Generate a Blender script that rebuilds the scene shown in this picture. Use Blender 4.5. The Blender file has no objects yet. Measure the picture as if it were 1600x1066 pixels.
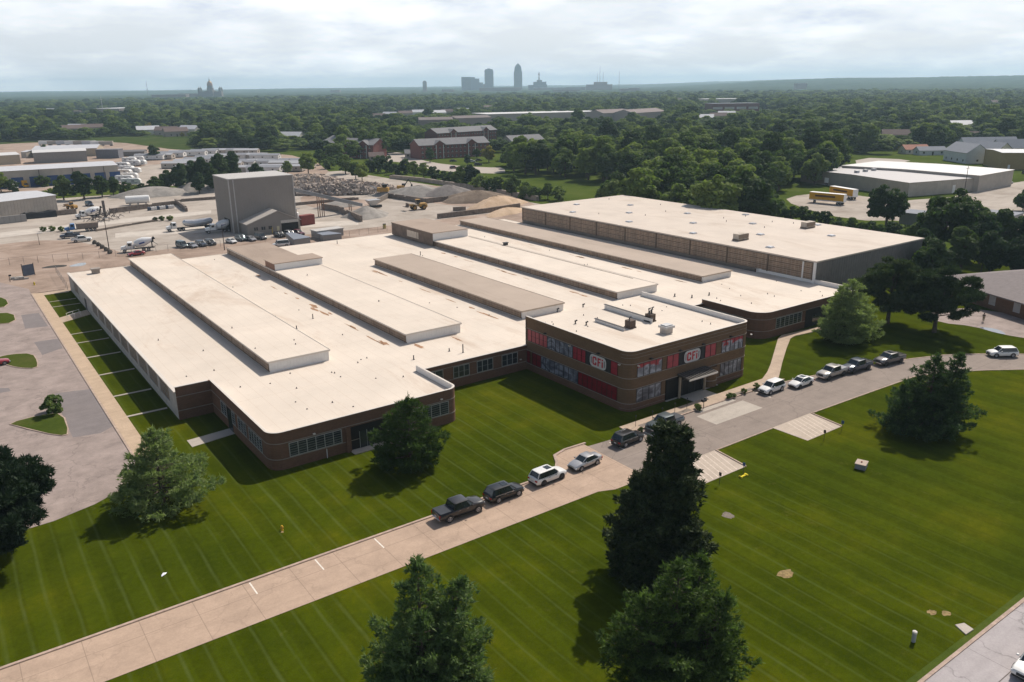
import bpy, bmesh, math, random
import numpy as np
from mathutils import Vector, Matrix
S = bpy.context.scene
COL = S.collection
R = math.radians
# ---------------------------------------------------------------- camera
PITCH, ROLL, YAW, FPX, CAMH = R(17.63), R(-0.675), R(35.58), 1257.16, 45.0
_cp, _sp, _cy, _sy = math.cos(PITCH), math.sin(PITCH), math.cos(YAW), math.sin(YAW)
FW = Vector((_sy*_cp, _cy*_cp, -_sp))
_r0 = Vector((_cy, -_sy, 0)); _u0 = _r0.cross(FW)
RT = _r0*math.cos(ROLL) + _u0*math.sin(ROLL)
UP = _u0*math.cos(ROLL) - _r0*math.sin(ROLL)
cam = bpy.data.cameras.new('camera')
cam.sensor_width = 36.0; cam.lens = FPX/1600*36.0
cam.clip_start = 0.5; cam.clip_end = 60000
camo = bpy.data.objects.new('camera', cam); COL.objects.link(camo)
camo.matrix_world = Matrix(((RT.x, UP.x, -FW.x, 0), (RT.y, UP.y, -FW.y, 0), (RT.z, UP.z, -FW.z, CAMH), (0, 0, 0, 1)))
S.camera = camo
S.render.resolution_x = 1024; S.render.resolution_y = 682

def at(px, py, z=0.0):
    """ground position (height z) seen at a pixel of the 1600x1066 photograph"""
    d = FW*FPX + RT*(px-800) - UP*(py-533)
    t = (z-CAMH)/d.z
    return Vector((d.x*t, d.y*t, z))

# ---------------------------------------------------------------- light
SHX, SHY = -0.85, -0.30                       # shadow of a 1 m post
sunv = Vector((-SHX, -SHY, 1)).normalized()
SUN_EL = math.asin(sunv.z); SUN_AZ = math.atan2(sunv.x, sunv.y)
W = bpy.data.worlds.new('World'); S.world = W; W.use_nodes = True
nt = W.node_tree; nt.nodes.clear()
wo = nt.nodes.new('ShaderNodeOutputWorld'); bg = nt.nodes.new('ShaderNodeBackground')
sky = nt.nodes.new('ShaderNodeTexSky'); sky.sky_type = 'NISHITA'; sky.sun_disc = False
sky.sun_elevation = SUN_EL; sky.sun_rotation = SUN_AZ
sky.air_density = 1.2; sky.dust_density = 3.0; sky.ozone_density = 1.0
tc = nt.nodes.new('ShaderNodeTexCoord')
# project the view direction on a cloud layer so that clouds flatten towards the horizon
sx = nt.nodes.new('ShaderNodeSeparateXYZ'); nt.links.new(tc.outputs['Generated'], sx.inputs[0])
mz = nt.nodes.new('ShaderNodeMath'); mz.operation = 'MAXIMUM'; nt.links.new(sx.outputs[2], mz.inputs[0]); mz.inputs[1].default_value = 0.0
ad = nt.nodes.new('ShaderNodeMath'); ad.operation = 'ADD'; nt.links.new(mz.outputs[0], ad.inputs[0]); ad.inputs[1].default_value = 0.20
dx = nt.nodes.new('ShaderNodeMath'); dx.operation = 'DIVIDE'; nt.links.new(sx.outputs[0], dx.inputs[0]); nt.links.new(ad.outputs[0], dx.inputs[1])
dy = nt.nodes.new('ShaderNodeMath'); dy.operation = 'DIVIDE'; nt.links.new(sx.outputs[1], dy.inputs[0]); nt.links.new(ad.outputs[0], dy.inputs[1])
cx = nt.nodes.new('ShaderNodeCombineXYZ'); nt.links.new(dx.outputs[0], cx.inputs[0]); nt.links.new(dy.outputs[0], cx.inputs[1])
def wnoise(scale, detail, rough, off):
    mp = nt.nodes.new('ShaderNodeMapping'); mp.inputs['Location'].default_value = off
    nt.links.new(cx.outputs[0], mp.inputs[0])
    n = nt.nodes.new('ShaderNodeTexNoise'); n.inputs['Scale'].default_value = scale
    n.inputs['Detail'].default_value = detail; n.inputs['Roughness'].default_value = rough
    nt.links.new(mp.outputs[0], n.inputs['Vector']); return n
def wramp(n, stops):
    r = nt.nodes.new('ShaderNodeValToRGB'); nt.links.new(n.outputs[0], r.inputs[0])
    e = r.color_ramp.elements
    for i, (p, c) in enumerate(stops):
        if i < 2: e[i].position = p; e[i].color = c
        else:
            k = e.new(p); k.color = c
    return r
n1 = wnoise(1.15, 10, 0.56, (3.1, 1.7, 0)); n2 = wnoise(2.0, 10, 0.6, (7.3, 4.2, 1))
cover = wramp(n1, [(0.40, (0, 0, 0, 1)), (0.58, (1, 1, 1, 1))])
cloud = wramp(n2, [(0.34, (9.0, 9.6, 10.6, 1)), (0.66, (15.2, 15.3, 15.5, 1))])
mixc = nt.nodes.new('ShaderNodeMix'); mixc.data_type = 'RGBA'
base = nt.nodes.new('ShaderNodeMix'); base.data_type = 'RGBA'; base.inputs[0].default_value = 0.72
lowz = nt.nodes.new('ShaderNodeMapRange'); nt.links.new(sx.outputs[2], lowz.inputs[0]); lowz.inputs[1].default_value = 0.12; lowz.inputs[2].default_value = 0.33; lowz.inputs[3].default_value = 1.0; lowz.inputs[4].default_value = 0.0
bm_ = nt.nodes.new('ShaderNodeMath'); bm_.operation = 'MULTIPLY'; nt.links.new(lowz.outputs[0], bm_.inputs[0]); bm_.inputs[1].default_value = 0.8; nt.links.new(bm_.outputs[0], base.inputs[0])
cm_ = nt.nodes.new('ShaderNodeMath'); cm_.operation = 'MULTIPLY'; nt.links.new(lowz.outputs[0], cm_.inputs[0]); nt.links.new(cover.outputs[0], cm_.inputs[1])
nt.links.new(sky.outputs[0], base.inputs[6]); base.inputs[7].default_value = (10.9, 11.5, 12.3, 1)
nt.links.new(cm_.outputs[0], mixc.inputs[0]); nt.links.new(base.outputs[2], mixc.inputs[6]); nt.links.new(cloud.outputs[0], mixc.inputs[7])
nt.links.new(mixc.outputs[2], bg.inputs['Color']); bg.inputs['Strength'].default_value = 0.094
nt.links.new(bg.outputs[0], wo.inputs[0])
sun = bpy.data.lights.new('sun', 'SUN'); sun.energy = 5.0; sun.angle = R(0.55); sun.color = (1.0, 0.93, 0.83)
suno = bpy.data.objects.new('sun', sun); COL.objects.link(suno)
suno.rotation_euler = (-sunv).to_track_quat('-Z', 'Y').to_euler()
S.view_settings.view_transform = 'Standard'; S.view_settings.look = 'None'
S.view_settings.exposure = -0.12; S.view_settings.gamma = 1.0
S.cycles.volume_bounces = 1; S.cycles.max_bounces = 6; S.cycles.transparent_max_bounces = 8

# ---------------------------------------------------------------- materials
def newmat(name):
    m = bpy.data.materials.new(name); m.use_nodes = True
    return m, m.node_tree, m.node_tree.nodes['Principled BSDF']
def ramp(t, fac, stops):
    r = t.nodes.new('ShaderNodeValToRGB'); t.links.new(fac, r.inputs[0]); e = r.color_ramp.elements
    for i, (p, c) in enumerate(stops):
        c = tuple(c)+(1,) if len(c) == 3 else c
        if i < 2: e[i].position = p; e[i].color = c
        else:
            k = e.new(p); k.color = c
    return r.outputs[0]
def noise(t, scale, detail=5, rough=0.6, vec=None, dist=0.0):
    n = t.nodes.new('ShaderNodeTexNoise'); n.inputs['Scale'].default_value = scale
    n.inputs['Detail'].default_value = detail; n.inputs['Roughness'].default_value = rough
    n.inputs['Distortion'].default_value = dist
    if vec is not None: t.links.new(vec, n.inputs['Vector'])
    return n.outputs[0]
def pos(t, scale=(1, 1, 1), rot=0.0, loc=(0, 0, 0)):
    g = t.nodes.new('ShaderNodeNewGeometry'); mp = t.nodes.new('ShaderNodeMapping')
    mp.inputs['Scale'].default_value = scale; mp.inputs['Rotation'].default_value = (0, 0, rot); mp.inputs['Location'].default_value = loc
    t.links.new(g.outputs['Position'], mp.inputs[0]); return mp.outputs[0]
def objco(t, scale=(1, 1, 1)):
    g = t.nodes.new('ShaderNodeTexCoord'); mp = t.nodes.new('ShaderNodeMapping'); mp.inputs['Scale'].default_value = scale
    t.links.new(g.outputs['Object'], mp.inputs[0]); return mp.outputs[0]
def mix(t, f, a, b, mode='MIX'):
    m = t.nodes.new('ShaderNodeMix'); m.data_type = 'RGBA'; m.blend_type = mode
    for s, v in ((0, f), (6, a), (7, b)):
        if hasattr(v, 'links'): t.links.new(v, m.inputs[s])
        elif s == 0: m.inputs[0].default_value = v
        else: m.inputs[s].default_value = tuple(v)+(1,) if len(v) == 3 else v
    return m.outputs[2]
def math_(t, op, a, b=None, c=None):
    m = t.nodes.new('ShaderNodeMath'); m.operation = op
    for i, v in enumerate((a, b, c)):
        if v is None: continue
        if hasattr(v, 'links'): t.links.new(v, m.inputs[i])
        else: m.inputs[i].default_value = v
    return m.outputs[0]
def bump(t, b, h, strength=0.3, dist=0.05):
    n = t.nodes.new('ShaderNodeBump'); n.inputs['Strength'].default_value = strength; n.inputs['Distance'].default_value = dist
    t.links.new(h, n.inputs['Height']); t.links.new(n.outputs[0], b.inputs['Normal'])
def mat(name, c, rough=0.8, metal=0.0, var=0.12, scale=1.5, spec=0.3, coat=0.0, bmp=0.0):
    """plain surface with a little procedural unevenness"""
    m, t, b = newmat(name)
    c = tuple(c)
    lo = tuple(x*(1-var) for x in c); hi = tuple(min(1, x*(1+var)) for x in c)
    n = noise(t, scale, 6, 0.65, pos(t))
    t.links.new(ramp(t, n, [(0.3, lo), (0.7, hi)]), b.inputs['Base Color'])
    b.inputs['Roughness'].default_value = rough; b.inputs['Metallic'].default_value = metal
    b.inputs['Specular IOR Level'].default_value = spec; b.inputs['Coat Weight'].default_value = coat
    b.inputs['Coat Roughness'].default_value = 0.08
    if bmp: bump(t, b, n, bmp)
    return m
def paved(name, c, crack=0.35, cs=0.12, stain=0.25, joints=None, joint_dark=0.6, grit=6.0, seed=0.0):
    """asphalt or concrete: mottling, stains, cracks, optional slab joints (spacing x, y)"""
    m, t, b = newmat(name); P = pos(t, loc=(seed, seed*1.7, 0))
    c = tuple(c)
    col = ramp(t, noise(t, 0.35, 8, 0.65, P), [(0.3, tuple(x*(1-stain) for x in c)), (0.68, tuple(min(1, x*(1+stain*0.5)) for x in c))])
    g = noise(t, grit, 4, 0.7, P)
    col = mix(t, 0.5, col, ramp(t, g, [(0.25, (0.62,)*3), (0.75, (1.0,)*3)]), 'MULTIPLY')
    # streaks
    st = noise(t, 1.0, 5, 0.6, pos(t, (0.05, 0.9, 1)))
    col = mix(t, 0.35, col, ramp(t, st, [(0.35, (0.78,)*3), (0.6, (1.0,)*3)]), 'MULTIPLY')
    v = t.nodes.new('ShaderNodeTexVoronoi'); v.feature = 'DISTANCE_TO_EDGE'; v.inputs['Scale'].default_value = cs
    wv = t.nodes.new('ShaderNodeVectorMath'); wv.operation = 'ADD'
    nz = t.nodes.new('ShaderNodeTexNoise'); nz.inputs['Scale'].default_value = 0.5; nz.inputs['Detail'].default_value = 6
    t.links.new(P, nz.inputs['Vector'])
    sc = t.nodes.new('ShaderNodeVectorMath'); sc.operation = 'SCALE'; sc.inputs['Scale'].default_value = 3.2
    t.links.new(nz.outputs['Color'], sc.inputs[0]); t.links.new(P, wv.inputs[0]); t.links.new(sc.outputs[0], wv.inputs[1])
    t.links.new(wv.outputs[0], v.inputs['Vector'])
    ck = ramp(t, v.outputs['Distance'], [(0.0, (1, 1, 1)), (0.012*cs/0.12, (0, 0, 0))])
    col = mix(t, math_(t, 'MULTIPLY', ck, crack), col, tuple(x*0.3 for x in c))
    if joints:
        sp = t.nodes.new('ShaderNodeSeparateXYZ'); t.links.new(pos(t), sp.inputs[0])
        for ax, d in enumerate(joints[:2]):
            if not d: continue
            off = joints[2+ax] if len(joints) > 2+ax else 0
            fr = math_(t, 'PINGPONG', math_(t, 'ADD', sp.outputs[ax], off), d/2)
            ln = math_(t, 'LESS_THAN', fr, 0.035)
            col = mix(t, math_(t, 'MULTIPLY', ln, joint_dark), col, tuple(x*0.35 for x in c))
    t.links.new(col, b.inputs['Base Color']); b.inputs['Roughness'].default_value = 0.9; b.inputs['Specular IOR Level'].default_value = 0.2
    bump(t, b, g, 0.25, 0.02)
    return m
def glassmat(name, c=(0.02, 0.025, 0.03), rough=0.08):
    m, t, b = newmat(name)
    n = noise(t, 0.8, 3, 0.5, pos(t))
    t.links.new(ramp(t, n, [(0.3, tuple(x*0.6 for x in c)), (0.7, tuple(x*1.5 for x in c))]), b.inputs['Base Color'])
    b.inputs['Roughness'].default_value = rough; b.inputs['Specular IOR Level'].default_value = 0.6
    return m
def paint(name, c, metal=0.0, rough=0.28):
    m, t, b = newmat(name)
    n = noise(t, 1.2, 5, 0.7, pos(t))
    t.links.new(ramp(t, n, [(0.3, tuple(x*0.88 for x in c)), (0.7, tuple(min(1, x*1.05) for x in c))]), b.inputs['Base Color'])
    b.inputs['Roughness'].default_value = rough; b.inputs['Metallic'].default_value = metal; b.inputs['Coat Weight'].default_value = 0.4
    b.inputs['Coat Roughness'].default_value = 0.06
    return m
# ---------------------------------------------------------------- mesh helpers
class MB:
    def __init__(self): self.v = []; self.f = []; self.m = []
    def add(self, vs, fs, mi=0):
        o = len(self.v); self.v += [tuple(p) for p in vs]; self.f += [tuple(i+o for i in f) for f in fs]; self.m += [mi]*len(fs); return self
    def box(self, x0, x1, y0, y1, z0, z1, mi=0):
        v = [(x0, y0, z0), (x1, y0, z0), (x1, y1, z0), (x0, y1, z0), (x0, y0, z1), (x1, y0, z1), (x1, y1, z1), (x0, y1, z1)]
        return self.add(v, [(0, 3, 2, 1), (4, 5, 6, 7), (0, 1, 5, 4), (1, 2, 6, 5), (2, 3, 7, 6), (3, 0, 4, 7)], mi)
    def prism(self, poly, z0, z1, mi=0, mi_top=None):
        n = len(poly); a = sum(poly[i][0]*poly[(i+1) % n][1]-poly[(i+1) % n][0]*poly[i][1] for i in range(n))
        if a < 0: poly = list(reversed(poly))
        v = [(p[0], p[1], z0) for p in poly]+[(p[0], p[1], z1) for p in poly]
        self.add(v, [tuple(range(n-1, -1, -1))]+[(i, (i+1) % n, (i+1) % n+n, i+n) for i in range(n)], mi)
        self.f.append(tuple(len(self.v)-n+i for i in range(n))); self.m.append(mi if mi_top is None else mi_top)
        return self
    def tube(self, p0, p1, r0, r1=None, n=8, mi=0, caps=True):
        p0 = Vector(p0); p1 = Vector(p1); r1 = r0 if r1 is None else r1
        d = (p1-p0).normalized(); a = d.orthogonal().normalized(); b = d.cross(a)
        v = []
        for p, r in ((p0, r0), (p1, r1)):
            for i in range(n):
                t = 2*math.pi*i/n; v.append(p+a*(r*math.cos(t))+b*(r*math.sin(t)))
        f = [(i, (i+1) % n, (i+1) % n+n, i+n) for i in range(n)]
        if caps: f += [tuple(range(n-1, -1, -1)), tuple(range(n, 2*n))]
        return self.add(v, f, mi)
    def loft(self, rings, mi=0, closed=True, caps=True):
        n = len(rings[0]); o = len(self.v); self.v += [tuple(p) for r in rings for p in r]
        for k in range(len(rings)-1):
            for i in range(n if closed else n-1):
                j = (i+1) % n; self.f.append((o+k*n+i, o+k*n+j, o+(k+1)*n+j, o+(k+1)*n+i)); self.m.append(mi)
        if caps:
            self.f.append(tuple(o+i for i in range(n-1, -1, -1))); self.m.append(mi)
            self.f.append(tuple(o+(len(rings)-1)*n+i for i in range(n))); self.m.append(mi)
        return self
    def lathe(self, prof, n=16, mi=0, c=(0, 0)):
        return self.loft([[(c[0]+r*math.cos(2*math.pi*i/n), c[1]+r*math.sin(2*math.pi*i/n), z) for i in range(n)] for r, z in prof], mi)
    def gable(self, x0, x1, y0, y1, z0, z1, ax='x', over=0.4, th=0.15, mi=0):
        """two roof slopes as a slab; ridge along ax"""
        if ax == 'x':
            ym = (y0+y1)/2
            P = [(y0-over, z0-over*(z1-z0)/((y1-y0)/2)), (ym, z1), (y1+over, z0-over*(z1-z0)/((y1-y0)/2))]
            sec = P+[(a, z+th) for a, z in reversed(P)]
            return self.loft([[(x0-over, a, z) for a, z in sec], [(x1+over, a, z) for a, z in sec]], mi)
        xm = (x0+x1)/2
        P = [(x0-over, z0-over*(z1-z0)/((x1-x0)/2)), (xm, z1), (x1+over, z0-over*(z1-z0)/((x1-x0)/2))]
        sec = P+[(a, z+th) for a, z in reversed(P)]
        return self.loft([[(a, y0-over, z) for a, z in sec], [(a, y1+over, z) for a, z in sec]], mi)
    def build(self, name, mats, parent=None, world=False, smooth=False, bevel=0.0, seg=1, kind=None, label=None):
        me = bpy.data.meshes.new(name)
        vs = self.v
        if world and parent is not None:
            M = Matrix.Translation(parent.location) @ parent.rotation_euler.to_matrix().to_4x4()
            M = M.inverted(); vs = [tuple(M @ Vector(p)) for p in vs]
        me.from_pydata(vs, [], self.f); me.update()
        if not isinstance(mats, (list, tuple)): mats = [mats]
        for m in mats: me.materials.append(m)
        me.polygons.foreach_set('material_index', self.m)
        bm = bmesh.new(); bm.from_mesh(me); bmesh.ops.recalc_face_normals(bm, faces=bm.faces)
        if bevel > 0:
            ed = [e for e in bm.edges if len(e.link_faces) == 2 and e.calc_face_angle(0) > 0.5]
            bmesh.ops.bevel(bm, geom=ed, offset=bevel, segments=seg, affect='EDGES', profile=0.6, clamp_overlap=True)
        bm.to_mesh(me); bm.free()
        if smooth:
            me.polygons.foreach_set('use_smooth', [True]*len(me.polygons)); me.set_sharp_from_angle(angle=R(38))
        o = bpy.data.objects.new(name, me); COL.objects.link(o)
        if parent is not None: o.parent = parent
        if kind: o['kind'] = kind
        if label: o['label'] = label
        return o
def tag(o, label, cat, group=None, kind=None):
    o['label'] = label; o['category'] = cat
    if group: o['group'] = group
    if kind: o['kind'] = kind
    return o
def thing(name, label, cat, loc=(0, 0, 0), rz=0.0, group=None):
    o = bpy.data.objects.new(name, None); COL.objects.link(o); o.empty_display_size = 0.5
    o.location = loc; o.rotation_euler = (0, 0, rz)
    return tag(o, label, cat, group)
def copy_tree(o, parent=None):
    c = o.copy(); COL.objects.link(c)
    if parent is not None: c.parent = parent
    for ch in list(o.children): copy_tree(ch, c)
    return c
def place(o, loc, rz=0.0, label=None, group=None, scale=None):
    c = copy_tree(o); c.location = loc; c.rotation_euler = (0, 0, rz)
    if label: c['label'] = label
    if group: c['group'] = group
    if scale: c.scale = scale
    return c
def sheet(name, pts, z, m, kind='structure', th=0.0, label=None, cat=None):
    """flat piece of ground; pts are world (x, y)"""
    mb = MB()
    if th: mb.prism([tuple(p[:2]) for p in pts], z-th, z)
    else:
        poly = [tuple(p[:2]) for p in pts]; n = len(poly)
        a = sum(poly[i][0]*poly[(i+1) % n][1]-poly[(i+1) % n][0]*poly[i][1] for i in range(n))
        if a < 0: poly.reverse()
        mb.add([(x, y, z) for x, y in poly], [tuple(range(n))])
    o = mb.build(name, m)
    if kind: o['kind'] = kind
    if label: tag(o, label, cat)
    return o
def px(*pts): return [at(a, b) for a, b in pts]
def smooth_poly(pts, it=2):
    pts = [Vector((p[0], p[1])) for p in pts]
    for _ in range(it):
        q = []
        for i in range(len(pts)):
            a, b = pts[i], pts[(i+1) % len(pts)]; q += [a*.75+b*.25, a*.25+b*.75]
        pts = q
    return pts
# ================================================================ ground
def grassmat(name, c1, c2, c3, stripes=False, sc=0.35):
    m, t, b = newmat(name); P = pos(t)
    col = ramp(t, noise(t, 0.05, 9, 0.7, P), [(0.32, c1), (0.52, c2), (0.72, c3)])
    col = mix(t, 0.55, col, ramp(t, noise(t, sc*4, 6, 0.7, P), [(0.3, (0.66, 0.7, 0.6)), (0.7, (1.15, 1.1, 1.0))]), 'MULTIPLY')
    col = mix(t, 0.45, col, ramp(t, noise(t, 9.0, 3, 0.8, P), [(0.3, (0.62, 0.62, 0.55)), (0.7, (1.2, 1.2, 1.1))]), 'MULTIPLY')
    dry = ramp(t, noise(t, 0.5, 8, 0.75, pos(t, loc=(31, 7, 0))), [(0.60, (0, 0, 0)), (0.78, (1, 1, 1))])
    col = mix(t, math_(t, 'MULTIPLY', dry, 0.35), col, (0.16, 0.13, 0.045))
    if stripes:
        sp = t.nodes.new('ShaderNodeSeparateXYZ'); t.links.new(pos(t), sp.inputs[0])
        wob = math_(t, 'MULTIPLY', math_(t, 'SUBTRACT', noise(t, 0.06, 2, 0.5, P), 0.5), 0.7)
        xx = math_(t, 'ADD', sp.outputs[0], wob)
        wid = noise(t, 0.3, 3, 0.6, pos(t, (1, 0.1, 1)))
        f1 = math_(t, 'PINGPONG', xx, 0.98)
        line = ramp(t, math_(t, 'ADD', f1, math_(t, 'MULTIPLY', math_(t, 'SUBTRACT', wid, 0.5), 0.35)), [(0.0, (1, 1, 1)), (0.22, (0, 0, 0))])
        f2 = math_(t, 'PINGPONG', math_(t, 'ADD', xx, 0.5), 1.96)
        band = ramp(t, f2, [(0.80, (0.84,)*3), (1.05, (1.10,)*3)])
        brk = ramp(t, noise(t, 0.45, 6, 0.7, pos(t, (1, 0.25, 1), loc=(5, 3, 0))), [(0.34, (0.12,)*3), (0.60, (1,)*3)])
        col = mix(t, 0.55, col, band, 'MULTIPLY')
        col = mix(t, math_(t, 'MULTIPLY', math_(t, 'MULTIPLY', math_(t, 'MULTIPLY', line, brk), ramp(t, math_(t, 'MULTIPLY', sp.outputs[0], 0.01), [(0.55, (1, 1, 1)), (0.85, (0.25,)*3)])), 0.33), col, (0.115, 0.145, 0.05))
    t.links.new(col, b.inputs['Base Color']); b.inputs['Roughness'].default_value = 0.95; b.inputs['Specular IOR Level'].default_value = 0.0
    bump(t, b, noise(t, 14, 4, 0.8, P), 0.6, 0.06)
    return m
M_LAWN = grassmat('mown_lawn', (0.034, 0.051, 0.003), (0.057, 0.075, 0.0035), (0.105, 0.108, 0.005), True)
M_FIELD = grassmat('field_grass', (0.045, 0.068, 0.014), (0.075, 0.105, 0.02), (0.10, 0.12, 0.03))
M_VERGE = grassmat('rough_grass', (0.04, 0.06, 0.012), (0.06, 0.085, 0.016), (0.10, 0.10, 0.035))
def dirtmat(name, c1, c2, c3, sc=0.08, tracks=0.3):
    m, t, b = newmat(name); P = pos(t)
    col = ramp(t, noise(t, sc, 9, 0.66, P, 0.6), [(0.3, c1), (0.5, c2), (0.7, c3)])
    col = mix(t, 0.5, col, ramp(t, noise(t, 2.0, 6, 0.75, P), [(0.3, (0.74,)*3), (0.7, (1.06,)*3)]), 'MULTIPLY')
    tr = noise(t, 0.5, 4, 0.6, pos(t, (0.12, 1.6, 1), 0.25), 1.2)
    col = mix(t, tracks, col, ramp(t, tr, [(0.42, (0.7, 0.68, 0.66)), (0.55, (1, 1, 1))]), 'MULTIPLY')
    t.links.new(col, b.inputs['Base Color']); b.inputs['Roughness'].default_value = 0.95; b.inputs['Specular IOR Level'].default_value = 0.1
    bump(t, b, noise(t, 1.5, 6, 0.7, P), 0.5, 0.2)
    return m
M_YARD = dirtmat('yard_gravel', (0.29, 0.245, 0.205), (0.42, 0.365, 0.315), (0.50, 0.44, 0.385))
M_BROWN = dirtmat('brown_dirt', (0.24, 0.175, 0.135), (0.36, 0.27, 0.215), (0.46, 0.36, 0.30))
M_GRAVEL = dirtmat('grey_gravel', (0.20, 0.17, 0.14), (0.27, 0.225, 0.19), (0.36, 0.31, 0.265), 0.2, 0.1)
M_FARGROUND = grassmat('far_ground', (0.03, 0.05, 0.014), (0.055, 0.08, 0.02), (0.10, 0.10, 0.05), False, 0.02)
M_DRIVE = paved('driveway_concrete', (0.50, 0.365, 0.275), 0.22, 0.13, 0.16, (4.6, 6.4, 1.1, -2.45+0.0), 0.5)
M_ASPH = paved('grey_asphalt', (0.30, 0.245, 0.21), 0.35, 0.10, 0.16, (9.0, 10.4, 2.0, -56.4), 0.45)
M_LOT = paved('parking_asphalt', (0.36, 0.29, 0.26), 0.38, 0.09, 0.28, None, 0.5, 5.0, 11.0)
M_PATCH = paved('asphalt_patch', (0.235, 0.205, 0.20), 0.15, 0.2, 0.12, None, 0.5, 5.0, 3.0)
M_PAD = paved('pad_concrete', (0.53, 0.44, 0.36), 0.1, 0.2, 0.1)
M_WALK = paved('sidewalk_concrete', (0.52, 0.40, 0.30), 0.15, 0.3, 0.14, (1.6, 0, 0.4), 0.35)
M_WALKY = paved('strip_concrete', (0.55, 0.41, 0.29), 0.15, 0.3, 0.12, (0, 6.0), 0.35)
M_PALE = paved('pale_concrete', (0.50, 0.44, 0.38), 0.15, 0.3, 0.12)
M_STREET = paved('street_concrete', (0.44, 0.40, 0.40), 0.5, 0.1, 0.12, (7.0, 0, 0), 0.5, 6, 5)
M_CURB = mat('curb_concrete', (0.40, 0.30, 0.24), 0.9, var=0.25, scale=2)
M_WHITEPAINT = mat('road_marking', (0.72, 0.66, 0.58), 0.8, var=0.2, scale=5)

# one sheet to the horizon
sheet('ground', [(-16000, -16000), (16000, -16000), (16000, 16000), (-16000, 16000)], 0.0, M_FARGROUND)
# bands of grass around the site
sheet('grass_field', [(-400, -60), (480, -60), (620, 250), (520, 520), (300, 640), (-120, 700), (-400, 600)], 0.02, M_FIELD)
sheet('lawn', [(-80, 24.5), (300, 24.5), (300, 97), (149.5, 97), (149.5, 110), (22.9, 114.4), (22.9, 228), (5, 224), (2, 108), (-80, 84)], 0.03, M_LAWN)
# ---- yard, lots
sheet('yard_ground', [(-160, 214), (196, 214), (196, 330), (192, 432), (150, 440), (118, 400), (40, 404), (-40, 400), (-160, 380)], 0.03, M_YARD)
sheet('service_strip', [(8, 211), (148, 207), (196, 214), (196, 246), (120, 246), (60, 250), (45, 250), (8, 262), (-40, 262), (-40, 226)], 0.04, M_BROWN)
sheet('dirt_lot', smooth_poly(px((-60, 389), (90, 372), (172, 388), (196, 398), (40, 422), (-60, 428)), 1), 0.045, M_BROWN)
sheet('home_lot', smooth_poly(px((-80, 330), (40, 300), (190, 292), (330, 285), (490, 290), (520, 262), (440, 238), (300, 238), (170, 220), (60, 222), (-100, 232)), 1), 0.05, M_BROWN)
sheet('home_lot_road', smooth_poly(px((20, 296), (190, 288), (300, 292), (330, 262), (235, 255), (205, 268), (190, 284), (20, 293)), 1), 0.06, M_YARD)
sheet('rubble_ground', smooth_poly(px((450, 300), (600, 312), (640, 286), (560, 276), (470, 270)), 1), 0.05, M_YARD)
for nm, pts in (('dirt_patch', ((640, 315), (800, 330), (860, 330), (790, 300), (700, 290), (620, 292))), ('dirt_patch', ((470, 300), (600, 316), (590, 330), (470, 326)))):
    sheet(nm, smooth_poly(px(*pts), 2), 0.055, M_BROWN)
# wheel-worn paths of the yard
for pts in (((0, 372), (180, 350), (330, 334), (330, 329), (180, 343), (0, 364)), ((180, 372), (340, 362), (560, 352), (560, 345), (340, 352), (180, 365))):
    sheet('dusty_track', px(*pts), 0.06, mat('dusty_track', (0.50, 0.445, 0.39), 0.95, var=0.15, scale=0.3))
# ---- apartments: road and car park
M_ROADP = paved('pale_road', (0.46, 0.40, 0.35), 0.1, 0.1, 0.1)
sheet('apartment_road', smooth_poly(px((592, 240), (625, 237), (655, 250), (700, 258), (760, 262), (788, 262), (790, 272), (720, 270), (660, 264), (630, 254), (600, 252), (582, 248)), 1), 0.06, M_ROADP)
sheet('far_lane', smooth_poly(px((1335, 246), (1430, 250), (1400, 256), (1370, 262), (1352, 272), (1342, 268)), 1), 0.06, M_ROADP)
sheet('back_lot', smooth_poly(px((1225, 308), (1300, 300), (1440, 320), (1600, 280), (1700, 280), (1750, 380), (1600, 375), (1420, 345), (1330, 345), (1240, 322)), 1), 0.06, M_YARD)
# ---- left car park
lot = [at(45, 452), (15.1, 214), (15.1, 104), (14.0, 99), (11.8, 96.2), (8.8, 94.4), (4.5, 93.0), (-4, 92.4), (-70, 92), (-70, 240), (-8, 240), (10, 232)]
sheet('parking_lot', [(p[0], p[1]) for p in lot], 0.05, M_LOT)
Zp = lambda *pp: px(*[(x/3.5525, 400+y/3.5525) for x, y in pp])
for pp in (((305, 765), (520, 738), (632, 945), (560, 985), (405, 1010), (345, 880)), ((190, 480), (322, 460), (348, 512), (235, 552)), ((118, 330), (215, 318), (268, 392), (140, 405)), ((-40, 735), (50, 735), (60, 752), (-40, 770))):
    sheet('asphalt_patch', Zp(*pp), 0.056, M_PATCH)
def island(name, pp, it=1):
    w = smooth_poly(Zp(*pp), it); c = sum(w, Vector((0, 0)))/len(w)
    sheet(name+'_curb', [c+(p-c)*1.0+(p-c).normalized()*0.22 for p in w], 0.15, M_CURB, th=0.15)
    sheet(name, w, 0.17, M_VERGE, th=0.1)
island('grass_island', ((-60, 232), (30, 236), (50, 280), (-60, 300)))
island('grass_island', ((-60, 325), (74, 318), (88, 372), (-60, 386)))
island('grass_island', ((-30, 572), (60, 550), (180, 545), (208, 590), (205, 628), (100, 624), (20, 600)))
island('grass_island', ((45, 935), (240, 885), (345, 878), (385, 990), (330, 1004), (110, 950)))
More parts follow.
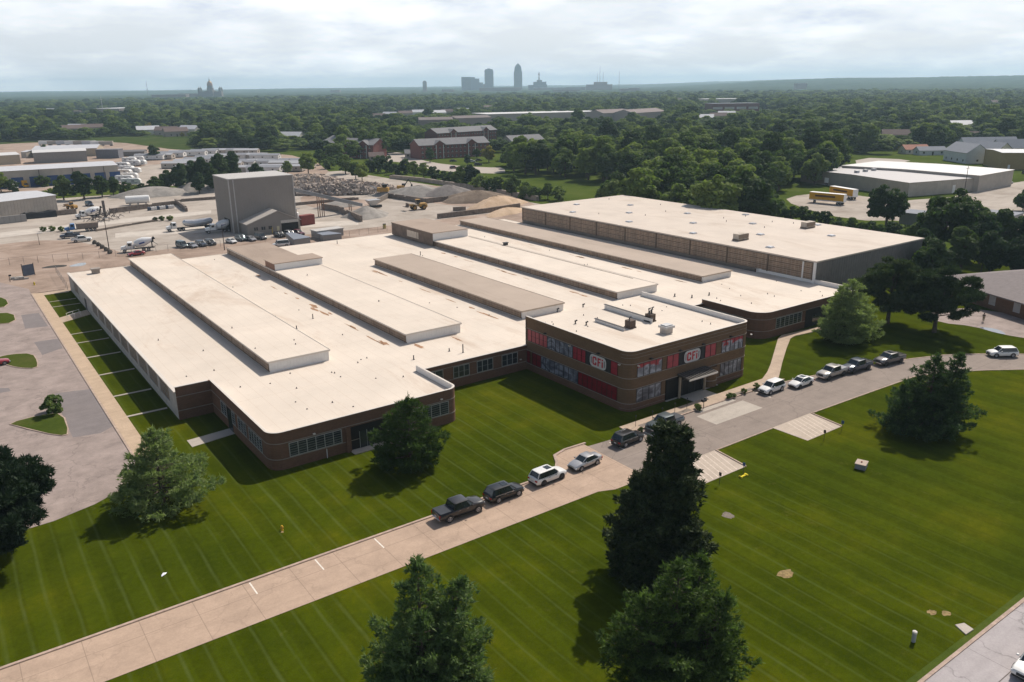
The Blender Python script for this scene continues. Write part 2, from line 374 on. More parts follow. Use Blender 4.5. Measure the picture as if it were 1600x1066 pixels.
# ---- strip walk west of the building with kerb, and its cross walks
sheet('walk_strip', [(15.3, 103), (17.3, 103), (17.3, 212), (15.3, 213)], 0.12, M_WALKY, th=0.12)
sheet('walk_curb', [(15.0, 103), (15.3, 103), (15.3, 213), (15.0, 213)], 0.14, M_CURB, th=0.14)
sheet('walk_curb', [(15.3, 213), (15.3, 213.3), (22, 213.3), (22, 213)], 0.14, M_CURB, th=0.14)
for v0, w in ((119.6, 0.5), (129.5, 0.45), (141.5, 0.45), (152.8, 0.45), (163.5, 0.35), (170.5, 0.35), (196.0, 0.3), (201.5, 0.3)):
    sheet('cross_walk', [(17.3, v0), (22.8, v0), (22.8, v0+w), (17.3, v0+w)], 0.09, M_PALE, th=0.09)
    sheet('walk_joint', [(17.3, v0-0.14), (22.8, v0-0.14), (22.8, v0), (17.3, v0)], 0.05, mat('dark_edge', (0.07, 0.05, 0.035)), th=0.02)  # narrow dark strip along one side of each cross walk
sheet('door_walk', [(17.3, 181), (23, 184.5), (23, 189), (17.3, 185.5)], 0.10, M_WALK, th=0.1)
sheet('cross_walk', [(17.3, 209.5), (22.5, 209.5), (22.5, 212), (17.3, 212)], 0.10, M_WALK, th=0.1)
# handrail lines on the door walk
sheet('corner_walk', [(22.0, 103.4), (28.2, 104.4), (28.2, 106.6), (22.0, 106.0)], 0.08, M_PALE, th=0.08)
# ---- front driveway
sheet('driveway', [(-60, 62.2), (56.5, 62.2), (58.5, 61.4), (63.6, 61.4), (63.6, 73.0), (60.6, 73.2), (58.4, 72.6), (57.4, 71.0), (56.0, 69.3), (54, 68.8), (-60, 68.9)], 0.06, M_DRIVE)
sheet('drive_curb', [(-60, 68.8), (54.2, 68.75), (54.2, 69.05), (-60, 69.1)], 0.16, M_CURB, th=0.16)
sheet('drive_curb', [(54.2, 68.75), (56.2, 69.25), (57.6, 70.9), (58.6, 72.5), (60.6, 73.1), (64.0, 73.0), (64.0, 73.3), (60.5, 73.4), (58.3, 72.8), (57.3, 71.1), (55.9, 69.5), (54.2, 69.05)], 0.16, M_CURB, th=0.16)
road_top = [(96.4, 71.8), (103, 71.6), (109.8, 70.4), (117, 68.9), (124, 67.2), (130, 65.4), (136, 63.2), (141.5, 59.8), (147, 55.4), (156, 47), (172, 30)]
road_bot = [(163, 24.6), (150, 40), (143, 48.2), (139, 51.8), (134, 55.2), (128, 58.6), (122.3, 60.6), (111.3, 61.0), (96.3, 61.45), (76, 61.5), (63.6, 61.5)]
sheet('asphalt_drive', [(63.6, 61.5), (63.6, 72.2), (68, 71.9), (96.4, 71.8)]+road_top[1:]+road_bot, 0.064, M_ASPH)
def strip(name, pts, w, z, m, th=0.15):
    pts = [Vector(p[:2]) for p in pts]; mb = MB()
    L = []; Rr = []
    for i, p in enumerate(pts):
        d = (pts[min(i+1, len(pts)-1)]-pts[max(i-1, 0)]).normalized(); n = Vector((-d.y, d.x))*w/2
        L.append(p+n); Rr.append(p-n)
    mb.loft([[(l.x, l.y, z-th), (l.x, l.y, z), (r.x, r.y, z), (r.x, r.y, z-th)] for l, r in zip(L, Rr)])
    o = mb.build(name, m); o['kind'] = 'structure'; return o
strip('road_curb', [(97, 71.9)]+road_top[1:], 0.22, 0.12, M_CURB)
strip('road_curb', [(72, 71.95), (96.4, 71.95)], 0.25, 0.2, M_CURB, 0.2)
strip('road_curb', [(p[0], p[1]-0.1) for p in road_bot[:8]]+[(96.5, 61.35)], 0.18, 0.1, M_CURB)
strip('road_curb', [(87.4, 61.4), (76.2, 61.4)], 0.18, 0.1, M_CURB)
for u0, u1 in ((67.4, 75.8), (87.7, 96.0)):
    sheet('accessible_bay', [(u0, 56.1), (u1-0.7, 56.1), (u1, 61.5), (u0-0.2, 61.5)], 0.07, M_PAD)
    mb = MB(); k = 0
    x = u0+1.2
    while x < u1-1.6:
        mb.add([(x, 56.3, 0.076), (x+0.13, 56.3, 0.076), (x+1.75, 61.2, 0.076), (x+1.62, 61.2, 0.076)], [(0, 1, 2, 3)]); x += 0.85
    mb.build('bay_marking', mat('worn_bay_marking', (0.60, 0.51, 0.43), 0.85, var=0.25, scale=4))['kind'] = 'structure'
    strip('bay_curb', [(u1+0.1, 61.4), (u1-0.55, 56.1)], 0.2, 0.17, M_CURB, 0.17)
# stall ticks along the kerb
mb = MB()
for u in [at(*q_).x-0.07 for q_ in ((595, 852), (500, 884), (396, 920))]: mb.box(u, u+0.14, 66.4, 68.6, 0.06, 0.066)
for u in (66.6, 72.6, 96.5, 102.7, 109.2, 116.2): mb.add([(u, 68.6, 0.07), (u+0.14, 68.6, 0.07), (u+0.14, 71.4 if u < 100 else 70.2-(u-100)*0.12, 0.07), (u, 71.4 if u < 100 else 70.2-(u-100)*0.12, 0.07)], [(0, 1, 2, 3)])
mb.build('stall_marking', M_WHITEPAINT)['kind'] = 'structure'
sheet('concrete_patch', [(82.3, 66.8), (92.3, 66.8), (92.3, 70.4), (82.3, 70.4)], 0.069, M_PALE)
sheet('drop_curb', [(83.8, 70.9), (91.4, 70.9), (91.4, 71.8), (83.8, 71.8)], 0.1, M_PALE, th=0.1)
# pavement between kerb and office block
sheet('sidewalk', [(70.9, 72.05), (71.0, 74.2), (102.0, 74.4), (104.8, 72.2), (96.6, 72.05)], 0.15, M_WALK, th=0.13)
sheet('footpath', [(p.x, p.y) for p in px((1191, 593), (1198.8, 582.5), (1204, 570), (1209, 553), (1215.6, 530), (1221, 525), (1275, 512.8), (1310, 505), (1314, 510), (1278, 518), (1242, 526), (1235, 530), (1229, 545), (1222, 568), (1217, 590), (1206, 602))], 0.156, M_WALK, th=0.13)
sheet('planting_bed', [(73.4, 72.12), (83.4, 72.12), (83.4, 73.0), (73.4, 73.0)], 0.18, M_GRAVEL, th=0.1)
sheet('planting_bed', [(91.6, 72.12), (97.2, 72.12), (97.2, 72.9), (91.6, 72.9)], 0.18, M_GRAVEL, th=0.1)
sheet('entrance_slab', [(83.0, 76.9), (86.1, 76.9), (86.1, 74.3), (91.2, 74.3), (91.2, 76.9), (94.4, 76.9), (94.4, 80.5), (83.0, 80.5)], 0.13, M_PALE, th=0.12)
sheet('entrance_step', [(38.2, 88.3), (46.5, 88.3), (46.5, 92.5), (38.2, 92.5)], 0.13, M_PALE, th=0.12)
# lot by the brown-roofed building, puddle
sheet('side_lot', smooth_poly(px((1440, 492), (1500, 480), (1560, 488), (1640, 500), (1700, 510), (1700, 545), (1620, 532), (1560, 522), (1520, 510), (1470, 505)), 1), 0.06, M_LOT)
pm, pt, pb = newmat('puddle_water'); pb.inputs['Base Color'].default_value = (0.2, 0.22, 0.25, 1); pb.inputs['Roughness'].default_value = 0.03; pb.inputs['Specular IOR Level'].default_value = 1.0
pt.links.new(noise(pt, 3.0, 2, 0.5, pos(pt)), pt.nodes.new('ShaderNodeBump').inputs['Height'])
sheet('puddle', smooth_poly(px((1526, 511), (1548, 513), (1562, 516), (1574, 524), (1560, 521.5), (1540, 516)), 2), 0.068, pm)
# the street and its kerb
sheet('street', [(-60, 8), (320, 8), (320, 23.6), (-60, 23.6)], 0.06, M_STREET)
strip('street_curb', [(-60, 23.75), (320, 23.75)], 0.3, 0.14, M_CURB, 0.14)
sheet('street_joint', [(-60, 20.1), (320, 20.1), (320, 20.18), (-60, 20.18)], 0.065, mat('tar_joint', (0.12, 0.1, 0.09)))
sheet('storm_inlet', px((1492, 978), (1506, 975), (1521, 985), (1509, 993)), 0.12, M_PALE, th=0.1)
M_BARE = mat('bare_earth', (0.24, 0.17, 0.075), 0.95, var=0.5, scale=3)
for c, a, bb in (((1229, 897), 1.1, 0.5), ((1456, 957), 0.5, 0.25), ((1478, 959), 0.45, 0.25), ((1137, 806), 0.75, 0.45), ((441, 832), 0.2, 0.12)):
    p = at(*c); rg = random.Random(c[0])
    sheet('bare_patch', [(p.x+a*math.cos(i*.52)*rg.uniform(.55, 1.2), p.y+bb*1.6*math.sin(i*.52)*rg.uniform(.55, 1.2)) for i in range(12)], 0.036, M_BARE if c[0] != 1137 else mat('drain_ring', (0.16, 0.13, 0.1), var=0.4, scale=4))
# ================================================================ factory
def brickmat(name, c1, c2, mortar):
    m, t, b = newmat(name)
    g = t.nodes.new('ShaderNodeNewGeometry'); sp = t.nodes.new('ShaderNodeSeparateXYZ'); t.links.new(g.outputs['Position'], sp.inputs[0])
    cb = t.nodes.new('ShaderNodeCombineXYZ'); t.links.new(math_(t, 'ADD', sp.outputs[0], sp.outputs[1]), cb.inputs[0]); t.links.new(sp.outputs[2], cb.inputs[1])
    br = t.nodes.new('ShaderNodeTexBrick'); br.inputs['Scale'].default_value = 1.0; br.inputs['Brick Width'].default_value = 0.24; br.inputs['Row Height'].default_value = 0.085
    br.inputs['Mortar Size'].default_value = 0.008; br.inputs['Color1'].default_value = c1+(1,); br.inputs['Color2'].default_value = c2+(1,); br.inputs['Mortar'].default_value = mortar+(1,)
    t.links.new(cb.outputs[0], br.inputs['Vector'])
    col = mix(t, 0.6, br.outputs[0], ramp(t, noise(t, 0.5, 7, 0.7, pos(t, (1, 1, 2.5))), [(0.3, (0.72,)*3), (0.7, (1.12,)*3)]), 'MULTIPLY')
    t.links.new(col, b.inputs['Base Color']); b.inputs['Roughness'].default_value = 0.9; b.inputs['Specular IOR Level'].default_value = 0.15
    return m
M_BRICK = brickmat('red_brown_brick', (0.145, 0.072, 0.046), (0.195, 0.097, 0.062), (0.165, 0.12, 0.09))
M_BRICKT = brickmat('tan_brown_brick', (0.135, 0.078, 0.042), (0.175, 0.102, 0.056), (0.15, 0.11, 0.08))
M_STONE = mat('pale_stone_band', (0.27, 0.225, 0.19), 0.85)
M_COPING = mat('white_coping', (0.62, 0.56, 0.50), 0.6, var=0.05)
M_WHITEWALL = mat('white_metal_wall', (0.70, 0.68, 0.66), 0.6, var=0.05)
M_FOUND = mat('pale_base_wall', (0.40, 0.37, 0.34), 0.9, var=0.2, scale=0.8)
M_DKMETAL = mat('dark_metal', (0.05, 0.05, 0.055), 0.5, 0.3)
M_GREYMETAL = mat('galvanised_metal', (0.42, 0.42, 0.43), 0.45, 0.5)
M_WGLASS = glassmat('dark_window_glass', (0.035, 0.04, 0.045))
M_WFRAME = mat('grey_window_frame', (0.33, 0.32, 0.30), 0.6)
def roofmat(name, c, dirt, amt, seams=True, seed=0):
    m, t, b = newmat(name); P = pos(t, loc=(seed, seed, 0))
    col = ramp(t, noise(t, 0.12, 8, 0.6, P), [(0.3, tuple(x*0.86 for x in c)), (0.7, c)])
    d = ramp(t, noise(t, 0.10, 9, 0.72, pos(t, (1, 0.35, 1), loc=(seed+9, 0, 0)), 0.8), [(0.53, (0, 0, 0)), (0.74, (1, 1, 1))])
    col = mix(t, math_(t, 'MULTIPLY', d, amt), col, dirt)
    d2 = ramp(t, noise(t, 1.1, 8, 0.75, pos(t, loc=(0, seed+4, 0))), [(0.57, (0, 0, 0)), (0.72, (1, 1, 1))])
    col = mix(t, math_(t, 'MULTIPLY', d2, amt*0.4), col, dirt)
    if seams:
        sp = t.nodes.new('ShaderNodeSeparateXYZ'); t.links.new(pos(t), sp.inputs[0])
        ln = math_(t, 'LESS_THAN', math_(t, 'PINGPONG', sp.outputs[0], 0.95), 0.03)
        l2 = math_(t, 'LESS_THAN', math_(t, 'PINGPONG', sp.outputs[1], 7.5), 0.04)
        col = mix(t, math_(t, 'MULTIPLY', math_(t, 'MAXIMUM', ln, l2), 0.3), col, dirt)
    t.links.new(col, b.inputs['Base Color']); b.inputs['Roughness'].default_value = 0.75; b.inputs['Specular IOR Level'].default_value = 0.25
    bump(t, b, noise(t, 0.8, 4, 0.6, P), 0.2, 0.03)
    return m
M_ROOF = roofmat('white_roof_membrane', (0.69, 0.60, 0.51), (0.40, 0.27, 0.18), 0.6)
M_ROOFW = roofmat('warehouse_roof_membrane', (0.60, 0.515, 0.44), (0.36, 0.27, 0.2), 0.7, False, 20)
M_ROOFTAN = roofmat('tan_gravel_roof', (0.37, 0.285, 0.225), (0.20, 0.15, 0.115), 0.7, False, 40)
M_ROOFTANL = roofmat('light_tan_roof', (0.43, 0.345, 0.28), (0.25, 0.19, 0.15), 0.6, False, 60)
def glazedmat(name):
    """long band of small dirty panes"""
    m, t, b = newmat(name)
    g = t.nodes.new('ShaderNodeNewGeometry'); sp = t.nodes.new('ShaderNodeSeparateXYZ'); t.links.new(g.outputs['Position'], sp.inputs[0])
    cb = t.nodes.new('ShaderNodeCombineXYZ'); t.links.new(math_(t, 'ADD', sp.outputs[0], sp.outputs[1]), cb.inputs[0]); t.links.new(sp.outputs[2], cb.inputs[1])
    br = t.nodes.new('ShaderNodeTexBrick'); br.offset = 0.0; br.inputs['Scale'].default_value = 1.0; br.inputs['Brick Width'].default_value = 0.95; br.inputs['Row Height'].default_value = 0.42
    br.inputs['Mortar Size'].default_value = 0.05; br.inputs['Color1'].default_value = (0.17, 0.105, 0.068, 1); br.inputs['Color2'].default_value = (0.24, 0.155, 0.10, 1); br.inputs['Mortar'].default_value = (0.30, 0.23, 0.175, 1)
    t.links.new(cb.outputs[0], br.inputs['Vector'])
    n2 = ramp(t, noise(t, 0.7, 4, 0.8, pos(t, (1, 1, 0.2))), [(0.35, (0.6,)*3), (0.65, (1.15,)*3)])
    t.links.new(mix(t, 0.8, br.outputs[0], n2, 'MULTIPLY'), b.inputs['Base Color']); b.inputs['Roughness'].default_value = 0.45
    return m
M_CLER = glazedmat('brown_clerestory_glazing')
fac = thing('factory_building', 'large brick factory with flat white roofs and a two storey office with red window graphics', 'factory', (23.1, 90, 0))
def P_(name, mb, m, **k): return mb.build(name, m, fac, world=True, **k)
def rounded(x0, x1, y0, y1, rs, n=6):
    """rectangle with corner radii rs = (x0y0, x1y0, x1y1, x0y1)"""
    out = []
    for (cx_, cy_, sx_, sy_, a0), r in zip(((x0, y0, 1, 1, 180), (x1, y0, -1, 1, 270), (x1, y1, -1, -1, 0), (x0, y1, 1, -1, 90)), rs):
        if r <= 0: out.append((cx_, cy_)); continue
        ox, oy = cx_+sx_*r, cy_+sy_*r
        for i in range(n+1):
            a = R(a0+90*i/n); out.append((ox+r*math.cos(a), oy+r*math.sin(a)))
    return out
def grow(poly, d):
    n = len(poly); out = []
    for i in range(n):
        p0, p1, p2 = Vector(poly[i-1]), Vector(poly[i]), Vector(poly[(i+1) % n])
        e1 = (p1-p0).normalized(); e2 = (p2-p1).normalized()
        nn = (Vector((e1.y, -e1.x))+Vector((e2.y, -e2.x))).normalized()
        c = max(0.4, nn.dot(Vector((e1.y, -e1.x)))); out.append(tuple(p1+nn*(d/c)))
    return out
def wallring(poly, z0, z1, th, open_edges=()):
    mb = MB(); n = len(poly); inn = grow(poly, -th)
    for i in range(n):
        if i in open_edges: continue
        j = (i+1) % n; a, b, c, d = poly[i], poly[j], inn[j], inn[i]
        mb.add([(a[0], a[1], z0), (b[0], b[1], z0), (c[0], c[1], z0), (d[0], d[1], z0), (a[0], a[1], z1), (b[0], b[1], z1), (c[0], c[1], z1), (d[0], d[1], z1)],
               [(0, 1, 5, 4), (2, 3, 7, 6), (4, 5, 6, 7)])
    return mb
# --- main single-storey shed walls & roof
main = [(23.1, 114.2), (27.9, 114.2), (27.9, 101.4), (148.5, 101.4), (148.5, 211), (23.1, 211)]
b_ = MB(); b_.box(23.1, 23.4, 114.2, 211, 0, 1.35); P_('base_wall', b_, M_FOUND)
b_ = MB()
b_.box(23.1, 148.5, 210.7, 211, 0, 4.2); b_.box(148.2, 148.5, 113, 210.7, 0, 4.2); b_.box(23.1, 23.4, 114.2, 210.7, 4.04, 4.058)

q = MB(); q.box(23.1, 23.4, 114.2, 118.5, 1.35, 4.04); P_('corner_wall', q, M_FOUND)
P_('wall', b_, mat('pale_block_wall', (0.36, 0.32, 0.29), var=0.2, scale=0.6))
# west wall: windows between piers
vv = 118.5; k = 0
edges = []
while vv < 208:
    w = 5.6 if not (180 < vv < 188) else 3.0
    edges.append((vv, min(vv+w, 208))); vv += w+1.5
for a, c in edges:
    wd = (a+c)/2
    if 183 < wd < 198 or wd > 203:
        q = MB(); q.box(23.12, 23.4, a, c, 1.35, 4.04); P_('blind_wall', q, M_FOUND); continue
    g_ = MB(); g_.box(23.18, 23.3, a, c, 1.35, 3.75)
    w_ = P_('window', g_, M_CLER)
    fr = MB()
    n_ = 5
    for i in range(n_+1):
        y = a+(c-a)*i/n_; fr.box(23.12, 23.2, y-0.035, y+0.035, 1.35, 3.75)
    for z in (1.38, 2.15, 2.95, 3.72): fr.box(23.14, 23.2, a, c, z-0.03, z+0.03)
    fo = fr.build('frame', M_WFRAME, w_)
    fo.data.transform(Matrix.Translation(-fac.location))
M_PIER = mat('pier_block_face', (0.40, 0.36, 0.33), var=0.15)
for i in range(len(edges)):
    q = MB(); q.box(23.12, 23.4, edges[i][1], edges[i+1][0] if i+1 < len(edges) else 211, 1.35, 4.05); P_('pier', q, M_PIER)

b_ = MB(); b_.box(23.05, 23.15, 188.6, 190.6, 0, 2.4); P_('side_door', b_, M_DKMETAL)
b_ = MB(); b_.box(22.9, 23.45, 114.2, 211.2, 4.05, 4.25); P_('gutter_edge', b_, M_COPING)
# roof plane
roof = MB(); roof.prism([(23.3, 114.0), (28.0, 114.0), (28.0, 101.2), (148.4, 101.2), (148.4, 210.9), (23.3, 210.9)], 4.06, 4.2); P_('roof', roof, M_ROOF)
# --- monitors (raised clerestory roofs)
def monitor(u0, u1, v0, v1, h, top, over=0.0):
    z0, z1 = 4.2, 4.2+h
    c = MB(); c.box(u0, u1, v0, v1, z0-0.1, z1-0.16, 0)
    body = P_('monitor', c, M_WHITEWALL)
    g = MB(); g.box(u0-0.05, u0-0.002, v0+0.3, v1-0.3, z0+0.28, z1-0.2)
    go = g.build('clerestory_glazing', M_CLER, body); go.data.transform(Matrix.Translation(-fac.location))
    f2 = MB()
    y = v0+0.3
    while y < v1: f2.box(u0-0.1, u0-0.04, y-0.06, y+0.06, z0+0.15, z1-0.16); y += 5.85
    f2.box(u0-0.09, u0-0.04, v0, v1, z0+0.12, z0+0.30)
    fo = f2.build('mullion', mat('brown_frame', (0.17, 0.115, 0.08)), body); fo.data.transform(Matrix.Translation(-fac.location))
    if top == 'ribs':
        pass
    r = MB(); r.box(u0-0.22, u1+0.15, v0-0.12, v1+0.1, z1-0.16, z1)
    ro = r.build('monitor_roof', {'white': M_ROOF, 'tan': M_ROOFTANL, 'brown': M_ROOFTAN}[top], body); ro.data.transform(Matrix.Translation(-fac.location))
    e = MB(); e.box(u0-0.26, u0-0.22, v0-0.16, v1+0.1, z1-0.22, z1+0.03); e.box(u0-0.26, u1+0.2, v0-0.2, v0-0.12, z1-0.22, z1+0.05); e.box(u1+0.15, u1+0.2, v0-0.12, v1, z1-0.2, z1+0.06)
    eo = e.build('edge_trim', M_COPING if top == 'white' else mat('tan_trim', (0.45, 0.37, 0.30)), body); eo.data.transform(Matrix.Translation(-fac.location))
    # corrugation of the end wall
    q = MB(); x = u0+0.25
    while x < u1-0.1: q.box(x, x+0.1, v0-0.03, v0-0.001, z0, z1-0.24); x += 0.5
    qo = q.build('end_wall_rib', M_WHITEWALL, body); qo.data.transform(Matrix.Translation(-fac.location))
    return body
monitor(36.7, 46.2, 113.9, 210.5, 1.78, 'white')
monitor(60.0, 70.5, 113.9, 210.2, 1.70, 'white')
monitor(83.9, 93.6, 114.0, 173.6, 1.55, 'tan')
monitor(107.1, 118.0, 113.5, 208.0, 1.6, 'white')
monitor(131.2, 140.4, 112.9, 210.2, 1.45, 'tan')
# roof strips of m2 back part and blocks on top
b_ = MB(); b_.box(59.75, 70.6, 180.8, 209.8, 5.9, 6.02); P_('brown_roof_section', b_, M_ROOFTAN)
b_ = MB(); b_.box(60.0, 71.3, 175.0, 181.0, 5.9, 7.35, 0); o = P_('roof_block', b_, M_WHITEWALL)
b2 = MB(); b2.box(59.7, 71.5, 174.9, 181.2, 7.35, 7.5); P_('roof_block_top', b2, M_ROOFTAN)
b2 = MB(); b2.box(59.93, 59.997, 175.0, 181.0, 5.92, 7.35); P_('roof_block_side', b2, mat('rust_brown_siding', (0.24, 0.13, 0.09), var=0.2))
b_ = MB(); b_.box(106.6, 117.6, 184.6, 207.8, 5.78, 7.75); P_('penthouse', b_, M_WHITEWALL)
b2 = MB(); b2.box(106.4, 117.8, 184.4, 208.0, 7.75, 7.9); P_('penthouse_roof', b2, M_ROOFTAN)
M_SIDING = mat('brown_siding', (0.19, 0.14, 0.11), var=0.25, scale=0.7)
b2 = MB(); b2.box(106.52, 106.597, 184.6, 207.8, 4.4, 7.7)
for k in range(7): b2.box(106.48, 106.52, 184.6, 207.8, 4.6+k*0.45, 4.66+k*0.45)
P_('penthouse_siding', b2, M_SIDING)
b2 = MB(); b2.box(106.44, 106.475, 193.2, 198.6, 5.2, 6.95); b2.box(106.44, 106.475, 192.2, 192.9, 5.2, 6.95); P_('penthouse_lit_opening', b2, mat('painted_opening_light', (0.62, 0.52, 0.42)))  # pale colour paints the light seen through the opening
# pipes and vents of the main roof
rg = random.Random(4)
def vent(u, v, z, h, r=0.09, elbow=False, m=None):
    b = MB(); b.tube((u, v, z), (u, v, z+h), r, n=8); b.tube((u, v, z), (u, v, z+0.08), r*2.2, r*1.3, n=8)
    if elbow: b.tube((u, v, z+h), (u+0.3, v-0.1, z+h+0.12), r*1.3, n=8); b.tube((u, v, z+h-0.15), (u, v, z+h+0.1), r*1.5, n=8)
    P_('roof_vent', b, m or M_DKMETAL)
for p, z, h in (((489, 498), 4.2, 0.9), ((463.5, 514), 4.2, 0.6), ((646.5, 562), 4.2, 0.7), ((723.5, 551), 4.2, 1.4), ((657, 399), 4.2, 1.0), ((527, 381), 4.2, 0.9), ((702, 549), 4.2, 0.5), ((592, 471), 5.9, 0.25)):
    w = at(*p, z); vent(w.x, w.y, z, h)
for i in range(46):
    u = rg.uniform(25, 146); v = rg.uniform(116, 205)
    inmon = [m_ for m_ in ((36.7, 46.2), (60, 70.5), (83.9, 93.6), (107.1, 118), (131.2, 140.4)) if m_[0]-2.5 < u < m_[1]+1]
    z = 5.98 if any(a < u < b-0.4 for a, b in ((36.7, 46.2), (60, 70.5), (107.1, 118))) and v < 170 else 4.2
    if inmon and z == 4.2: continue
    vent(u, v, z, rg.uniform(0.12, 0.3), 0.06)
for i in range(16): vent(rg.uniform(30, 52), rg.uniform(92, 112), 4.2, rg.uniform(0.1, 0.25), 0.06)
# box with hood on m4 roof
w = at(790, 383, 5.8); b_ = MB(); b_.box(w.x-0.5, w.x+0.5, w.y-0.4, w.y+0.4, 5.8, 6.35); b_.box(w.x-0.65, w.x+0.65, w.y-0.5, w.y+0.5, 6.35, 6.5); P_('roof_hood', b_, M_DKMETAL)
b_ = MB(); b_.box(117.4, 117.5, 120, 184, 5.8, 5.86); P_('roof_seam', b_, M_SIDING)
# peeling membrane and rust patches lying on the roof beside the gutters
RUST = mat('rust_stain', (0.33, 0.19, 0.11), 0.95, var=0.5, scale=2.0)
for i, (cx_, cy_, a, bb, z) in enumerate(((470+20, 478, 1.9, 0.5, 4.206), (516, 490, 1.1, 0.3, 4.206), (600, 536, 2.0, 0.4, 4.206), (655, 541, 1.8, 0.45, 4.206), (713, 529.5, 1.8, 0.3, 4.206), (742, 387+46, 1.3, 0.5, 4.206), (693, 343+53, 1.0, 0.4, 4.206), (404, 431, 1.6, 0.5, 4.206))):
    w = at(cx_, cy_, 4.2); b_ = MB(); rgx = random.Random(i)
    b_.add([(w.x+bb*rgx.uniform(.4, 1.3)*math.cos(t*.45), w.y+a*rgx.uniform(.5, 1.3)*math.sin(t*.45), z) for t in range(14)], [tuple(range(14))])
    P_('rust_patch', b_, RUST)
rgp = random.Random(8)
for u0_ in (56.7, 80.6, 104.0, 128.4):
    for _ in range(9):
        v_ = rgp.uniform(116, 172); l_ = rgp.uniform(0.8, 3.2); w_ = rgp.uniform(0.12, 0.42); uu = u0_+rgp.uniform(-0.35, 0.35); b_ = MB()
        b_.add([(uu+w_*rgp.uniform(.5, 1.2)*math.cos(t*.45), v_+l_*rgp.uniform(.6, 1.2)*math.sin(t*.45), 4.206) for t in range(14)], [tuple(range(14))]); P_('rust_patch', b_, RUST)
# --- south wings and office block
def band(poly, z, h, off, m, name='stone_band', skip=()):
    P_(name, wallring(grow(poly, off), z, z+h, off+0.05, skip), m)
def wing(poly, rooftop, zt, m, name='wing_wall', zbands=(1.42, 3.52), holes=()):
    P_(name, wallring(poly, 0, zt, 0.3), m)
    P_('coping', wallring(grow(poly, 0.04), zt, zt+0.09, 0.4), M_COPING)
    inner = grow(poly, -0.3); b = MB(); b.prism(inner, rooftop-0.1, rooftop); P_('roof', b, M_ROOF)
    P_('parapet_lining', wallring(grow(poly, -0.301), rooftop, zt-0.003, 0.02), M_WHITEWALL)
def winunit(face, a0, a1, z0, z1, n, rows=4, glass=None, frame=None, t=0.05, stuck=0.03):
    """window unit. face = ('v', value) wall facing -v, or ('u', value) wall facing -u"""
    ax, c = face; g = MB(); f = MB()
    def bx(mb, s0, s1, z0_, z1_, d0, d1):
        if ax == 'v': mb.box(s0, s1, c-d1, c-d0, z0_, z1_)
        else: mb.box(c-d1, c-d0, s0, s1, z0_, z1_)
    bx(g, a0, a1, z0, z1, 0.012, stuck)
    o = P_('window', g, glass or M_WGLASS)
    for i in range(n+1):
        s = a0+(a1-a0)*i/n; s = min(max(s, a0+t), a1-t); bx(f, s-t, s+t, z0, z1, stuck, stuck+0.06)
    for z in (z0+t, z1-t): bx(f, a0, a1, z-t*0.98, z+t*0.98, stuck, stuck+0.055)
    for r in range(1, rows):
        z = z0+(z1-z0)*r/rows; bx(f, a0, a1, z-t*0.16, z+t*0.16, stuck, stuck+0.045)
    fo = f.build('frame', frame or M_WFRAME, o); fo.data.transform(Matrix.Translation(-fac.location))
    return o
# west wing
W1 = rounded(27.9, 54.9, 89.7, 101.4, (1.7, 1.5, 0, 0)); 
W1 = [p for p in W1[:-2]]+[(54.9, 101.4), (50, 101.4), (27.9, 114.2)]
W1 = rounded(27.9, 54.9, 89.7, 101.4, (1.7, 1.5, 0, 0))[:-1]; W1 += [(27.9, 114.2)]
# walls as an open ring (no wall across the inside)
nW = len(W1)
def wing_open(poly, zt, rooftop, skip, m, zb, capskip=None):
    P_('brick_wall', wallring(poly, 0, zt, 0.3, skip), m)
    P_('coping', wallring(grow(poly, 0.03), zt, zt+0.05, 0.30, skip), M_COPING)
    P_('parapet_lining', wallring(grow(poly, -0.302), rooftop, zt-0.003, 0.04, skip), M_WHITEWALL)
    for z in zb: P_('stone_band', wallring(grow(poly, 0.045), z, z+0.1, 0.09, skip), M_STONE)
# indices: edge i runs from poly[i] to poly[i+1]
skipW = (nW-2,)
wing_open(W1, 5.0, 4.2, skipW, M_BRICK, (1.40, 3.50))
b_ = MB(); b_.prism([(28.3, 92), (30.2, 90.1), (52.8, 90.1), (54.5, 92), (54.5, 101.5), (28.3, 101.5)], 4.08, 4.199); P_('wing_roof', b_, M_ROOF)
b_ = MB(); b_.box(23.1, 27.9, 113.9, 114.2, 0, 5.0); P_('recess_wall', b_, M_BRICK)
b_ = MB(); b_.box(23.0, 27.6, 113.8, 114.35, 5.0, 5.08); P_('recess_coping', b_, M_COPING)
b_ = MB(); b_.box(23.1, 27.6, 114.2, 114.26, 4.2, 5.0); P_('recess_lining', b_, M_WHITEWALL)
b_ = MB()
for z in (1.40, 3.5): b_.box(23.05, 27.9, 113.82, 113.9, z, z+0.1)
P_('recess_band', b_, M_STONE)
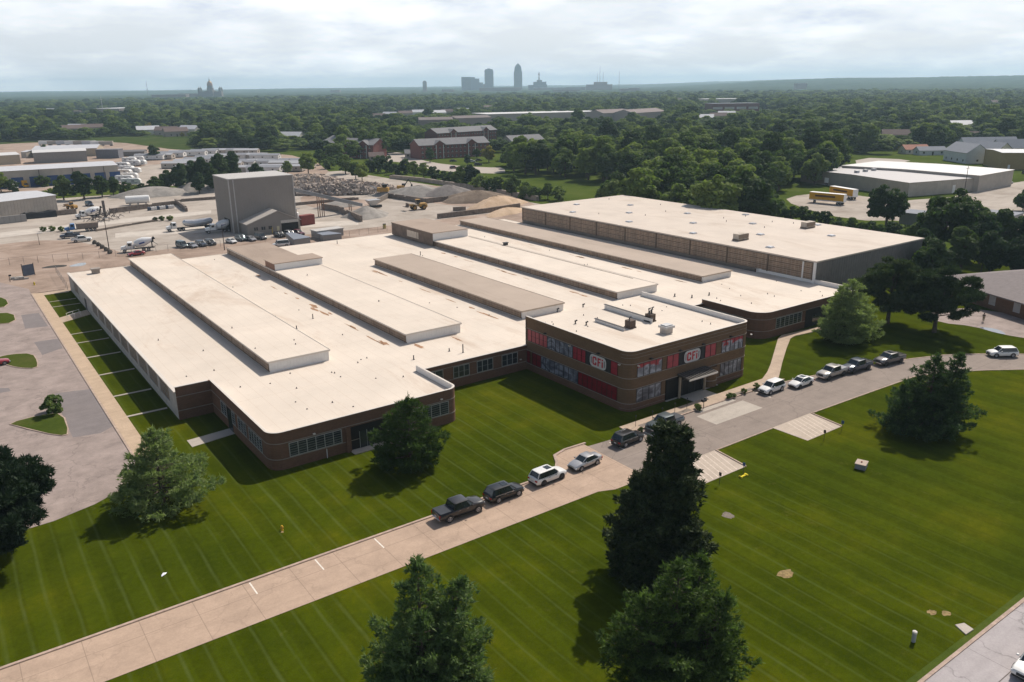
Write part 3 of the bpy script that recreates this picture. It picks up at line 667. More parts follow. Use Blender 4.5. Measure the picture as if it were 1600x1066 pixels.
# mid wall (v=101.4) between wing and office block, and beyond to the east wing
for u0, u1 in ((54.9, 75.4), (101.6, 118.0)):
    b_ = MB(); b_.box(u0, u1, 101.1, 101.4, 0, 4.2); P_('brick_wall', b_, M_BRICK)
    b_ = MB(); b_.box(u0, u1, 101.02, 101.45, 4.2, 4.27); P_('coping', b_, M_COPING)
    b_ = MB()
    for z in (1.40, 3.50): b_.box(u0, u1, 101.05, 101.1, z, z+0.1)
    P_('stone_band', b_, M_STONE)
winunit(('v', 89.7), 30.2, 37.2, 1.52, 3.42, 6, 6)
winunit(('v', 89.7), 47.6, 53.2, 1.52, 3.42, 4, 6)
for a, c, n in ((56.4, 59.2, 2), (61.0, 64.0, 3), (65.4, 68.5, 3), (70.2, 73.4, 3)): winunit(('v', 101.1), a, c, 1.52, 3.48, n, 2)
for a, c, n in ((92.6, 97.6, 5), (98.6, 102.0, 3), (103.2, 104.6, 1), (106.9, 109.4, 2)): winunit(('u', 27.9), a, c, 1.52, 3.42, n, 5)
b_ = MB(); b_.box(27.84, 27.89, 104.8, 106.6, 0.08, 3.3); P_('glass_door', b_, M_WGLASS)
# wing entrance: recess shade painted as a dark panel, with doors and piers
b_ = MB(); b_.box(38.3, 46.4, 89.66, 89.695, 0.14, 3.32); P_('entrance_recess_shade', b_, mat('deep_shade_interior', (0.02, 0.017, 0.015)))
b_ = MB(); b_.box(39.6, 41.7, 89.6, 89.655, 0.14, 2.5); o = P_('door', b_, M_WGLASS)
for s in (39.6, 40.62, 41.64):
    q = MB(); q.box(s-0.03, s+0.03, 89.55, 89.6, 0.14, 2.5); qo = q.build('door_frame', M_WFRAME, o); qo.data.transform(Matrix.Translation(-fac.location))
b_ = MB(); b_.box(37.7, 38.3, 89.35, 89.72, 0, 3.5); P_('brick_pier', b_, M_BRICK)
b_ = MB(); b_.box(46.4, 47.0, 89.35, 89.72, 0, 3.5); P_('brick_pier', b_, M_BRICK)
# small wall lights
for u, v, z in ((33.5, 89.6, 3.75), (52.0, 89.6, 3.9), (73.9, 101.0, 2.0)):
    b_ = MB(); b_.box(u-0.15, u+0.15, v-0.25, v, z, z+0.14); P_('wall_light', b_, M_COPING)
b_ = MB()
for u in (35.0, 47.4): b_.tube((u, 89.6, 0), (u, 89.6, 1.3), 0.05)
P_('downpipe', b_, M_WHITEWALL)
# office block
W2 = rounded(75.3, 101.6, 77.2, 101.4, (1.6, 1.3, 0, 0)); n2_ = len(W2)
wing_open(W2, 9.1, 8.4, (n2_-2,), M_BRICKT, (1.16, 3.40, 5.0, 7.15))
P_('brick_wall', wallring([(75.3, 101.4), (75.3, 101.1), (101.6, 101.1), (101.6, 101.4)], 4.2, 8.35, 0.1), M_WHITEWALL)
b_ = MB(); b_.prism([(75.7, 79.6), (77.7, 77.6), (99.6, 77.6), (101.2, 79.3), (101.2, 101.5), (75.7, 101.5)], 8.28, 8.4); P_('office_roof', b_, M_ROOF)
b_ = MB(); b_.box(75.6, 101.3, 101.38, 101.5, 4.2, 8.38); P_('office_back_wall', b_, M_WHITEWALL)
# the brick of the ground floor is redder
P_('base_course', wallring(grow(W2, 0.012), 0, 1.16, 0.1, (n2_-2,)), M_BRICK)
for z in (0.4, 8.1, 8.6):
    P_('stone_line', wallring(grow(rounded(75.3, 101.6, 77.2, 101.4, (1.6, 1.3, 0, 0)), 0.02), z, z+0.04, 0.06, tuple(range(9, 40))), M_STONE)
# graphics
def picmat(name, dark, light, red, seed, red_at=None):
    m, t, b = newmat(name); P = objco(t)
    n1_ = noise(t, 0.30, 3, 0.45, pos(t, (1, 1, 1.3), loc=(seed, 0, seed)), 1.6)
    n2__ = noise(t, 0.32, 2, 0.4, pos(t, (1, 1, 1.6), loc=(0, seed, 0)), 1.6)
    mid = tuple((a+c)*0.42 for a, c in zip(dark, light))
    col = ramp(t, n1_, [(0.34, dark), (0.45, mid), (0.54, light), (0.60, mid), (0.70, dark), (0.8, mid)])
    col = mix(t, ramp(t, n2__, [(0.5, (0, 0, 0)), (0.66, (0.45, 0.45, 0.45))]), col, mid)
    if red:
        sp = t.nodes.new('ShaderNodeSeparateXYZ'); t.links.new(pos(t), sp.inputs[0])
        f_ = ramp(t, math_(t, 'ADD', n2__, math_(t, 'MULTIPLY', math_(t, 'SUBTRACT', sp.outputs[2], red_at), 0.5)), [(0.56, (0, 0, 0)), (0.66, (1, 1, 1))])
        col = mix(t, f_, col, red)
    t.links.new(col, b.inputs['Base Color']); b.inputs['Roughness'].default_value = 0.35; b.inputs['Specular IOR Level'].default_value = 0.12
    return m
M_RED = mat('red_window_film', (0.28, 0.03, 0.045), 0.35, spec=0.12, var=0.25, scale=0.8)
M_REDF = mat('pale_red_window_film', (0.37, 0.075, 0.085), 0.35, spec=0.12, var=0.2, scale=0.8)
M_DKRED = mat('dark_red_window_film', (0.17, 0.01, 0.018), 0.35, spec=0.12, var=0.3, scale=0.9)
M_BLK = mat('black_window_film', (0.035, 0.035, 0.04), 0.35, spec=0.12)
M_BADGE = mat('white_badge_film', (0.52, 0.50, 0.50), 0.4, var=0.06)
M_LRED = mat('red_letter_film', (0.45, 0.02, 0.03), 0.4, var=0.1)
M_BFRAME = mat('black_window_frame', (0.03, 0.022, 0.02), 0.4)
PIC = [picmat('truck_graphic', (0.05, 0.055, 0.08), (0.27, 0.28, 0.33), None, s) for s in (1.0, 5.0)]
PICR = picmat('chrome_graphic_with_red', (0.16, 0.15, 0.17), (0.42, 0.42, 0.46), (0.36, 0.06, 0.07), 3.0, 6.4)
PICG = picmat('grey_truck_graphic', (0.09, 0.08, 0.09), (0.34, 0.33, 0.35), None, 9.0)
F = ('v', 77.2); L = ('u', 75.3)
def gwin(face, a0, a1, z0, z1, n, m, rows=2): return winunit(face, a0, a1, z0, z1, n, rows, m, M_BFRAME, 0.026)
def gwin_thin(o): return o
gwin(F, 77.0, 82.0, 5.1, 7.12, 4, PICR); gwin(F, 95.0, 100.0, 5.1, 7.12, 5, PICR)
gwin(F, 77.0, 82.0, 1.28, 3.38, 4, PICG); gwin(F, 95.0, 100.0, 1.28, 3.38, 5, PICG)
gwin(F, 83.0, 85.5, 5.1, 7.12, 2, M_REDF); gwin(F, 85.5, 91.2, 5.1, 7.12, 6, M_BLK, 1); gwin(F, 91.2, 93.7, 5.1, 7.12, 2, M_REDF)
gwin(L, 79.3, 80.8, 5.1, 7.12, 1, M_RED); gwin(L, 80.8, 86.3, 5.1, 7.12, 6, M_BLK, 1); gwin(L, 86.3, 89.3, 5.1, 7.12, 3, M_RED)
gwin(L, 89.3, 95.6, 5.1, 7.12, 6, PIC[0]); gwin(L, 95.6, 100.8, 5.1, 7.12, 5, M_REDF)
gwin(L, 79.3, 88.0, 1.28, 3.38, 8, M_DKRED); gwin(L, 88.0, 97.2, 1.28, 3.38, 8, PIC[1]); gwin(L, 97.2, 99.6, 1.28, 3.38, 2, M_DKRED); gwin(L, 100.1, 101.0, 1.28, 3.38, 1, M_DKRED)
def badge(face, a0, a1, z0, z1):
    ax, c = face
    def put(poly, d, m, name, par=None):
        b = MB()
        if ax == 'v': lo = [(x, c-d, z) for x, z in poly]; hi = [(x, c-d-0.01, z) for x, z in poly]
        else: lo = [(c-d, x, z) for x, z in poly]; hi = [(c-d-0.01, x, z) for x, z in poly]
        b.loft([lo, hi]); o = b.build(name, m, par or fac)
        o.data.transform(Matrix.Translation(-fac.location)); return o
    W_, H_ = a1-a0, z1-z0
    r = 0.36*H_
    bd = put(rounded(a0, a1, z0, z1, (r, r, r, r)), 0.10, M_BADGE, 'sign_badge')
    rin = 0.3*H_
    # letters C F I, condensed, drawn on a grid; s: 0..1 left to right as read
    def rect(s0, s1, t0, t1):
        if ax == 'v': xa, xb = a0+W_*s0, a0+W_*s1
        else: xa, xb = a1-W_*s0, a1-W_*s1
        x0_, x1_ = min(xa, xb), max(xa, xb)
        put([(x0_, z0+H_*t0), (x1_, z0+H_*t0), (x1_, z0+H_*t1), (x0_, z0+H_*t1)], 0.112, M_LRED, 'sign_letter', bd)
    T0, T1 = 0.16, 0.84
    rect(0.17, 0.25, T0+0.07, T1-0.07); rect(0.20, 0.40, T1-0.13, T1); rect(0.20, 0.40, T0, T0+0.13); rect(0.34, 0.42, T1-0.26, T1-0.06); rect(0.34, 0.42, T0+0.06, T0+0.26)
    rect(0.48, 0.56, T0, T1); rect(0.56, 0.68, T1-0.13, T1); rect(0.56, 0.65, 0.45, 0.57)
    rect(0.73, 0.81, T0, T1-0.22); rect(0.73, 0.81, T1-0.13, T1)
    # fine black verticals on both sides of the letters
    for s in (0.08, 0.115, 0.88, 0.915):
        xa = a0+W_*s if ax == 'v' else a1-W_*s
        put([(xa-0.03, z0+H_*0.25), (xa+0.03, z0+H_*0.25), (xa+0.03, z0+H_*0.75), (xa-0.03, z0+H_*0.75)], 0.112, M_BLK, 'sign_line', bd)
badge(F, 86.6, 90.1, 5.16, 7.06); badge(L, 81.7, 85.3, 5.16, 7.06)
M_LOBBY = mat('deep_lobby_glass', (0.012, 0.012, 0.013), 0.5, spec=0.15)
# entrance: dark panel painted as recess shade, glass, columns, canopy
b_ = MB(); b_.box(82.95, 91.9, 77.13, 77.195, 0.14, 3.38); P_('entrance_recess_shade', b_, mat('entrance_shade', (0.014, 0.012, 0.012)))
b_ = MB(); b_.box(83.0, 86.0, 77.08, 77.125, 0.3, 3.2); P_('lobby_glass', b_, M_LOBBY)
b_ = MB(); b_.box(86.4, 90.6, 77.08, 77.125, 0.14, 2.6)
o = P_('entrance_door', b_, M_LOBBY); q = MB()
for s in (86.4, 87.8, 89.2, 90.6): q.box(s-0.03, s+0.03, 77.0, 77.08, 0.14, 2.6)
q.box(86.4, 90.6, 77.0, 77.08, 2.55, 2.65); qo = q.build('door_frame', M_DKMETAL, o); qo.data.transform(Matrix.Translation(-fac.location))
b_ = MB(); b_.lathe([(1.35, 0.14), (1.35, 3.38)], 24, c=(93.1, 77.9)); P_('curved_wall', b_, M_BRICKT, smooth=True)
b_ = MB()
for z in (1.16,): b_.lathe([(1.4, z), (1.4, z+0.12)], 24, c=(93.1, 77.9))
P_('curved_band', b_, M_STONE, smooth=True)
for u in (85.5, 91.0):
    b_ = MB(); b_.tube((u, 76.7, 0.1), (u, 76.7, 3.4), 0.21, n=14); P_('column', b_, mat('tan_column', (0.30, 0.24, 0.18)), smooth=True)
b_ = MB(); b_.loft([[(85.3, 77.15, 3.62), (91.4, 77.15, 3.62), (91.4, 77.15, 3.8), (85.3, 77.15, 3.8)], [(85.3, 74.7, 3.38), (91.4, 74.7, 3.38), (91.4, 74.7, 3.56), (85.3, 74.7, 3.56)]])
o = P_('canopy', b_, mat('dark_canopy_roof', (0.06, 0.05, 0.045)))
q = MB()
for k in range(12):
    u = 85.45+k*0.53; q.loft([[(u, 77.1, 3.8), (u+0.12, 77.1, 3.8), (u+0.12, 77.1, 3.9), (u, 77.1, 3.9)], [(u, 74.68, 3.56), (u+0.12, 74.68, 3.56), (u+0.12, 74.68, 3.66), (u, 74.68, 3.66)]])
qo = q.build('canopy_slat', mat('canopy_rib', (0.12, 0.105, 0.095)), o); qo.data.transform(Matrix.Translation(-fac.location))
q = MB(); q.box(85.25, 91.45, 74.6, 74.68, 3.36, 3.6); qo = q.build('canopy_edge', M_COPING, o); qo.data.transform(Matrix.Translation(-fac.location))
# gooseneck lamps over the sign windows, cameras
for u in (79.6, 85.6, 90.6, 96.9):
    b_ = MB(); b_.box(u-0.22, u+0.22, 76.75, 77.19, 7.42, 7.56); P_('wall_lamp', b_, M_DKMETAL)
for v in (83.4, 96.0):
    b_ = MB(); b_.box(74.85, 75.29, v-0.22, v+0.22, 7.42, 7.56); P_('wall_lamp', b_, M_DKMETAL)
for u, v in ((76.9, 76.95), (75.1, 79.0), (101.5, 76.9), (75.05, 90.0)):
    b_ = MB(); b_.box(u-0.05, u+0.2, v-0.2, v+0.1, 6.9, 7.05); P_('security_camera', b_, M_COPING)
# roof furniture of the office block
b_ = MB(); b_.box(90.2, 90.35, 87.5, 98.8, 8.4, 9.15); P_('roof_screen', b_, M_WHITEWALL)
b_ = MB(); b_.box(90.1, 90.45, 87.4, 98.9, 9.15, 9.22); P_('roof_screen_cap', b_, M_DKMETAL)
b_ = MB(); b_.box(83.8, 83.95, 87.2, 94.0, 8.4, 8.85); P_('roof_screen', b_, M_WHITEWALL)
b_ = MB(); b_.box(83.7, 84.05, 87.1, 94.1, 8.85, 8.92); P_('roof_screen_cap', b_, M_DKMETAL)
M_STACK = mat('brown_stack_box', (0.10, 0.07, 0.055))
for u, v, k in ((90.9, 88.6, 4), (85.8, 87.9, 1)):
    b_ = MB(); b_.box(u-0.6, u+0.6, v-0.6, v+0.6, 8.4, 9.65); b_.box(u-0.7, u+0.7, v-0.7, v+0.7, 8.4, 8.6); o = P_('stack_box', b_, M_STACK)
    for i in range(k):
        vent(u-0.4+0.27*i, v+(0.25 if i % 2 else -0.2), 9.65, 0.5+0.25*(i % 3), 0.07, True)
w = at(1041, 520, 8.4)
b_ = MB(); b_.box(w.x-0.75, w.x+0.75, w.y-0.65, w.y+0.65, 8.4, 9.25); o = P_('air_handler', b_, mat('unit_beige', (0.42, 0.38, 0.35)), bevel=0.03)
q = MB(); q.box(w.x-0.95, w.x+0.95, w.y-0.85, w.y+0.85, 9.25, 9.6); q.box(w.x-0.7, w.x+0.7, w.y-0.6, w.y+0.6, 9.6, 9.75); qo = q.build('unit_hood', M_GREYMETAL, o); qo.data.transform(Matrix.Translation(-fac.location))
for p in ((899, 506), (916, 508), (911, 480), (871, 487)):
    w = at(*p, 8.4); vent(w.x, w.y, 8.4, 0.45, 0.09, True)
for i in range(14): vent(rg.uniform(77, 100), rg.uniform(79, 100), 8.4, rg.uniform(0.1, 0.3), 0.05)
# unit at the north-west corner
w = at(150, 427, 4.2)
b_ = MB(); b_.box(w.x-0.8, w.x+0.8, w.y-0.7, w.y+0.7, 4.2, 5.1); b_.box(w.x-1.0, w.x+1.0, w.y-0.9, w.y+0.9, 5.1, 5.4); P_('rooftop_fan', b_, mat('unit_grey', (0.30, 0.26, 0.23)))
# east wing
W3 = rounded(118.0, 149.2, 87.4, 112.4, (3.2, 1.6, 1.2, 0)); n3 = len(W3)
wing_open(W3, 5.0, 4.2, (n3-1-0, n3-2), M_BRICK, (1.40, 3.60))
b_ = MB(); b_.box(118.0, 118.3, 90.6, 101.4, 0, 5.0); P_('brick_wall', b_, M_BRICK)
b_ = MB(); b_.box(117.96, 118.45, 90.6, 101.4, 5.0, 5.08); P_('coping', b_, M_COPING)
b_ = MB(); b_.box(117.955, 118.0, 90.6, 101.4, 1.4, 1.5); b_.box(117.955, 118.0, 90.6, 101.4, 3.6, 3.7); P_('stone_band', b_, M_STONE)
b_ = MB(); b_.prism([(118.3, 91), (121.4, 87.9), (147.4, 87.9), (148.8, 89.4), (148.8, 112.3), (118.3, 112.3)], 4.1, 4.204); P_('wing_roof', b_, M_ROOF)
winunit(('v', 87.4), 122.4, 130.2, 1.5, 3.55, 6, 5); winunit(('v', 87.4), 139.8, 146.4, 1.5, 3.55, 5, 5)
winunit(('u', 118.0), 91.4, 100.6, 1.5, 3.55, 8, 5)
b_ = MB(); b_.box(131.4, 138.8, 87.34, 87.395, 0.1, 3.5); P_('entrance_recess_shade', b_, mat('east_shade', (0.015, 0.013, 0.013)))  # flat panel, its dark colour imitates the shade of the recess
b_ = MB(); b_.box(133.6, 136.2, 87.28, 87.335, 0.1, 2.5); P_('door', b_, M_WGLASS)
for i in range(12): vent(rg.uniform(120, 147), rg.uniform(89, 110), 4.2, rg.uniform(0.12, 0.3), 0.06)
for p in ((1114, 463), (1087, 467), (1060, 461+4)):
    w = at(*p, 4.2); vent(w.x, w.y+1, 4.2, 0.6, 0.12)

# ---- warehouse behind
wh = thing('warehouse_building', 'tall metal sided warehouse with flat beige roof and brown glazed west side', 'warehouse', (149, 98, 0))
def Q_(name, mb, m, par=None, **k):
    o = mb.build(name, m, wh, world=True, **k)
    if par is not None: o.parent = par
    return o
b_ = MB(); b_.box(149, 191.5, 97.8, 202, 0, 8.7); Q_('wall', b_, mat('grey_ribbed_siding', (0.17, 0.155, 0.145), 0.6, var=0.15, scale=0.5))
b_ = MB(); x = 149.5
while x < 191.4: b_.box(x, x+0.12, 97.74, 97.798, 0.1, 8.6); x += 0.9
Q_('siding_rib', b_, mat('grey_ribs', (0.185, 0.17, 0.16)))
b_ = MB(); b_.box(148.75, 191.8, 97.55, 202.3, 8.7, 9.0); Q_('roof', b_, M_ROOFW)
b_ = MB(); b_.box(148.9, 148.999, 98.4, 201.6, 5.0, 8.5); g_ = Q_('clerestory_glazing', b_, M_CLER)
b_ = MB()
for y in np.linspace(98.4, 201.6, 10): b_.box(148.78, 148.9, y-0.16, y+0.16, 4.8, 8.6)
for z in (4.9, 6.1, 7.3, 8.45): b_.box(148.84, 148.9, 98.4, 201.6, z, z+0.1)
Q_('mullion', b_, mat('dark_brown_frame', (0.12, 0.09, 0.07)), g_)
b_ = MB(); b_.box(148.7, 148.95, 97.6, 98.2, 4.0, 8.7); Q_('corner_trim', b_, M_WHITEWALL)
b_ = MB(); b_.box(148.7, 148.95, 100.6, 100.9, 4.9, 8.5); Q_('corner_trim', b_, M_WHITEWALL)
b_ = MB()
skl = mat('skylight_dome', (0.60, 0.60, 0.62), 0.2, var=0.05)
for u, v in [(q_.x, q_.y) for q_ in px((901, 320), (985, 321), (1070, 323), (895, 332), (983, 333), (1074, 334), (1165, 336), (983, 347), (1083, 349), (1176, 350), (1083, 365), (1188, 367), (1203, 387), (1299, 369), (1277, 352))]+[(152, 1e9)][:0]:
    u, v = u*36/45, v*36/45
    q = MB(); q.box(u-0.75, u+0.75, v-0.75, v+0.75, 9.0, 9.18); q.box(u-0.6, u+0.6, v-0.6, v+0.6, 9.18, 9.32); Q_('skylight', q, skl)
for p in ((1157, 375), (1262, 356)):
    w = at(*p, 9.0); q = MB()
    for dx_ in (-0.95, 0.95): q.box(w.x+dx_-0.8, w.x+dx_+0.8, w.y-0.9, w.y+0.9, 9.35, 10.6)
    o = Q_('evaporative_cooler', q, mat('cooler_beige', (0.50, 0.43, 0.36)))
    q = MB(); q.box(w.x-1.9, w.x+1.9, w.y-0.95, w.y+0.95, 9.0, 9.35); q.box(w.x-1.8, w.x+1.8, w.y-0.95, w.y-0.902, 9.5, 10.45, 0); Q_('cooler_louvre', q, mat('louvre_brown', (0.22, 0.17, 0.13)), o)
for i in range(12):
    u, v = rg.uniform(152, 189), rg.uniform(100, 198); q = MB(); q.tube((u, v, 9), (u, v, 9.4), 0.08); Q_('roof_vent', q, M_DKMETAL)
# ================================================================ vehicles
M_TYRE = mat('tyre_rubber', (0.018, 0.018, 0.018), 0.85); M_RIM = mat('alloy_rim', (0.45, 0.45, 0.47), 0.3, 0.8); M_RIMD = mat('dark_rim', (0.06, 0.06, 0.065), 0.35, 0.6)
M_CARGLASS = glassmat('tinted_car_glass', (0.02, 0.028, 0.035), 0.04); M_TRIM = mat('black_plastic_trim', (0.022, 0.022, 0.024), 0.6)
M_HEAD = mat('headlight_lens', (0.6, 0.62, 0.64), 0.12, var=0.03); M_TAIL = mat('tail_light_lens', (0.35, 0.012, 0.012), 0.2)
M_CHROME = mat('chrome_trim', (0.6, 0.6, 0.62), 0.18, 0.9); M_PLATE = mat('number_plate', (0.55, 0.58, 0.62), 0.5)
PAINTS = {'white': paint('white_car_paint', (0.74, 0.73, 0.71)), 'silver': paint('silver_car_paint', (0.42, 0.42, 0.43), 0.5), 'grey': paint('grey_car_paint', (0.12, 0.115, 0.12), 0.5),
          'black': paint('black_car_paint', (0.006, 0.007, 0.009)), 'char': paint('charcoal_car_paint', (0.028, 0.026, 0.028), 0.1), 'navy': paint('blue_grey_car_paint', (0.035, 0.05, 0.08), 0.15),
          'red': paint('red_car_paint', (0.30, 0.02, 0.025)), 'teal': paint('green_grey_car_paint', (0.13, 0.16, 0.17), 0.45), 'blue': paint('blue_truck_paint', (0.03, 0.13, 0.34)), 'beige': paint('champagne_car_paint', (0.33, 0.32, 0.30), 0.4),
          'maroon': paint('maroon_car_paint', (0.12, 0.02, 0.03))}
def wheel(parent, x, y, r, w, rim=None):
    s = 1 if y > 0 else -1
    b = MB(); n = 20; prof = [(r*0.62, -w/2), (r*0.94, -w/2), (r, -w/2+0.03), (r, w/2-0.03), (r*0.94, w/2), (r*0.62, w/2)]
    rings = [[(x+pr*math.cos(2*math.pi*i/n), y+q, r+pr*math.sin(2*math.pi*i/n)) for i in range(n)] for pr, q in prof]
    b.loft(rings, caps=True)
    t = b.build('wheel', M_TYRE, parent, smooth=True)
    b = MB(); yo = y+s*(w/2+0.004)
    b.tube((x, yo-s*0.02, r), (x, yo, r), r*0.22, n=10)
    for k in range(5):
        a = 2*math.pi*k/5; b.tube((x, yo-s*0.012, r), (x+r*0.6*math.cos(a), yo-s*0.012, r+r*0.6*math.sin(a)), r*0.11, r*0.15, n=5)
    n = 20; b.loft([[(x+q*math.cos(2*math.pi*i/n), yy, r+q*math.sin(2*math.pi*i/n)) for i in range(n)] for q, yy in ((r*0.66, yo-s*0.02), (r*0.66, yo), (r*0.56, yo), (r*0.54, yo-s*0.03))], caps=False)
    b.tube((x, yo-s*0.04, r), (x, yo-s*0.03, r), r*0.58, n=16, mi=1)
    b.build('rim', [rim or M_RIM, M_TRIM], t)
def car(kind, pnt, label, cat, group, loc, rz, rim=None, cover=None, racks=False, sunroof=False):
    pm = PAINTS[pnt]
    dims = {'suv': (4.75, 1.88, 1.70, 2.8), 'sedan': (4.65, 1.80, 1.44, 2.7), 'pickup': (5.85, 2.02, 1.93, 3.65), 'van': (5.1, 2.0, 1.95, 3.1), 'coupe': (4.6, 1.85, 1.35, 2.7)}
    L, W_, H_, wb = dims[kind]; hw = W_/2; xf, xr = L/2, -L/2
    t = thing({'suv': 'sport_utility_vehicle', 'sedan': 'sedan_car', 'pickup': 'pickup_truck', 'van': 'passenger_van', 'coupe': 'coupe_car'}[kind], label, cat, loc, rz, group)
    wr = {'suv': 0.37, 'sedan': 0.33, 'pickup': 0.42, 'van': 0.36, 'coupe': 0.33}[kind]
    zb = {'suv': 1.08, 'sedan': 0.93, 'pickup': 1.25, 'van': 1.1, 'coupe': 0.88}[kind]
    fax = wb/2+(0.05 if kind != 'pickup' else 0.1); rax = -wb/2+(0.05 if kind != 'pickup' else 0.1)
    clr = 0.24 if kind != 'pickup' else 0.42
    # deck height along the length: (x, z_top, half width)
    if kind == 'pickup': prof = [(xr, 1.16, hw*0.94), (xr+0.12, 1.2, hw*0.985), (-1.05, 1.22, hw*0.985), (1.3, 1.27, hw*0.985), (1.5, 1.27, hw*0.98), (xf-0.35, 1.17, hw*0.96), (xf-0.08, 1.05, hw*0.9), (xf, 0.86, hw*0.84)]
    elif kind == 'sedan': prof = [(xr, 0.86, hw*0.82), (xr+0.12, 0.98, hw*0.9), (xr+0.75, 1.0, hw*0.97), (0, 0.95, hw), (1.0, 0.95, hw), (1.25, 0.93, hw*0.98), (xf-0.35, 0.78, hw*0.93), (xf-0.07, 0.66, hw*0.82), (xf, 0.52, hw*0.72)]
    elif kind == 'coupe': prof = [(xr, 0.84, hw*0.84), (xr+0.15, 0.95, hw*0.92), (xr+0.85, 0.95, hw*0.98), (0, 0.9, hw), (0.8, 0.9, hw), (xf-0.35, 0.76, hw*0.93), (xf-0.07, 0.66, hw*0.84), (xf, 0.5, hw*0.76)]
    else:
        zf = 1.06 if kind == 'suv' else 1.1
        prof = [(xr, 0.98, hw*0.86), (xr+0.1, 1.08, hw*0.94), (xr+0.6, 1.1, hw*0.985), (0, 1.06, hw), (0.95, zf, hw), (1.2, zf-0.02, hw*0.98), (xf-0.4, zf-0.12, hw*0.94), (xf-0.08, 0.82, hw*0.84), (xf, 0.66, hw*0.76)]
    b = MB(); rings = []
    for x, z, w in prof:
        zz = clr if abs(x) < L/2-0.2 else clr+0.1
        rings.append([(x, -w*0.86, zz), (x, -w*0.97, zz+0.12), (x, -w, (zz+z)/2), (x, -w*0.97, z-0.12), (x, -w*0.86, z-0.01), (x, -w*0.4, z+0.03), (x, 0, z+0.035),
                      (x, w*0.4, z+0.03), (x, w*0.86, z-0.01), (x, w*0.97, z-0.12), (x, w, (zz+z)/2), (x, w*0.97, zz+0.12), (x, w*0.86, zz)])
    b.loft(rings); body = b.build('body', pm, t, smooth=True)
    # wheel arches as dark half rings standing 1 cm proud of the body sides
    for ax in (fax, rax):
        for s in (-1, 1):
            b = MB(); pts = [(ax+(wr+0.07)*math.cos(R(a)), wr+(wr+0.07)*math.sin(R(a))) for a in range(-20, 201, 20)]
            y0, y1 = s*(hw-0.16), s*(hw+0.012)
            b.loft([[(x, y0, max(z, 0.2)) for x, z in pts], [(x, y1, max(z, 0.2)) for x, z in pts]])
            b.build('wheel_arch', M_TRIM, body)
    # greenhouse: lower outline at belt, upper at roof
    if kind == 'pickup': gl = (-1.12, 1.5, -0.95, 0.78); zt = H_
    elif kind == 'sedan': gl = (-1.78, 1.22, -1.0, 0.36); zt = H_
    elif kind == 'coupe': gl = (-1.7, 0.85, -0.9, 0.15); zt = H_
    elif kind == 'van': gl = (-2.4, 1.55, -2.2, 0.95); zt = H_
    else: gl = (-2.22, 1.2, -1.85, 0.5); zt = H_
    x0, x1, x2, x3 = gl; wl, wt = hw*0.93, hw*(0.80 if kind == 'pickup' else 0.76); zl = zb-0.06
    g = MB()
    lo = [(x0, -wl*0.94, zl), (x0+0.3, -wl, zl), (x1-0.5, -wl, zl), (x1, -wl*0.82, zl), (x1, wl*0.82, zl), (x1-0.5, wl, zl), (x0+0.3, wl, zl), (x0, wl*0.94, zl)]
    hi = [(x2, -wt*0.94, zt-0.06), (x2+0.2, -wt, zt-0.05), (x3-0.25, -wt, zt-0.05), (x3, -wt*0.9, zt-0.07), (x3, wt*0.9, zt-0.07), (x3-0.25, wt, zt-0.05), (x2+0.2, wt, zt-0.05), (x2, wt*0.94, zt-0.06)]
    g.loft([lo, hi]); g.build('window_glass', M_CARGLASS, t, smooth=False)
    # pillars
    p = MB()
    for i in (0, 3, 4, 7):
        q = MB(); q.tube(lo[i], hi[i], 0.045, 0.045, n=6); q.build('pillar', pm, t)
    mids = {'pickup': (0.45, 0.97), 'sedan': (0.48,), 'coupe': (0.3,), 'van': (0.3, 0.62), 'suv': (0.25, 0.58)}[kind]
    for f_ in mids:
        for s in (1, 2), (6, 5):
            a = Vector(lo[s[0]]).lerp(Vector(lo[s[1]]), f_); c = Vector(hi[s[0]]).lerp(Vector(hi[s[1]]), f_); q = MB(); q.tube(a, c, 0.028, n=6); q.build('door_pillar', M_TRIM, t)
    r = MB()
    rr_ = [(x, y, z) for x, y, z in hi]
    r.loft([[(x, y*1.03, z-0.01) for x, y, z in rr_], [(x, y*1.02, z+0.03) for x, y, z in rr_], [(x*0.93+0.07*(x2+x3)/2, y*0.8, z+0.065) for x, y, z in rr_]])
    ro = r.build('roof', pm, t, smooth=True)
    if sunroof:
        q = MB(); q.box(x3-1.0, x3-0.25, -0.42, 0.42, zt, zt+0.025); q.build('sunroof', M_CARGLASS, ro)
    if racks:
        q = MB()
        for s in (-1, 1): q.tube((x2+0.15, s*wt*0.93, zt+0.05), (x3-0.3, s*wt*0.93, zt+0.05), 0.025, n=6)
        q.build('roof_rail', M_CHROME, ro)
    # front and rear
    hd = prof[-2][1]
    for s in (-1, 1):
        q = MB(); q.box(xf-0.22, xf-0.015, s*hw*0.66-0.19, s*hw*0.66+0.19, hd-0.26, hd-0.07); q.build('headlight', M_HEAD, t, bevel=0.02)
        q = MB(); zr = prof[0][1]
        if kind == 'pickup': q.box(xr-0.02, xr+0.12, s*hw*0.84-0.09, s*hw*0.84+0.09, zr-0.42, zr-0.02)
        else: q.box(xr-0.015, xr+0.22, s*hw*0.72-0.17, s*hw*0.72+0.17, zr-0.27, zr-0.06)
        q.build('tail_light', M_TAIL, t, bevel=0.015)
        q = MB(); xm = x1-0.45; q.box(xm-0.09, xm+0.09, s*(hw+0.02), s*(hw+0.2), zb+0.0, zb+0.16); q.build('wing_mirror', pm if kind != 'pickup' else M_TRIM, t, bevel=0.03)
        q = MB()
        for dx_ in ((0.55, -0.45) if kind != 'coupe' else (0.2,)): q.box(dx_-0.1, dx_+0.08, s*(hw-0.005), s*(hw+0.022), zb-0.2, zb-0.165)
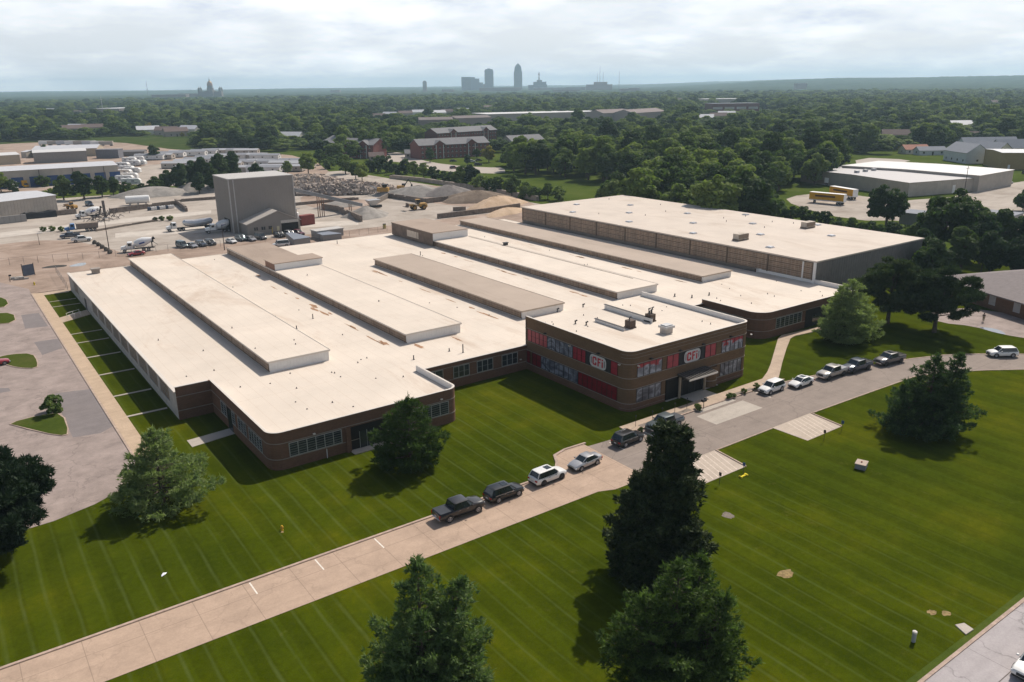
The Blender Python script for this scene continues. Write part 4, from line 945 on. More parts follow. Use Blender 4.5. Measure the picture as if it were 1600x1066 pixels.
        q.box(x0+0.5, x1-0.4, s*(hw*0.965), s*(hw*0.975), zb-0.13, zb-0.105) if kind in ('suv', 'sedan') else None
        q.build('door_handle', M_TRIM if pnt in ('white', 'silver', 'beige') else M_CHROME, t)
    q = MB(); q.box(xf-0.12, xf+0.012, -hw*0.42, hw*0.42, hd-0.36, hd-0.1); q.build('grille', M_TRIM, t, bevel=0.02)
    q = MB(); q.box(xf-0.2, xf+0.02, -hw*0.74, hw*0.74, clr, clr+0.22); q.build('front_bumper', M_TRIM if kind != 'pickup' else M_CHROME, t, bevel=0.04)
    q = MB(); q.box(xr-0.04, xr+0.2, -hw*0.8, hw*0.8, clr+0.02, clr+0.24); q.build('rear_bumper', M_TRIM if kind != 'pickup' else M_CHROME, t, bevel=0.04)
    q = MB(); q.box(xr-0.03, xr-0.005 if kind == 'pickup' else xr+0.02, -0.17, 0.17, clr+0.35, clr+0.48); q.build('number_plate', M_PLATE, t)
    q = MB(); q.box(-wb/2+0.4, wb/2-0.4, -hw*0.99, hw*0.99, clr-0.02, clr+0.08); q.build('sill', M_TRIM, t)
    if kind == 'pickup':
        q = MB()
        if cover: q.box(xr+0.1, -1.18, -hw*0.9, hw*0.9, 1.24, 1.29); q.build('bed_cover', cover, t, bevel=0.02)
        else:
            q.box(xr+0.12, -1.2, -hw*0.78, hw*0.78, 1.235, 1.268); q.build('open_bed', mat('dark_bed_liner', (0.012, 0.012, 0.013)), t)
            q = MB()
            for s in (-1, 1): q.box(xr+0.05, -1.15, s*hw*0.87-0.07, s*hw*0.87+0.07, 1.2, 1.33)
            q.box(xr+0.02, xr+0.12, -hw*0.87, hw*0.87, 1.2, 1.33); q.build('bed_rail', pm, t)
    for ax in (fax, rax):
        for s in (-1, 1): wheel(t, ax, s*(hw-0.11), wr, 0.24, rim)
    return t
def on(px0, py0, px1, py1):
    a, b = at(px0, py0), at(px1, py1); c = (a+b)/2; return c, math.atan2(b.y-a.y, b.x-a.x)
PK = 'vehicles parked along the front drive'
COVER = mat('vinyl_bed_cover', (0.035, 0.04, 0.05), 0.45)
def nearside(a, b):
    A, B = at(*a), at(*b); c = (A+B)/2; h = math.atan2(B.y-A.y, B.x-A.x); return (c.x-math.sin(h)*0.86, c.y+math.cos(h)*0.86, 0.065), h
# heading 0 = +u (up right), pi = towards lower left
A0, A1 = 0.0, math.pi
car('pickup', 'char', 'dark charcoal pickup with covered bed, last vehicle down the concrete drive', 'pickup truck', PK, *nearside((701.9, 817.5), (745, 802)), cover=COVER)
car('suv', 'black', 'black sport utility vehicle with red tail light just ahead of the charcoal pickup', 'car', PK, *nearside((778.6, 787.5), (810, 776)), sunroof=True)
car('suv', 'white', 'white sport utility vehicle with dark rear window on the concrete drive', 'car', PK, *nearside((849, 760.5), (877, 749.5)), rim=M_RIMD, sunroof=True)
car('sedan', 'silver', 'silver white sedan facing down the drive at the concrete to asphalt change', 'car', PK, (lambda q: q[0])(nearside((908.5, 737), (933.7, 727))), A1+0.08)
car('suv', 'black', 'glossy black sport utility vehicle with silver roof rails left of the planting bed', 'car', PK, *nearside((977, 700), (999.6, 691)), racks=True)
car('pickup', 'teal', 'grey green pickup with covered bed parked beside the planting bed', 'pickup truck', PK, (75.9, 70.4, 0.07), A1, cover=COVER)
def parked(kind, pnt, lab, cat, p, h, **k):
    c = at(*p); return car(kind, pnt, lab, cat, PK, (c.x, c.y, 0.07), h, **k)
parked('suv', 'white', 'white sport utility vehicle nearest the office entrance, facing down the drive', 'car', (1205, 612), A1+0.02)
parked('sedan', 'white', 'white sedan with sunroof between the white utility vehicle and the light pickup', 'car', (1251, 603), A1, sunroof=True, rim=M_RIMD)
parked('pickup', 'beige', 'pale silver pickup, first of the three pickups on the drive bend', 'pickup truck', (1299, 589), A1-0.03, rim=M_RIMD, cover=mat('grey_bed_cover', (0.30, 0.30, 0.31)))
parked('pickup', 'navy', 'blue grey pickup in the middle of the three pickups', 'pickup truck', (1338, 579), A1-0.08, rim=M_RIMD)
parked('pickup', 'grey', 'dark grey pickup with open bed at the head of the row', 'pickup truck', (1389, 568), A1-0.14, rim=M_RIMD, sunroof=True)
parked('suv', 'white', 'white crossover rolling along the far bend of the drive', 'car', (1565, 557), A1-0.62)
w_ = at(1606, 1056); car('suv', 'white', 'white car just entering at the bottom right on the street', 'car', None, (w_.x+1.0, w_.y, 0.07), A1)
w_ = at(-8, 572); car('coupe', 'red', 'red car beside the grass island at the left edge', 'car', None, (w_.x, w_.y, 0.06), 0.1)
# ---- cars by the concrete plant and elsewhere
PL = 'cars parked by the mixing plant'
plant = [('van', 'teal', (287, 388), 'dark green van, leftmost of the row by the plant fence'), ('sedan', 'silver', (302.5, 388), 'small silver car right of the dark green van'), ('suv', 'navy', (317, 386), 'blue grey utility vehicle in the plant row, third from the left'),
         ('suv', 'char', (331.5, 384), 'dark grey utility vehicle fourth in the plant row'), ('sedan', 'white', (364, 381), 'light sedan just right of the tall lamp post'), ('suv', 'teal', (379, 377.5), 'green grey utility vehicle in front of the grey shed windows'),
         ('sedan', 'silver', (394.5, 377.5), 'silver sedan between two dark vehicles by the grey shed'), ('van', 'grey', (410, 375), 'grey van with bright windscreen right of the silver sedan'), ('suv', 'black', (439.5, 371.5), 'black utility vehicle in front of the open shed door'),
         ('suv', 'silver', (456, 370), 'silver dark roofed vehicle beside the black one at the shed door'), ('suv', 'maroon', (470, 368.5), 'maroon utility vehicle at the right end of the plant row')]
for k_, c_, p_, l_ in plant:
    w_ = at(*p_); car(k_, c_, l_, 'car', PL, (w_.x, w_.y+1.5, 0.06), R(-78))
w_ = at(128, 378); car('pickup', 'white', 'white pickup at the edge of the dirt lot', 'pickup truck', PL, (w_.x, w_.y, 0.06), R(-5))
w_ = at(112, 374); car('pickup', 'navy', 'dark blue pickup half hidden behind the white pickup', 'pickup truck', PL, (w_.x, w_.y+2.5, 0.06), R(170))
w_ = at(214, 400); car('coupe', 'red', 'dark red car in front of the concrete mixer truck', 'car', PL, (w_.x, w_.y+0.6, 0.06), R(185))
w_ = at(140, 322); car('van', 'navy', 'small blue van by the hedge behind the low wall', 'car', PL, (w_.x, w_.y, 0.06), R(-80))
AP = 'cars at the apartment car park'
for k_, c_, p_, l_ in (('suv', 'maroon', (709, 264), 'dark red van on the apartment road'), ('sedan', 'black', (708, 253), 'black car at the apartment path'), ('suv', 'white', (737, 254), 'white vehicle behind the small tree in the apartment lot'), ('sedan', 'char', (748, 252), 'dark car right of the white vehicle in the apartment lot'),
                       ('suv', 'black', (747, 259), 'black car at the right of the apartment lot'), ('sedan', 'silver', (652, 246), 'silver car beside the brick apartment end'), ('suv', 'black', (597, 243), 'black car by the brown garage'), ('sedan', 'char', (604, 243), 'charcoal car right of the brown garage')):
    w_ = at(*p_); car(k_, c_, l_, 'car', AP, (w_.x, w_.y, 0.07), R(-20))
BL = 'vehicles by the back warehouse'
for k_, c_, p_, l_ in (('pickup', 'navy', (1520, 297), 'dark blue pickup beside the white warehouse door'), ('sedan', 'white', (1570, 287), 'white car at the far warehouse corner'), ('suv', 'black', (1598, 272), 'black vehicle at the right edge behind the warehouse')):
    w_ = at(*p_); car(k_, c_, l_, 'car', BL, (w_.x, w_.y-1.5, 0.07), R(-10))

# ---- trucks
M_CHASSIS = mat('truck_chassis', (0.03, 0.03, 0.032), 0.7); M_DRUM = mat('mixer_drum_white', (0.70, 0.70, 0.70), 0.5, var=0.1); M_DSTRIPE = mat('drum_blue_mark', (0.04, 0.08, 0.25), 0.5)
def cab(t, x0, x1, w, pm, hood=1.5, zc=2.9):
    """conventional truck cab ending at x1 with bonnet"""
    b = MB(); b.loft([[(x0, -w, 1.0), (x0, w, 1.0), (x0, w*.94, zc), (x0, -w*.94, zc)], [(x1-hood, -w, 1.0), (x1-hood, w, 1.0), (x1-hood-0.35, w*.9, zc), (x1-hood-0.35, -w*.9, zc)]]); b.build('cab', pm, t, bevel=0.06)
    b = MB(); b.loft([[(x1-hood, -w*.78, 0.9), (x1-hood, w*.78, 0.9), (x1-hood, w*.72, 1.95), (x1-hood, -w*.72, 1.95)], [(x1, -w*.7, 0.9), (x1, w*.7, 0.9), (x1, w*.6, 1.65), (x1, -w*.6, 1.65)]]); b.build('bonnet', pm, t, bevel=0.08)
    b = MB(); b.loft([[(x1-hood-0.06+0.02, -w*.8, 1.98), (x1-hood-0.06+0.02, w*.8, 1.98), (x1-hood-0.31, w*.76, 2.75), (x1-hood-0.31, -w*.76, 2.75)], [(x1-hood+0.03, -w*.8, 1.98), (x1-hood+0.03, w*.8, 1.98), (x1-hood-0.26, w*.76, 2.75), (x1-hood-0.26, -w*.76, 2.75)]]); b.build('windscreen', M_CARGLASS, t)
    b = MB()
    for s in (-1, 1): b.box(x0+0.35, x1-hood-0.45, s*w*0.97-0.03, s*w*0.97+0.03, 1.9, 2.6)
    b.build('side_window', M_CARGLASS, t)
    b = MB(); b.box(x1-0.02, x1+0.12, -w*.8, w*.8, 0.55, 0.9); b.build('bumper', M_CHROME, t, bevel=0.03)
    b = MB(); b.box(x1-0.01, x1+0.03, -w*.45, w*.45, 0.95, 1.6); b.build('grille', M_CHROME, t)
def axles(t, xs, w, r=0.5):
    for x in xs:
        for s in (-1, 1): wheel(t, x, s*(w-0.18), r, 0.34, M_RIM)
def mixer(label, loc, rz, group):
    t = thing('concrete_mixer_truck', label, 'mixer truck', loc, rz, group)
    b = MB(); b.box(-4.4, 4.0, -0.5, 0.5, 0.75, 1.05); b.build('chassis', M_CHASSIS, t)
    cab(t, 1.4, 4.6, 1.2, PAINTS['white'])
    ax = Vector((1.0, 0, 2.1)); bx_ = Vector((-3.9, 0, 3.3)); d = (bx_-ax); n = 20
    u = d.normalized(); a = u.cross(Vector((0, 1, 0))).normalized(); c = Vector((0, 1, 0))
    rings = [[ax+d*f_+a*(r*math.cos(2*math.pi*i/n))+c*(r*math.sin(2*math.pi*i/n)) for i in range(n)] for f_, r in ((0, .55), (0.06, .95), (0.32, 1.25), (0.55, 1.28), (0.85, .85), (1.0, .5))]
    b = MB(); b.loft(rings); dr = b.build('drum', M_DRUM, t, smooth=True)
    b = MB()
    for s in (-1, 1):
        b = MB(); b.tube(ax+d*0.28+c*(s*1.235)+a*0.1, ax+d*0.58+c*(s*1.255)+a*0.1, 0.22, 0.22, n=8); b.build('drum_marking', M_DSTRIPE, dr)
    b = MB(); b.box(-3.9, -3.6, -0.8, 0.8, 1.0, 2.7); b.box(-4.3, -3.9, -0.45, 0.45, 2.4, 3.6); b.loft([[(-4.2, -.3, 2.4), (-4.2, .3, 2.4), (-4.2, .3, 2.5), (-4.2, -.3, 2.5)], [(-5.3, -.25, 1.5), (-5.3, .25, 1.5), (-5.3, .25, 1.6), (-5.3, -.25, 1.6)]]); b.tube((-4.6, 0, 3.7), (-3.9, 0, 3.2), 0.5, 0.25, n=10)
    b.build('hopper_and_chute', M_CHASSIS, t)
    b = MB(); b.box(0.9, 1.35, -1.1, 1.1, 1.0, 2.0); b.build('water_tank', M_GREYMETAL, t)
    axles(t, (3.7, -1.4, -2.7), 1.2); return t
MX = 'concrete mixer trucks in the yard'
w_ = at(217, 393); mixer('white concrete mixer truck with blue drum lettering behind the red car', (w_.x, w_.y, 0.06), R(168), MX)
w_ = at(140, 341); mixer('white concrete mixer truck beside the scrap metal heap', (w_.x, w_.y, 0.06), R(186), MX)
w_ = at(347, 362); mixer('white mixer truck standing under the grey plant tower', (w_.x-1, w_.y-1.0, 0.06), R(175), MX)
# tanker
w_ = at(300, 359); t = thing('tanker_truck', 'white tractor with long silver dry bulk tank trailer left of the tower', 'tanker truck', (w_.x, w_.y, 0.06), R(176))
b = MB(); b.box(-6.5, 7.4, -0.45, 0.45, 0.8, 1.05); b.build('chassis', M_CHASSIS, t); cab(t, 4.8, 8.0, 1.2, PAINTS['white'])
n = 18; b = MB(); b.loft([[(x, r*math.cos(2*math.pi*i/n), z+r*math.sin(2*math.pi*i/n)) for i in range(n)] for x, r, z in ((-7.0, .4, 2.5), (-6.5, 1.0, 2.45), (-2.8, 1.15, 2.2), (-1.0, 1.15, 2.05), (2.0, 1.05, 2.45), (2.7, .45, 2.5))]); b.build('tank', mat('polished_tank', (0.55, 0.55, 0.57), 0.3, 0.6), t, smooth=True)
b = MB()
for x in (-4.6, -0.6): b.loft([[(x-0.6, -0.5, 1.6), (x+0.6, -0.5, 1.6), (x+0.6, 0.5, 1.6), (x-0.6, 0.5, 1.6)], [(x-0.15, -0.15, 0.9), (x+0.15, -0.15, 0.9), (x+0.15, 0.15, 0.9), (x-0.15, 0.15, 0.9)]])
b.build('discharge_cone', M_GREYMETAL, t); axles(t, (7.1, 4.0, 2.8, -4.8, -6.0), 1.2)
# blue dump truck
w_ = at(128, 362); t = thing('dump_truck', 'dump truck with blue cab and long grey tipping body', 'dump truck', (w_.x, w_.y, 0.06), R(176))
b = MB(); b.box(-5.0, 4.2, -0.45, 0.45, 0.8, 1.05); b.build('chassis', M_CHASSIS, t); cab(t, 1.9, 5.0, 1.2, PAINTS['blue'])
b = MB(); b.loft([[(-5.2, -1.25, 2.7), (1.5, -1.25, 2.7), (1.5, 1.25, 2.7), (-5.2, 1.25, 2.7)], [(-5.0, -1.1, 1.1), (1.4, -1.1, 1.1), (1.4, 1.1, 1.1), (-5.0, 1.1, 1.1)]])
for x in np.linspace(-4.8, 1.2, 9): b.box(x-0.05, x+0.05, -1.3, 1.3, 1.2, 2.7)
b.build('tipping_body', mat('grey_tipper', (0.22, 0.18, 0.16)), t); b = MB(); b.box(-5.1, 1.4, -1.1, 1.1, 2.6, 2.78); b.build('load_cover', mat('brown_tarp', (0.30, 0.24, 0.19)), t); axles(t, (4.0, -1.6, -2.8, -4.0), 1.2)
# cargo trucks at the blue door warehouse
for p_, c_, l_, in (((38, 293), mat('yellow_truck_paint', (0.62, 0.33, 0.03)), 'yellow rental truck in front of a blue dock door'), ((22, 295), PAINTS['white'], 'white box truck behind the shrub at the blue dock doors')):
    w_ = at(*p_); t = thing('box_truck', l_, 'box truck', (w_.x, w_.y, 0.06), R(-75), 'box trucks at the blue doors')
    b = MB(); b.box(-3.6, 1.4, -1.2, 1.2, 0.9, 3.4); b.build('cargo_box', c_, t, bevel=0.04); b = MB(); b.loft([[(1.5, -1.05, .5), (1.5, 1.05, .5), (1.5, 1, 2.4), (1.5, -1, 2.4)], [(3.1, -1.05, .5), (3.1, 1.05, .5), (2.6, .95, 2.3), (2.6, -.95, 2.3)]]); b.build('cab', c_, t, bevel=0.06)
    b = MB(); b.loft([[(2.95, -.85, 1.3), (2.95, .85, 1.3), (2.66, .8, 2.15), (2.66, -.8, 2.15)], [(3.0, -.85, 1.3), (3.0, .85, 1.3), (2.71, .8, 2.15), (2.71, -.8, 2.15)]]); b.build('windscreen', M_CARGLASS, t)
    for x in (2.2, -2.4):
        for s in (-1, 1): wheel(t, x, s*0.95, 0.42, 0.28)
# yellow and white trailers on the right
M_TRY = mat('trailer_yellow', (0.62, 0.33, 0.02), 0.5, var=0.08); M_TRW = mat('trailer_white', (0.75, 0.74, 0.72), 0.5, var=0.06)
for i, (pa, pb, l_) in enumerate((((1266, 316), (1319, 321), 'near yellow semi trailer with white roof parked behind the warehouse'), ((1292, 305), (1343, 314), 'rear yellow semi trailer with white end behind the near one'))):
    c_, h_ = on(*pa, *pb); t = thing('semi_trailer', l_, 'trailer', (c_.x, c_.y, 0.07), h_, 'yellow semi trailers')
    b = MB(); b.box(-6.8, 6.8, -1.28, 1.28, 1.1, 4.0); bo = b.build('trailer_box', [M_TRY], t, bevel=0.03)
    b = MB(); b.box(-6.85, 6.85, -1.3, 1.3, 4.0, 4.07); b.box(6.8, 6.87, -1.25, 1.25, 1.15, 3.95); b.box(-6.82, 6.82, -1.31, 1.31, 1.05, 1.4); b.build('white_trim', M_TRW, bo)
    b = MB(); b.box(-4.5, 3.5, -1.3, -1.285, 2.5, 3.2); b.build('side_lettering_band', mat('trailer_dark_band', (0.10, 0.05, 0.02), var=0.6, scale=3), bo)
    b = MB(); b.box(-5.2, -4.9, -0.9, 0.9, 0, 1.1); b.build('landing_gear', M_CHASSIS, t)
    for x in (4.4, 5.7):
        for s in (-1, 1): wheel(t, x, s*1.0, 0.5, 0.35)
for p_, l_ in (((1303, 290), 'white truck parked behind the yellow trailers'), ((1415, 292), 'white lorry glimpsed between the tree and the grey warehouse'), ((1424, 300), 'white tank truck in front of the grey warehouse end')):
    w_ = at(*p_); t = thing('white_truck', l_, 'truck', (w_.x, w_.y, 0.07), R(-60), 'white trucks behind the trailers')
    b = MB(); b.box(-4.2, 4.0, -0.45, 0.45, 0.8, 1.05); b.build('chassis', M_CHASSIS, t); cab(t, 1.6, 4.6, 1.2, PAINTS['white']); b = MB(); b.box(-4.2, 1.3, -1.2, 1.2, 1.1, 3.3); b.build('cargo_box', M_TRW, t, bevel=0.05); axles(t, (3.7, -1.9, -3.1), 1.2)
# wheel loader
M_LY = mat('loader_yellow', (0.42, 0.24, 0.06), 0.6, var=0.25); 
def loader(loc, rz, label, sc=1.0):
    t = thing('wheel_loader', label, 'wheel loader', loc, rz); t.scale = (sc, sc, sc)
    b = MB(); b.box(-3.2, -0.4, -1.0, 1.0, 1.0, 2.2); b.box(-3.4, -2.6, -1.15, 1.15, 0.8, 1.9); b.build('engine_body', M_LY, t, bevel=0.12)
    b = MB(); b.box(-0.9, 0.4, -0.75, 0.75, 1.9, 3.4); b.build('cab_glass', M_CARGLASS, t, bevel=0.06); b = MB(); b.box(-1.0, 0.5, -0.85, 0.85, 3.4, 3.52); b.build('cab_roof', M_LY, t)
    b = MB(); b.box(0.2, 1.8, -0.6, 0.6, 0.9, 1.7)
    for s in (-1, 1): b.loft([[(1.0, s*0.5-.12, 1.5), (1.0, s*0.5+.12, 1.5), (1.0, s*0.5+.12, 1.9), (1.0, s*0.5-.12, 1.9)], [(3.4, s*0.5-.12, 1.6), (3.4, s*0.5+.12, 1.6), (3.4, s*0.5+.12, 2.0), (3.4, s*0.5-.12, 2.0)]])
    b.build('lift_arm', M_LY, t)
    b = MB(); prof = [(3.4, 2.5), (3.3, 1.5), (3.7, 1.1), (4.8, 1.3), (4.75, 1.4), (3.8, 1.3), (3.55, 1.6), (3.6, 2.4)]; b.loft([[(x, y, z) for x, z in prof] for y in (-1.4, 1.4)]); b.build('bucket', mat('worn_bucket', (0.2, 0.15, 0.12)), t)
    for x in (-2.1, 1.3):
        for s in (-1, 1): wheel(t, x, s*1.05, 0.82, 0.55, M_LY)
    return t
w_ = at(652, 328); loader((w_.x, w_.y, 0.06), R(172), 'yellow wheel loader with raised bucket in the middle of the yard', 1.12)
w_ = at(112, 327); loader((w_.x, w_.y, 0.06), R(120), 'orange loader parked at the end of the grey shed', 0.8)
# excavator
w_ = at(628, 303); t = thing('excavator', 'small excavator with upright arm working on the gravel heap', 'excavator', (w_.x, w_.y, 1.5), R(-40))
b = MB()
for s in (-1, 1): b.box(-1.9, 1.9, s*1.2-0.3, s*1.2+0.3, 0, 0.9)
b.build('track', M_CHASSIS, t, bevel=0.2); b = MB(); b.box(-1.9, 1.2, -1.2, 1.2, 1.0, 2.1); b.build('engine_house', M_LY, t, bevel=0.1); b = MB(); b.box(0.1, 1.4, 0.2, 1.1, 1.9, 3.0); b.build('cab_glass', M_CARGLASS, t)
b = MB(); b.tube((1.2, -0.2, 1.8), (3.2, -0.2, 4.9), 0.26, 0.2, n=6); b.tube((3.2, -0.2, 4.9), (4.6, -0.2, 2.6), 0.2, 0.14, n=6); b.build('boom', M_CHASSIS, t)
b = MB(); b.loft([[(4.3, -.6, 2.7), (4.9, -.6, 2.6), (4.9, -.6, 1.9), (4.2, -.6, 1.8)], [(4.3, .3, 2.7), (4.9, .3, 2.6), (4.9, .3, 1.9), (4.2, .3, 1.8)]]); b.build('bucket', M_CHASSIS, t)
w_ = at(606, 307); t = thing('crusher_machine', 'yellow crusher machine left of the excavator', 'crusher', (w_.x, w_.y+3, 1.0), R(-40)); b = MB(); b.box(-3, 2, -1.2, 1.2, 0.8, 2.6); b.build('crusher_body', M_LY, t, bevel=0.1)
b = MB(); b.loft([[(-1, -1.3, 3.9), (1.6, -1.3, 3.9), (1.6, 1.3, 3.9), (-1, 1.3, 3.9)], [(-.4, -.7, 2.6), (1, -.7, 2.6), (1, .7, 2.6), (-.4, .7, 2.6)]]); b.build('feed_hopper', M_CHASSIS, t); b = MB(); b.tube((-2.5, 0, 1.5), (-6, 0, 3.2), 0.3, n=6); b.build('discharge_belt', M_GREYMETAL, t)
# ================================================================ buildings of the surroundings
ORDW = ('first', 'second', 'third', 'fourth', 'fifth', 'sixth', 'seventh', 'eighth', 'ninth', 'tenth', 'eleventh', 'twelfth', 'thirteenth', 'fourteenth', 'fifteenth', 'sixteenth', 'seventeenth', 'eighteenth', 'nineteenth', 'twentieth', 'twenty first', 'twenty second')
def rel(a, b, depth):
    """frame on the ground from pixel a to pixel b (front face), going back by depth"""
    A, B = at(*a), at(*b); d = (B-A).normalized(); n = Vector((-d.y, d.x, 0))
    return A, (B-A).length, math.atan2(d.y, d.x)
M_METALROOF = mat('pale_metal_roof', (0.50, 0.50, 0.52), 0.6, var=0.08, scale=0.5); M_WROOF = mat('bright_metal_roof', (0.60, 0.585, 0.57), 0.5, var=0.04)
M_TANW = mat('tan_metal_wall', (0.42, 0.35, 0.26), 0.7, var=0.08); M_BEIGEW = mat('beige_metal_wall', (0.40, 0.355, 0.31), 0.7, var=0.1, scale=0.4); M_GREYW = mat('grey_metal_wall', (0.27, 0.26, 0.25), 0.6, var=0.05, scale=0.4)
def ribs(mb, L, y, z0, z1, step=1.2, w=0.1, d=0.05):
    x = step
    while x < L-0.1: mb.box(x-w/2, x+w/2, y-d, y-0.001, z0, z1); x += step
def shed(label, cat, a, b, depth, h, rise, wallm, roofm, doors=(), ax='x', name='metal_shed', group=None, ribbed=True):
    A, L, rz = rel(a, b, depth); t = thing(name, label, cat, (A.x, A.y, 0.03), rz, group)
    m = MB(); m.box(0, L, 0, depth, 0, h)
    if rise > 0:
        if ax == 'x':
            for x in (0.0, L-0.1): m.loft([[(x, 0, h), (x, depth, h), (x, depth/2, h+rise)], [(x+0.1, 0, h), (x+0.1, depth, h), (x+0.1, depth/2, h+rise)]])
        else:
            for y in (0.0, depth-0.1): m.loft([[(0, y, h), (L, y, h), (L/2, y, h+rise)], [(0, y+0.1, h), (L, y+0.1, h), (L/2, y+0.1, h+rise)]])
    m.build('wall', wallm, t)
    r = MB()
    if rise > 0: r.gable(0, L, 0, depth, h, h+rise, ax, 0.3, 0.12)
    else: r.box(-0.2, L+0.2, -0.2, depth+0.2, h, h+0.25)
    r.build('roof', roofm, t)
    if ribbed and L > 8:
        q = MB(); ribs(q, L, 0, 0.1, h-0.1, max(1.2, L/30)); q.build('wall_rib', wallm, t)
    for x0, x1, z0, z1, dm, nm in doors:
        q = MB(); q.box(x0*L, x1*L, -0.12, -0.055, z0, z1); q.build(nm, dm, t)
    return t
M_BLUE = mat('dark_blue_door', (0.025, 0.06, 0.17), 0.5, var=0.15); M_DARKV = mat('dark_opening', (0.015, 0.015, 0.016))
sh = shed('long beige shed with pale roof at the left edge of the yard', 'shed', (-60, 357), (92, 335), 24, 7.2, 1.0, M_BEIGEW, M_METALROOF, ((0.62, 0.64, 0, 2.4, M_DARKV, 'door'),))
t = thing('covered_stockpile', 'heap under black tarpaulin against the beige shed', 'stockpile', (at(50, 341).x, at(50, 341).y-1, 0.03), R(0))
b = MB(); rg = random.Random(2); b.loft([[(-8+i*2.0, -1.8, 0), (-8+i*2.0, -0.8, 1.8+rg.uniform(-.4, .5)), (-8+i*2.0, 0.8, 2.2+rg.uniform(-.3, .4)), (-8+i*2.0, 1.6, 0)] for i in range(9)]); b.build('tarpaulin', mat('black_tarp', (0.012, 0.012, 0.014), 0.5), t)
t = thing('hi_vis_bag', 'small bright yellow green bag beside the black tarpaulin', 'bag', (at(70, 337).x, at(70, 337).y-2.5, 0.03)); b = MB(); b.lathe([(0.3, 0), (0.6, 0.3), (0.5, 0.9), (0.15, 1.1)], 10); b.build('bag', mat('hi_vis_green', (0.42, 0.60, 0.03)), t, smooth=True)
wd = shed('long beige dock warehouse with a row of dark blue doors', 'warehouse', (-110, 303), (187, 283.5), 30, 8.2, 0.9, M_BEIGEW, M_METALROOF, tuple((f0, f0+0.062, 0, 5.0, M_BLUE, 'dock_door') for f0 in [(x_+110)/297.0-0.018 for x_ in (-66, -38, -10, 18, 46, 74, 100, 126, 152, 177)]), name='dock_warehouse', ribbed=False)
q = MB()
for x_ in (-60, 0, 57, 111, 163): q.box((x_+110)/297*rel((-110, 303), (187, 283.5), 1)[1]-0.15, (x_+110)/297*rel((-110, 303), (187, 283.5), 1)[1]+0.15, -0.2, -0.01, 0, 8.1)
q.build('downpipe', mat('dark_downpipe', (0.12, 0.1, 0.1)), wd)
shed('tan storage building with pale blue grey roof behind the others', 'storage building', (52, 247), (153, 244), 22, 5.5, 2.0, M_TANW, M_METALROOF, name='storage_building')
shed('grey storage building with bright white roof behind the dock warehouse', 'storage building', (54, 256), (137, 252), 18, 6.8, 1.2, mat('grey_block_wall', (0.25, 0.23, 0.215)), M_WROOF, name='storage_building')
shed('tan building with bright white roof at the left edge', 'storage building', (-60, 262), (33, 256), 18, 5.8, 1.2, M_TANW, M_WROOF, name='storage_building')
shed('low white annex right of the tan building', 'storage building', (34, 247), (42, 247), 14, 4, 0.8, M_BEIGEW, M_METALROOF, name='storage_building')
shed('dark grey container block right of the storage buildings', 'container block', (151, 248), (186, 247.5), 8, 5.8, 0, mat('slate_container', (0.17, 0.17, 0.19)), mat('slate_roof', (0.2, 0.2, 0.22)), name='container_block')
shed('long low grey roofed row behind the parked campers', 'storage row', (186, 245), (226, 244), 8, 3.2, 1.0, mat('dark_row_wall', (0.2, 0.19, 0.18)), mat('dark_row_roof', (0.16, 0.155, 0.16)), name='storage_row')
# trailers behind
for i in range(9):
    x_ = 72+i*13.5
    if i == 8: continue
    w_ = at(x_, 227.5+(0.6 if i > 5 else 0)); t = thing('box_trailer', ORDW[i]+' pale box trailer from the left in the far row behind the storage buildings', 'trailer', (w_.x, w_.y, 0.03), R(-32+rg.uniform(-6, 6)), 'far row of box trailers')
    b = MB(); b.box(-5.5, 5.5, -1.3, 1.3, 0.9, 3.9); b.build('trailer_box', (M_TRW, M_BEIGEW, M_METALROOF)[i % 3], t); b = MB(); b.box(3, 5, -1, 1, 0, 0.9); b.box(-5, -4.6, -0.8, 0.8, 0, .9); b.build('undercarriage', M_CHASSIS, t)
# campers
M_CAMP = mat('camper_white', (0.66, 0.65, 0.63), 0.5, var=0.08); M_CAMPS = mat('camper_stripe', (0.22, 0.22, 0.25))
def camper(loc, rz, group, label):
    t = thing('camper_trailer', label, 'camper', loc, rz, group)
    sec = [(-1.25, 0.6), (1.25, 0.6), (1.25, 3.2), (1.1, 3.45), (-1.1, 3.45), (-1.25, 3.2)]
    b = MB(); b.loft([[(-4.5, y, z) for y, z in sec], [(3.6, y, z) for y, z in sec], [(4.6, y*0.95, 0.9+(z-0.6)*0.62) for y, z in sec]]); b.build('camper_body', M_CAMP, t, bevel=0.05)
    b = MB()
    for s in (-1, 1): b.box(-4.3, 3.2, s*1.262-0.008, s*1.262+0.008, 1.2, 1.5); b.box(-2.8, -1.6, s*1.262-0.01, s*1.262+0.01, 1.9, 2.6); b.box(0.4, 1.8, s*1.262-0.01, s*1.262+0.01, 1.9, 2.6)
    b.box(-4.52, -4.5, -0.7, 0.7, 1.9, 2.6); b.build('window', M_CAMPS, t)
    b = MB(); b.box(-1.6, -0.8, -0.4, 0.4, 3.45, 3.75); b.build('roof_air_unit', M_WHITEWALL, t)
    for x in (-0.6, -1.5):
        for s in (-1, 1): wheel(t, x, s*1.1, 0.36, 0.22)
    return t
cm = None; CG = 'campers parked at the end of the dock warehouse'
CPX = ((196, 285), (203, 281), (208, 272), (199, 269), (193, 263), (210, 259.5), (219, 259), (203, 255), (214, 253), (222, 249), (195, 275), (206, 290))
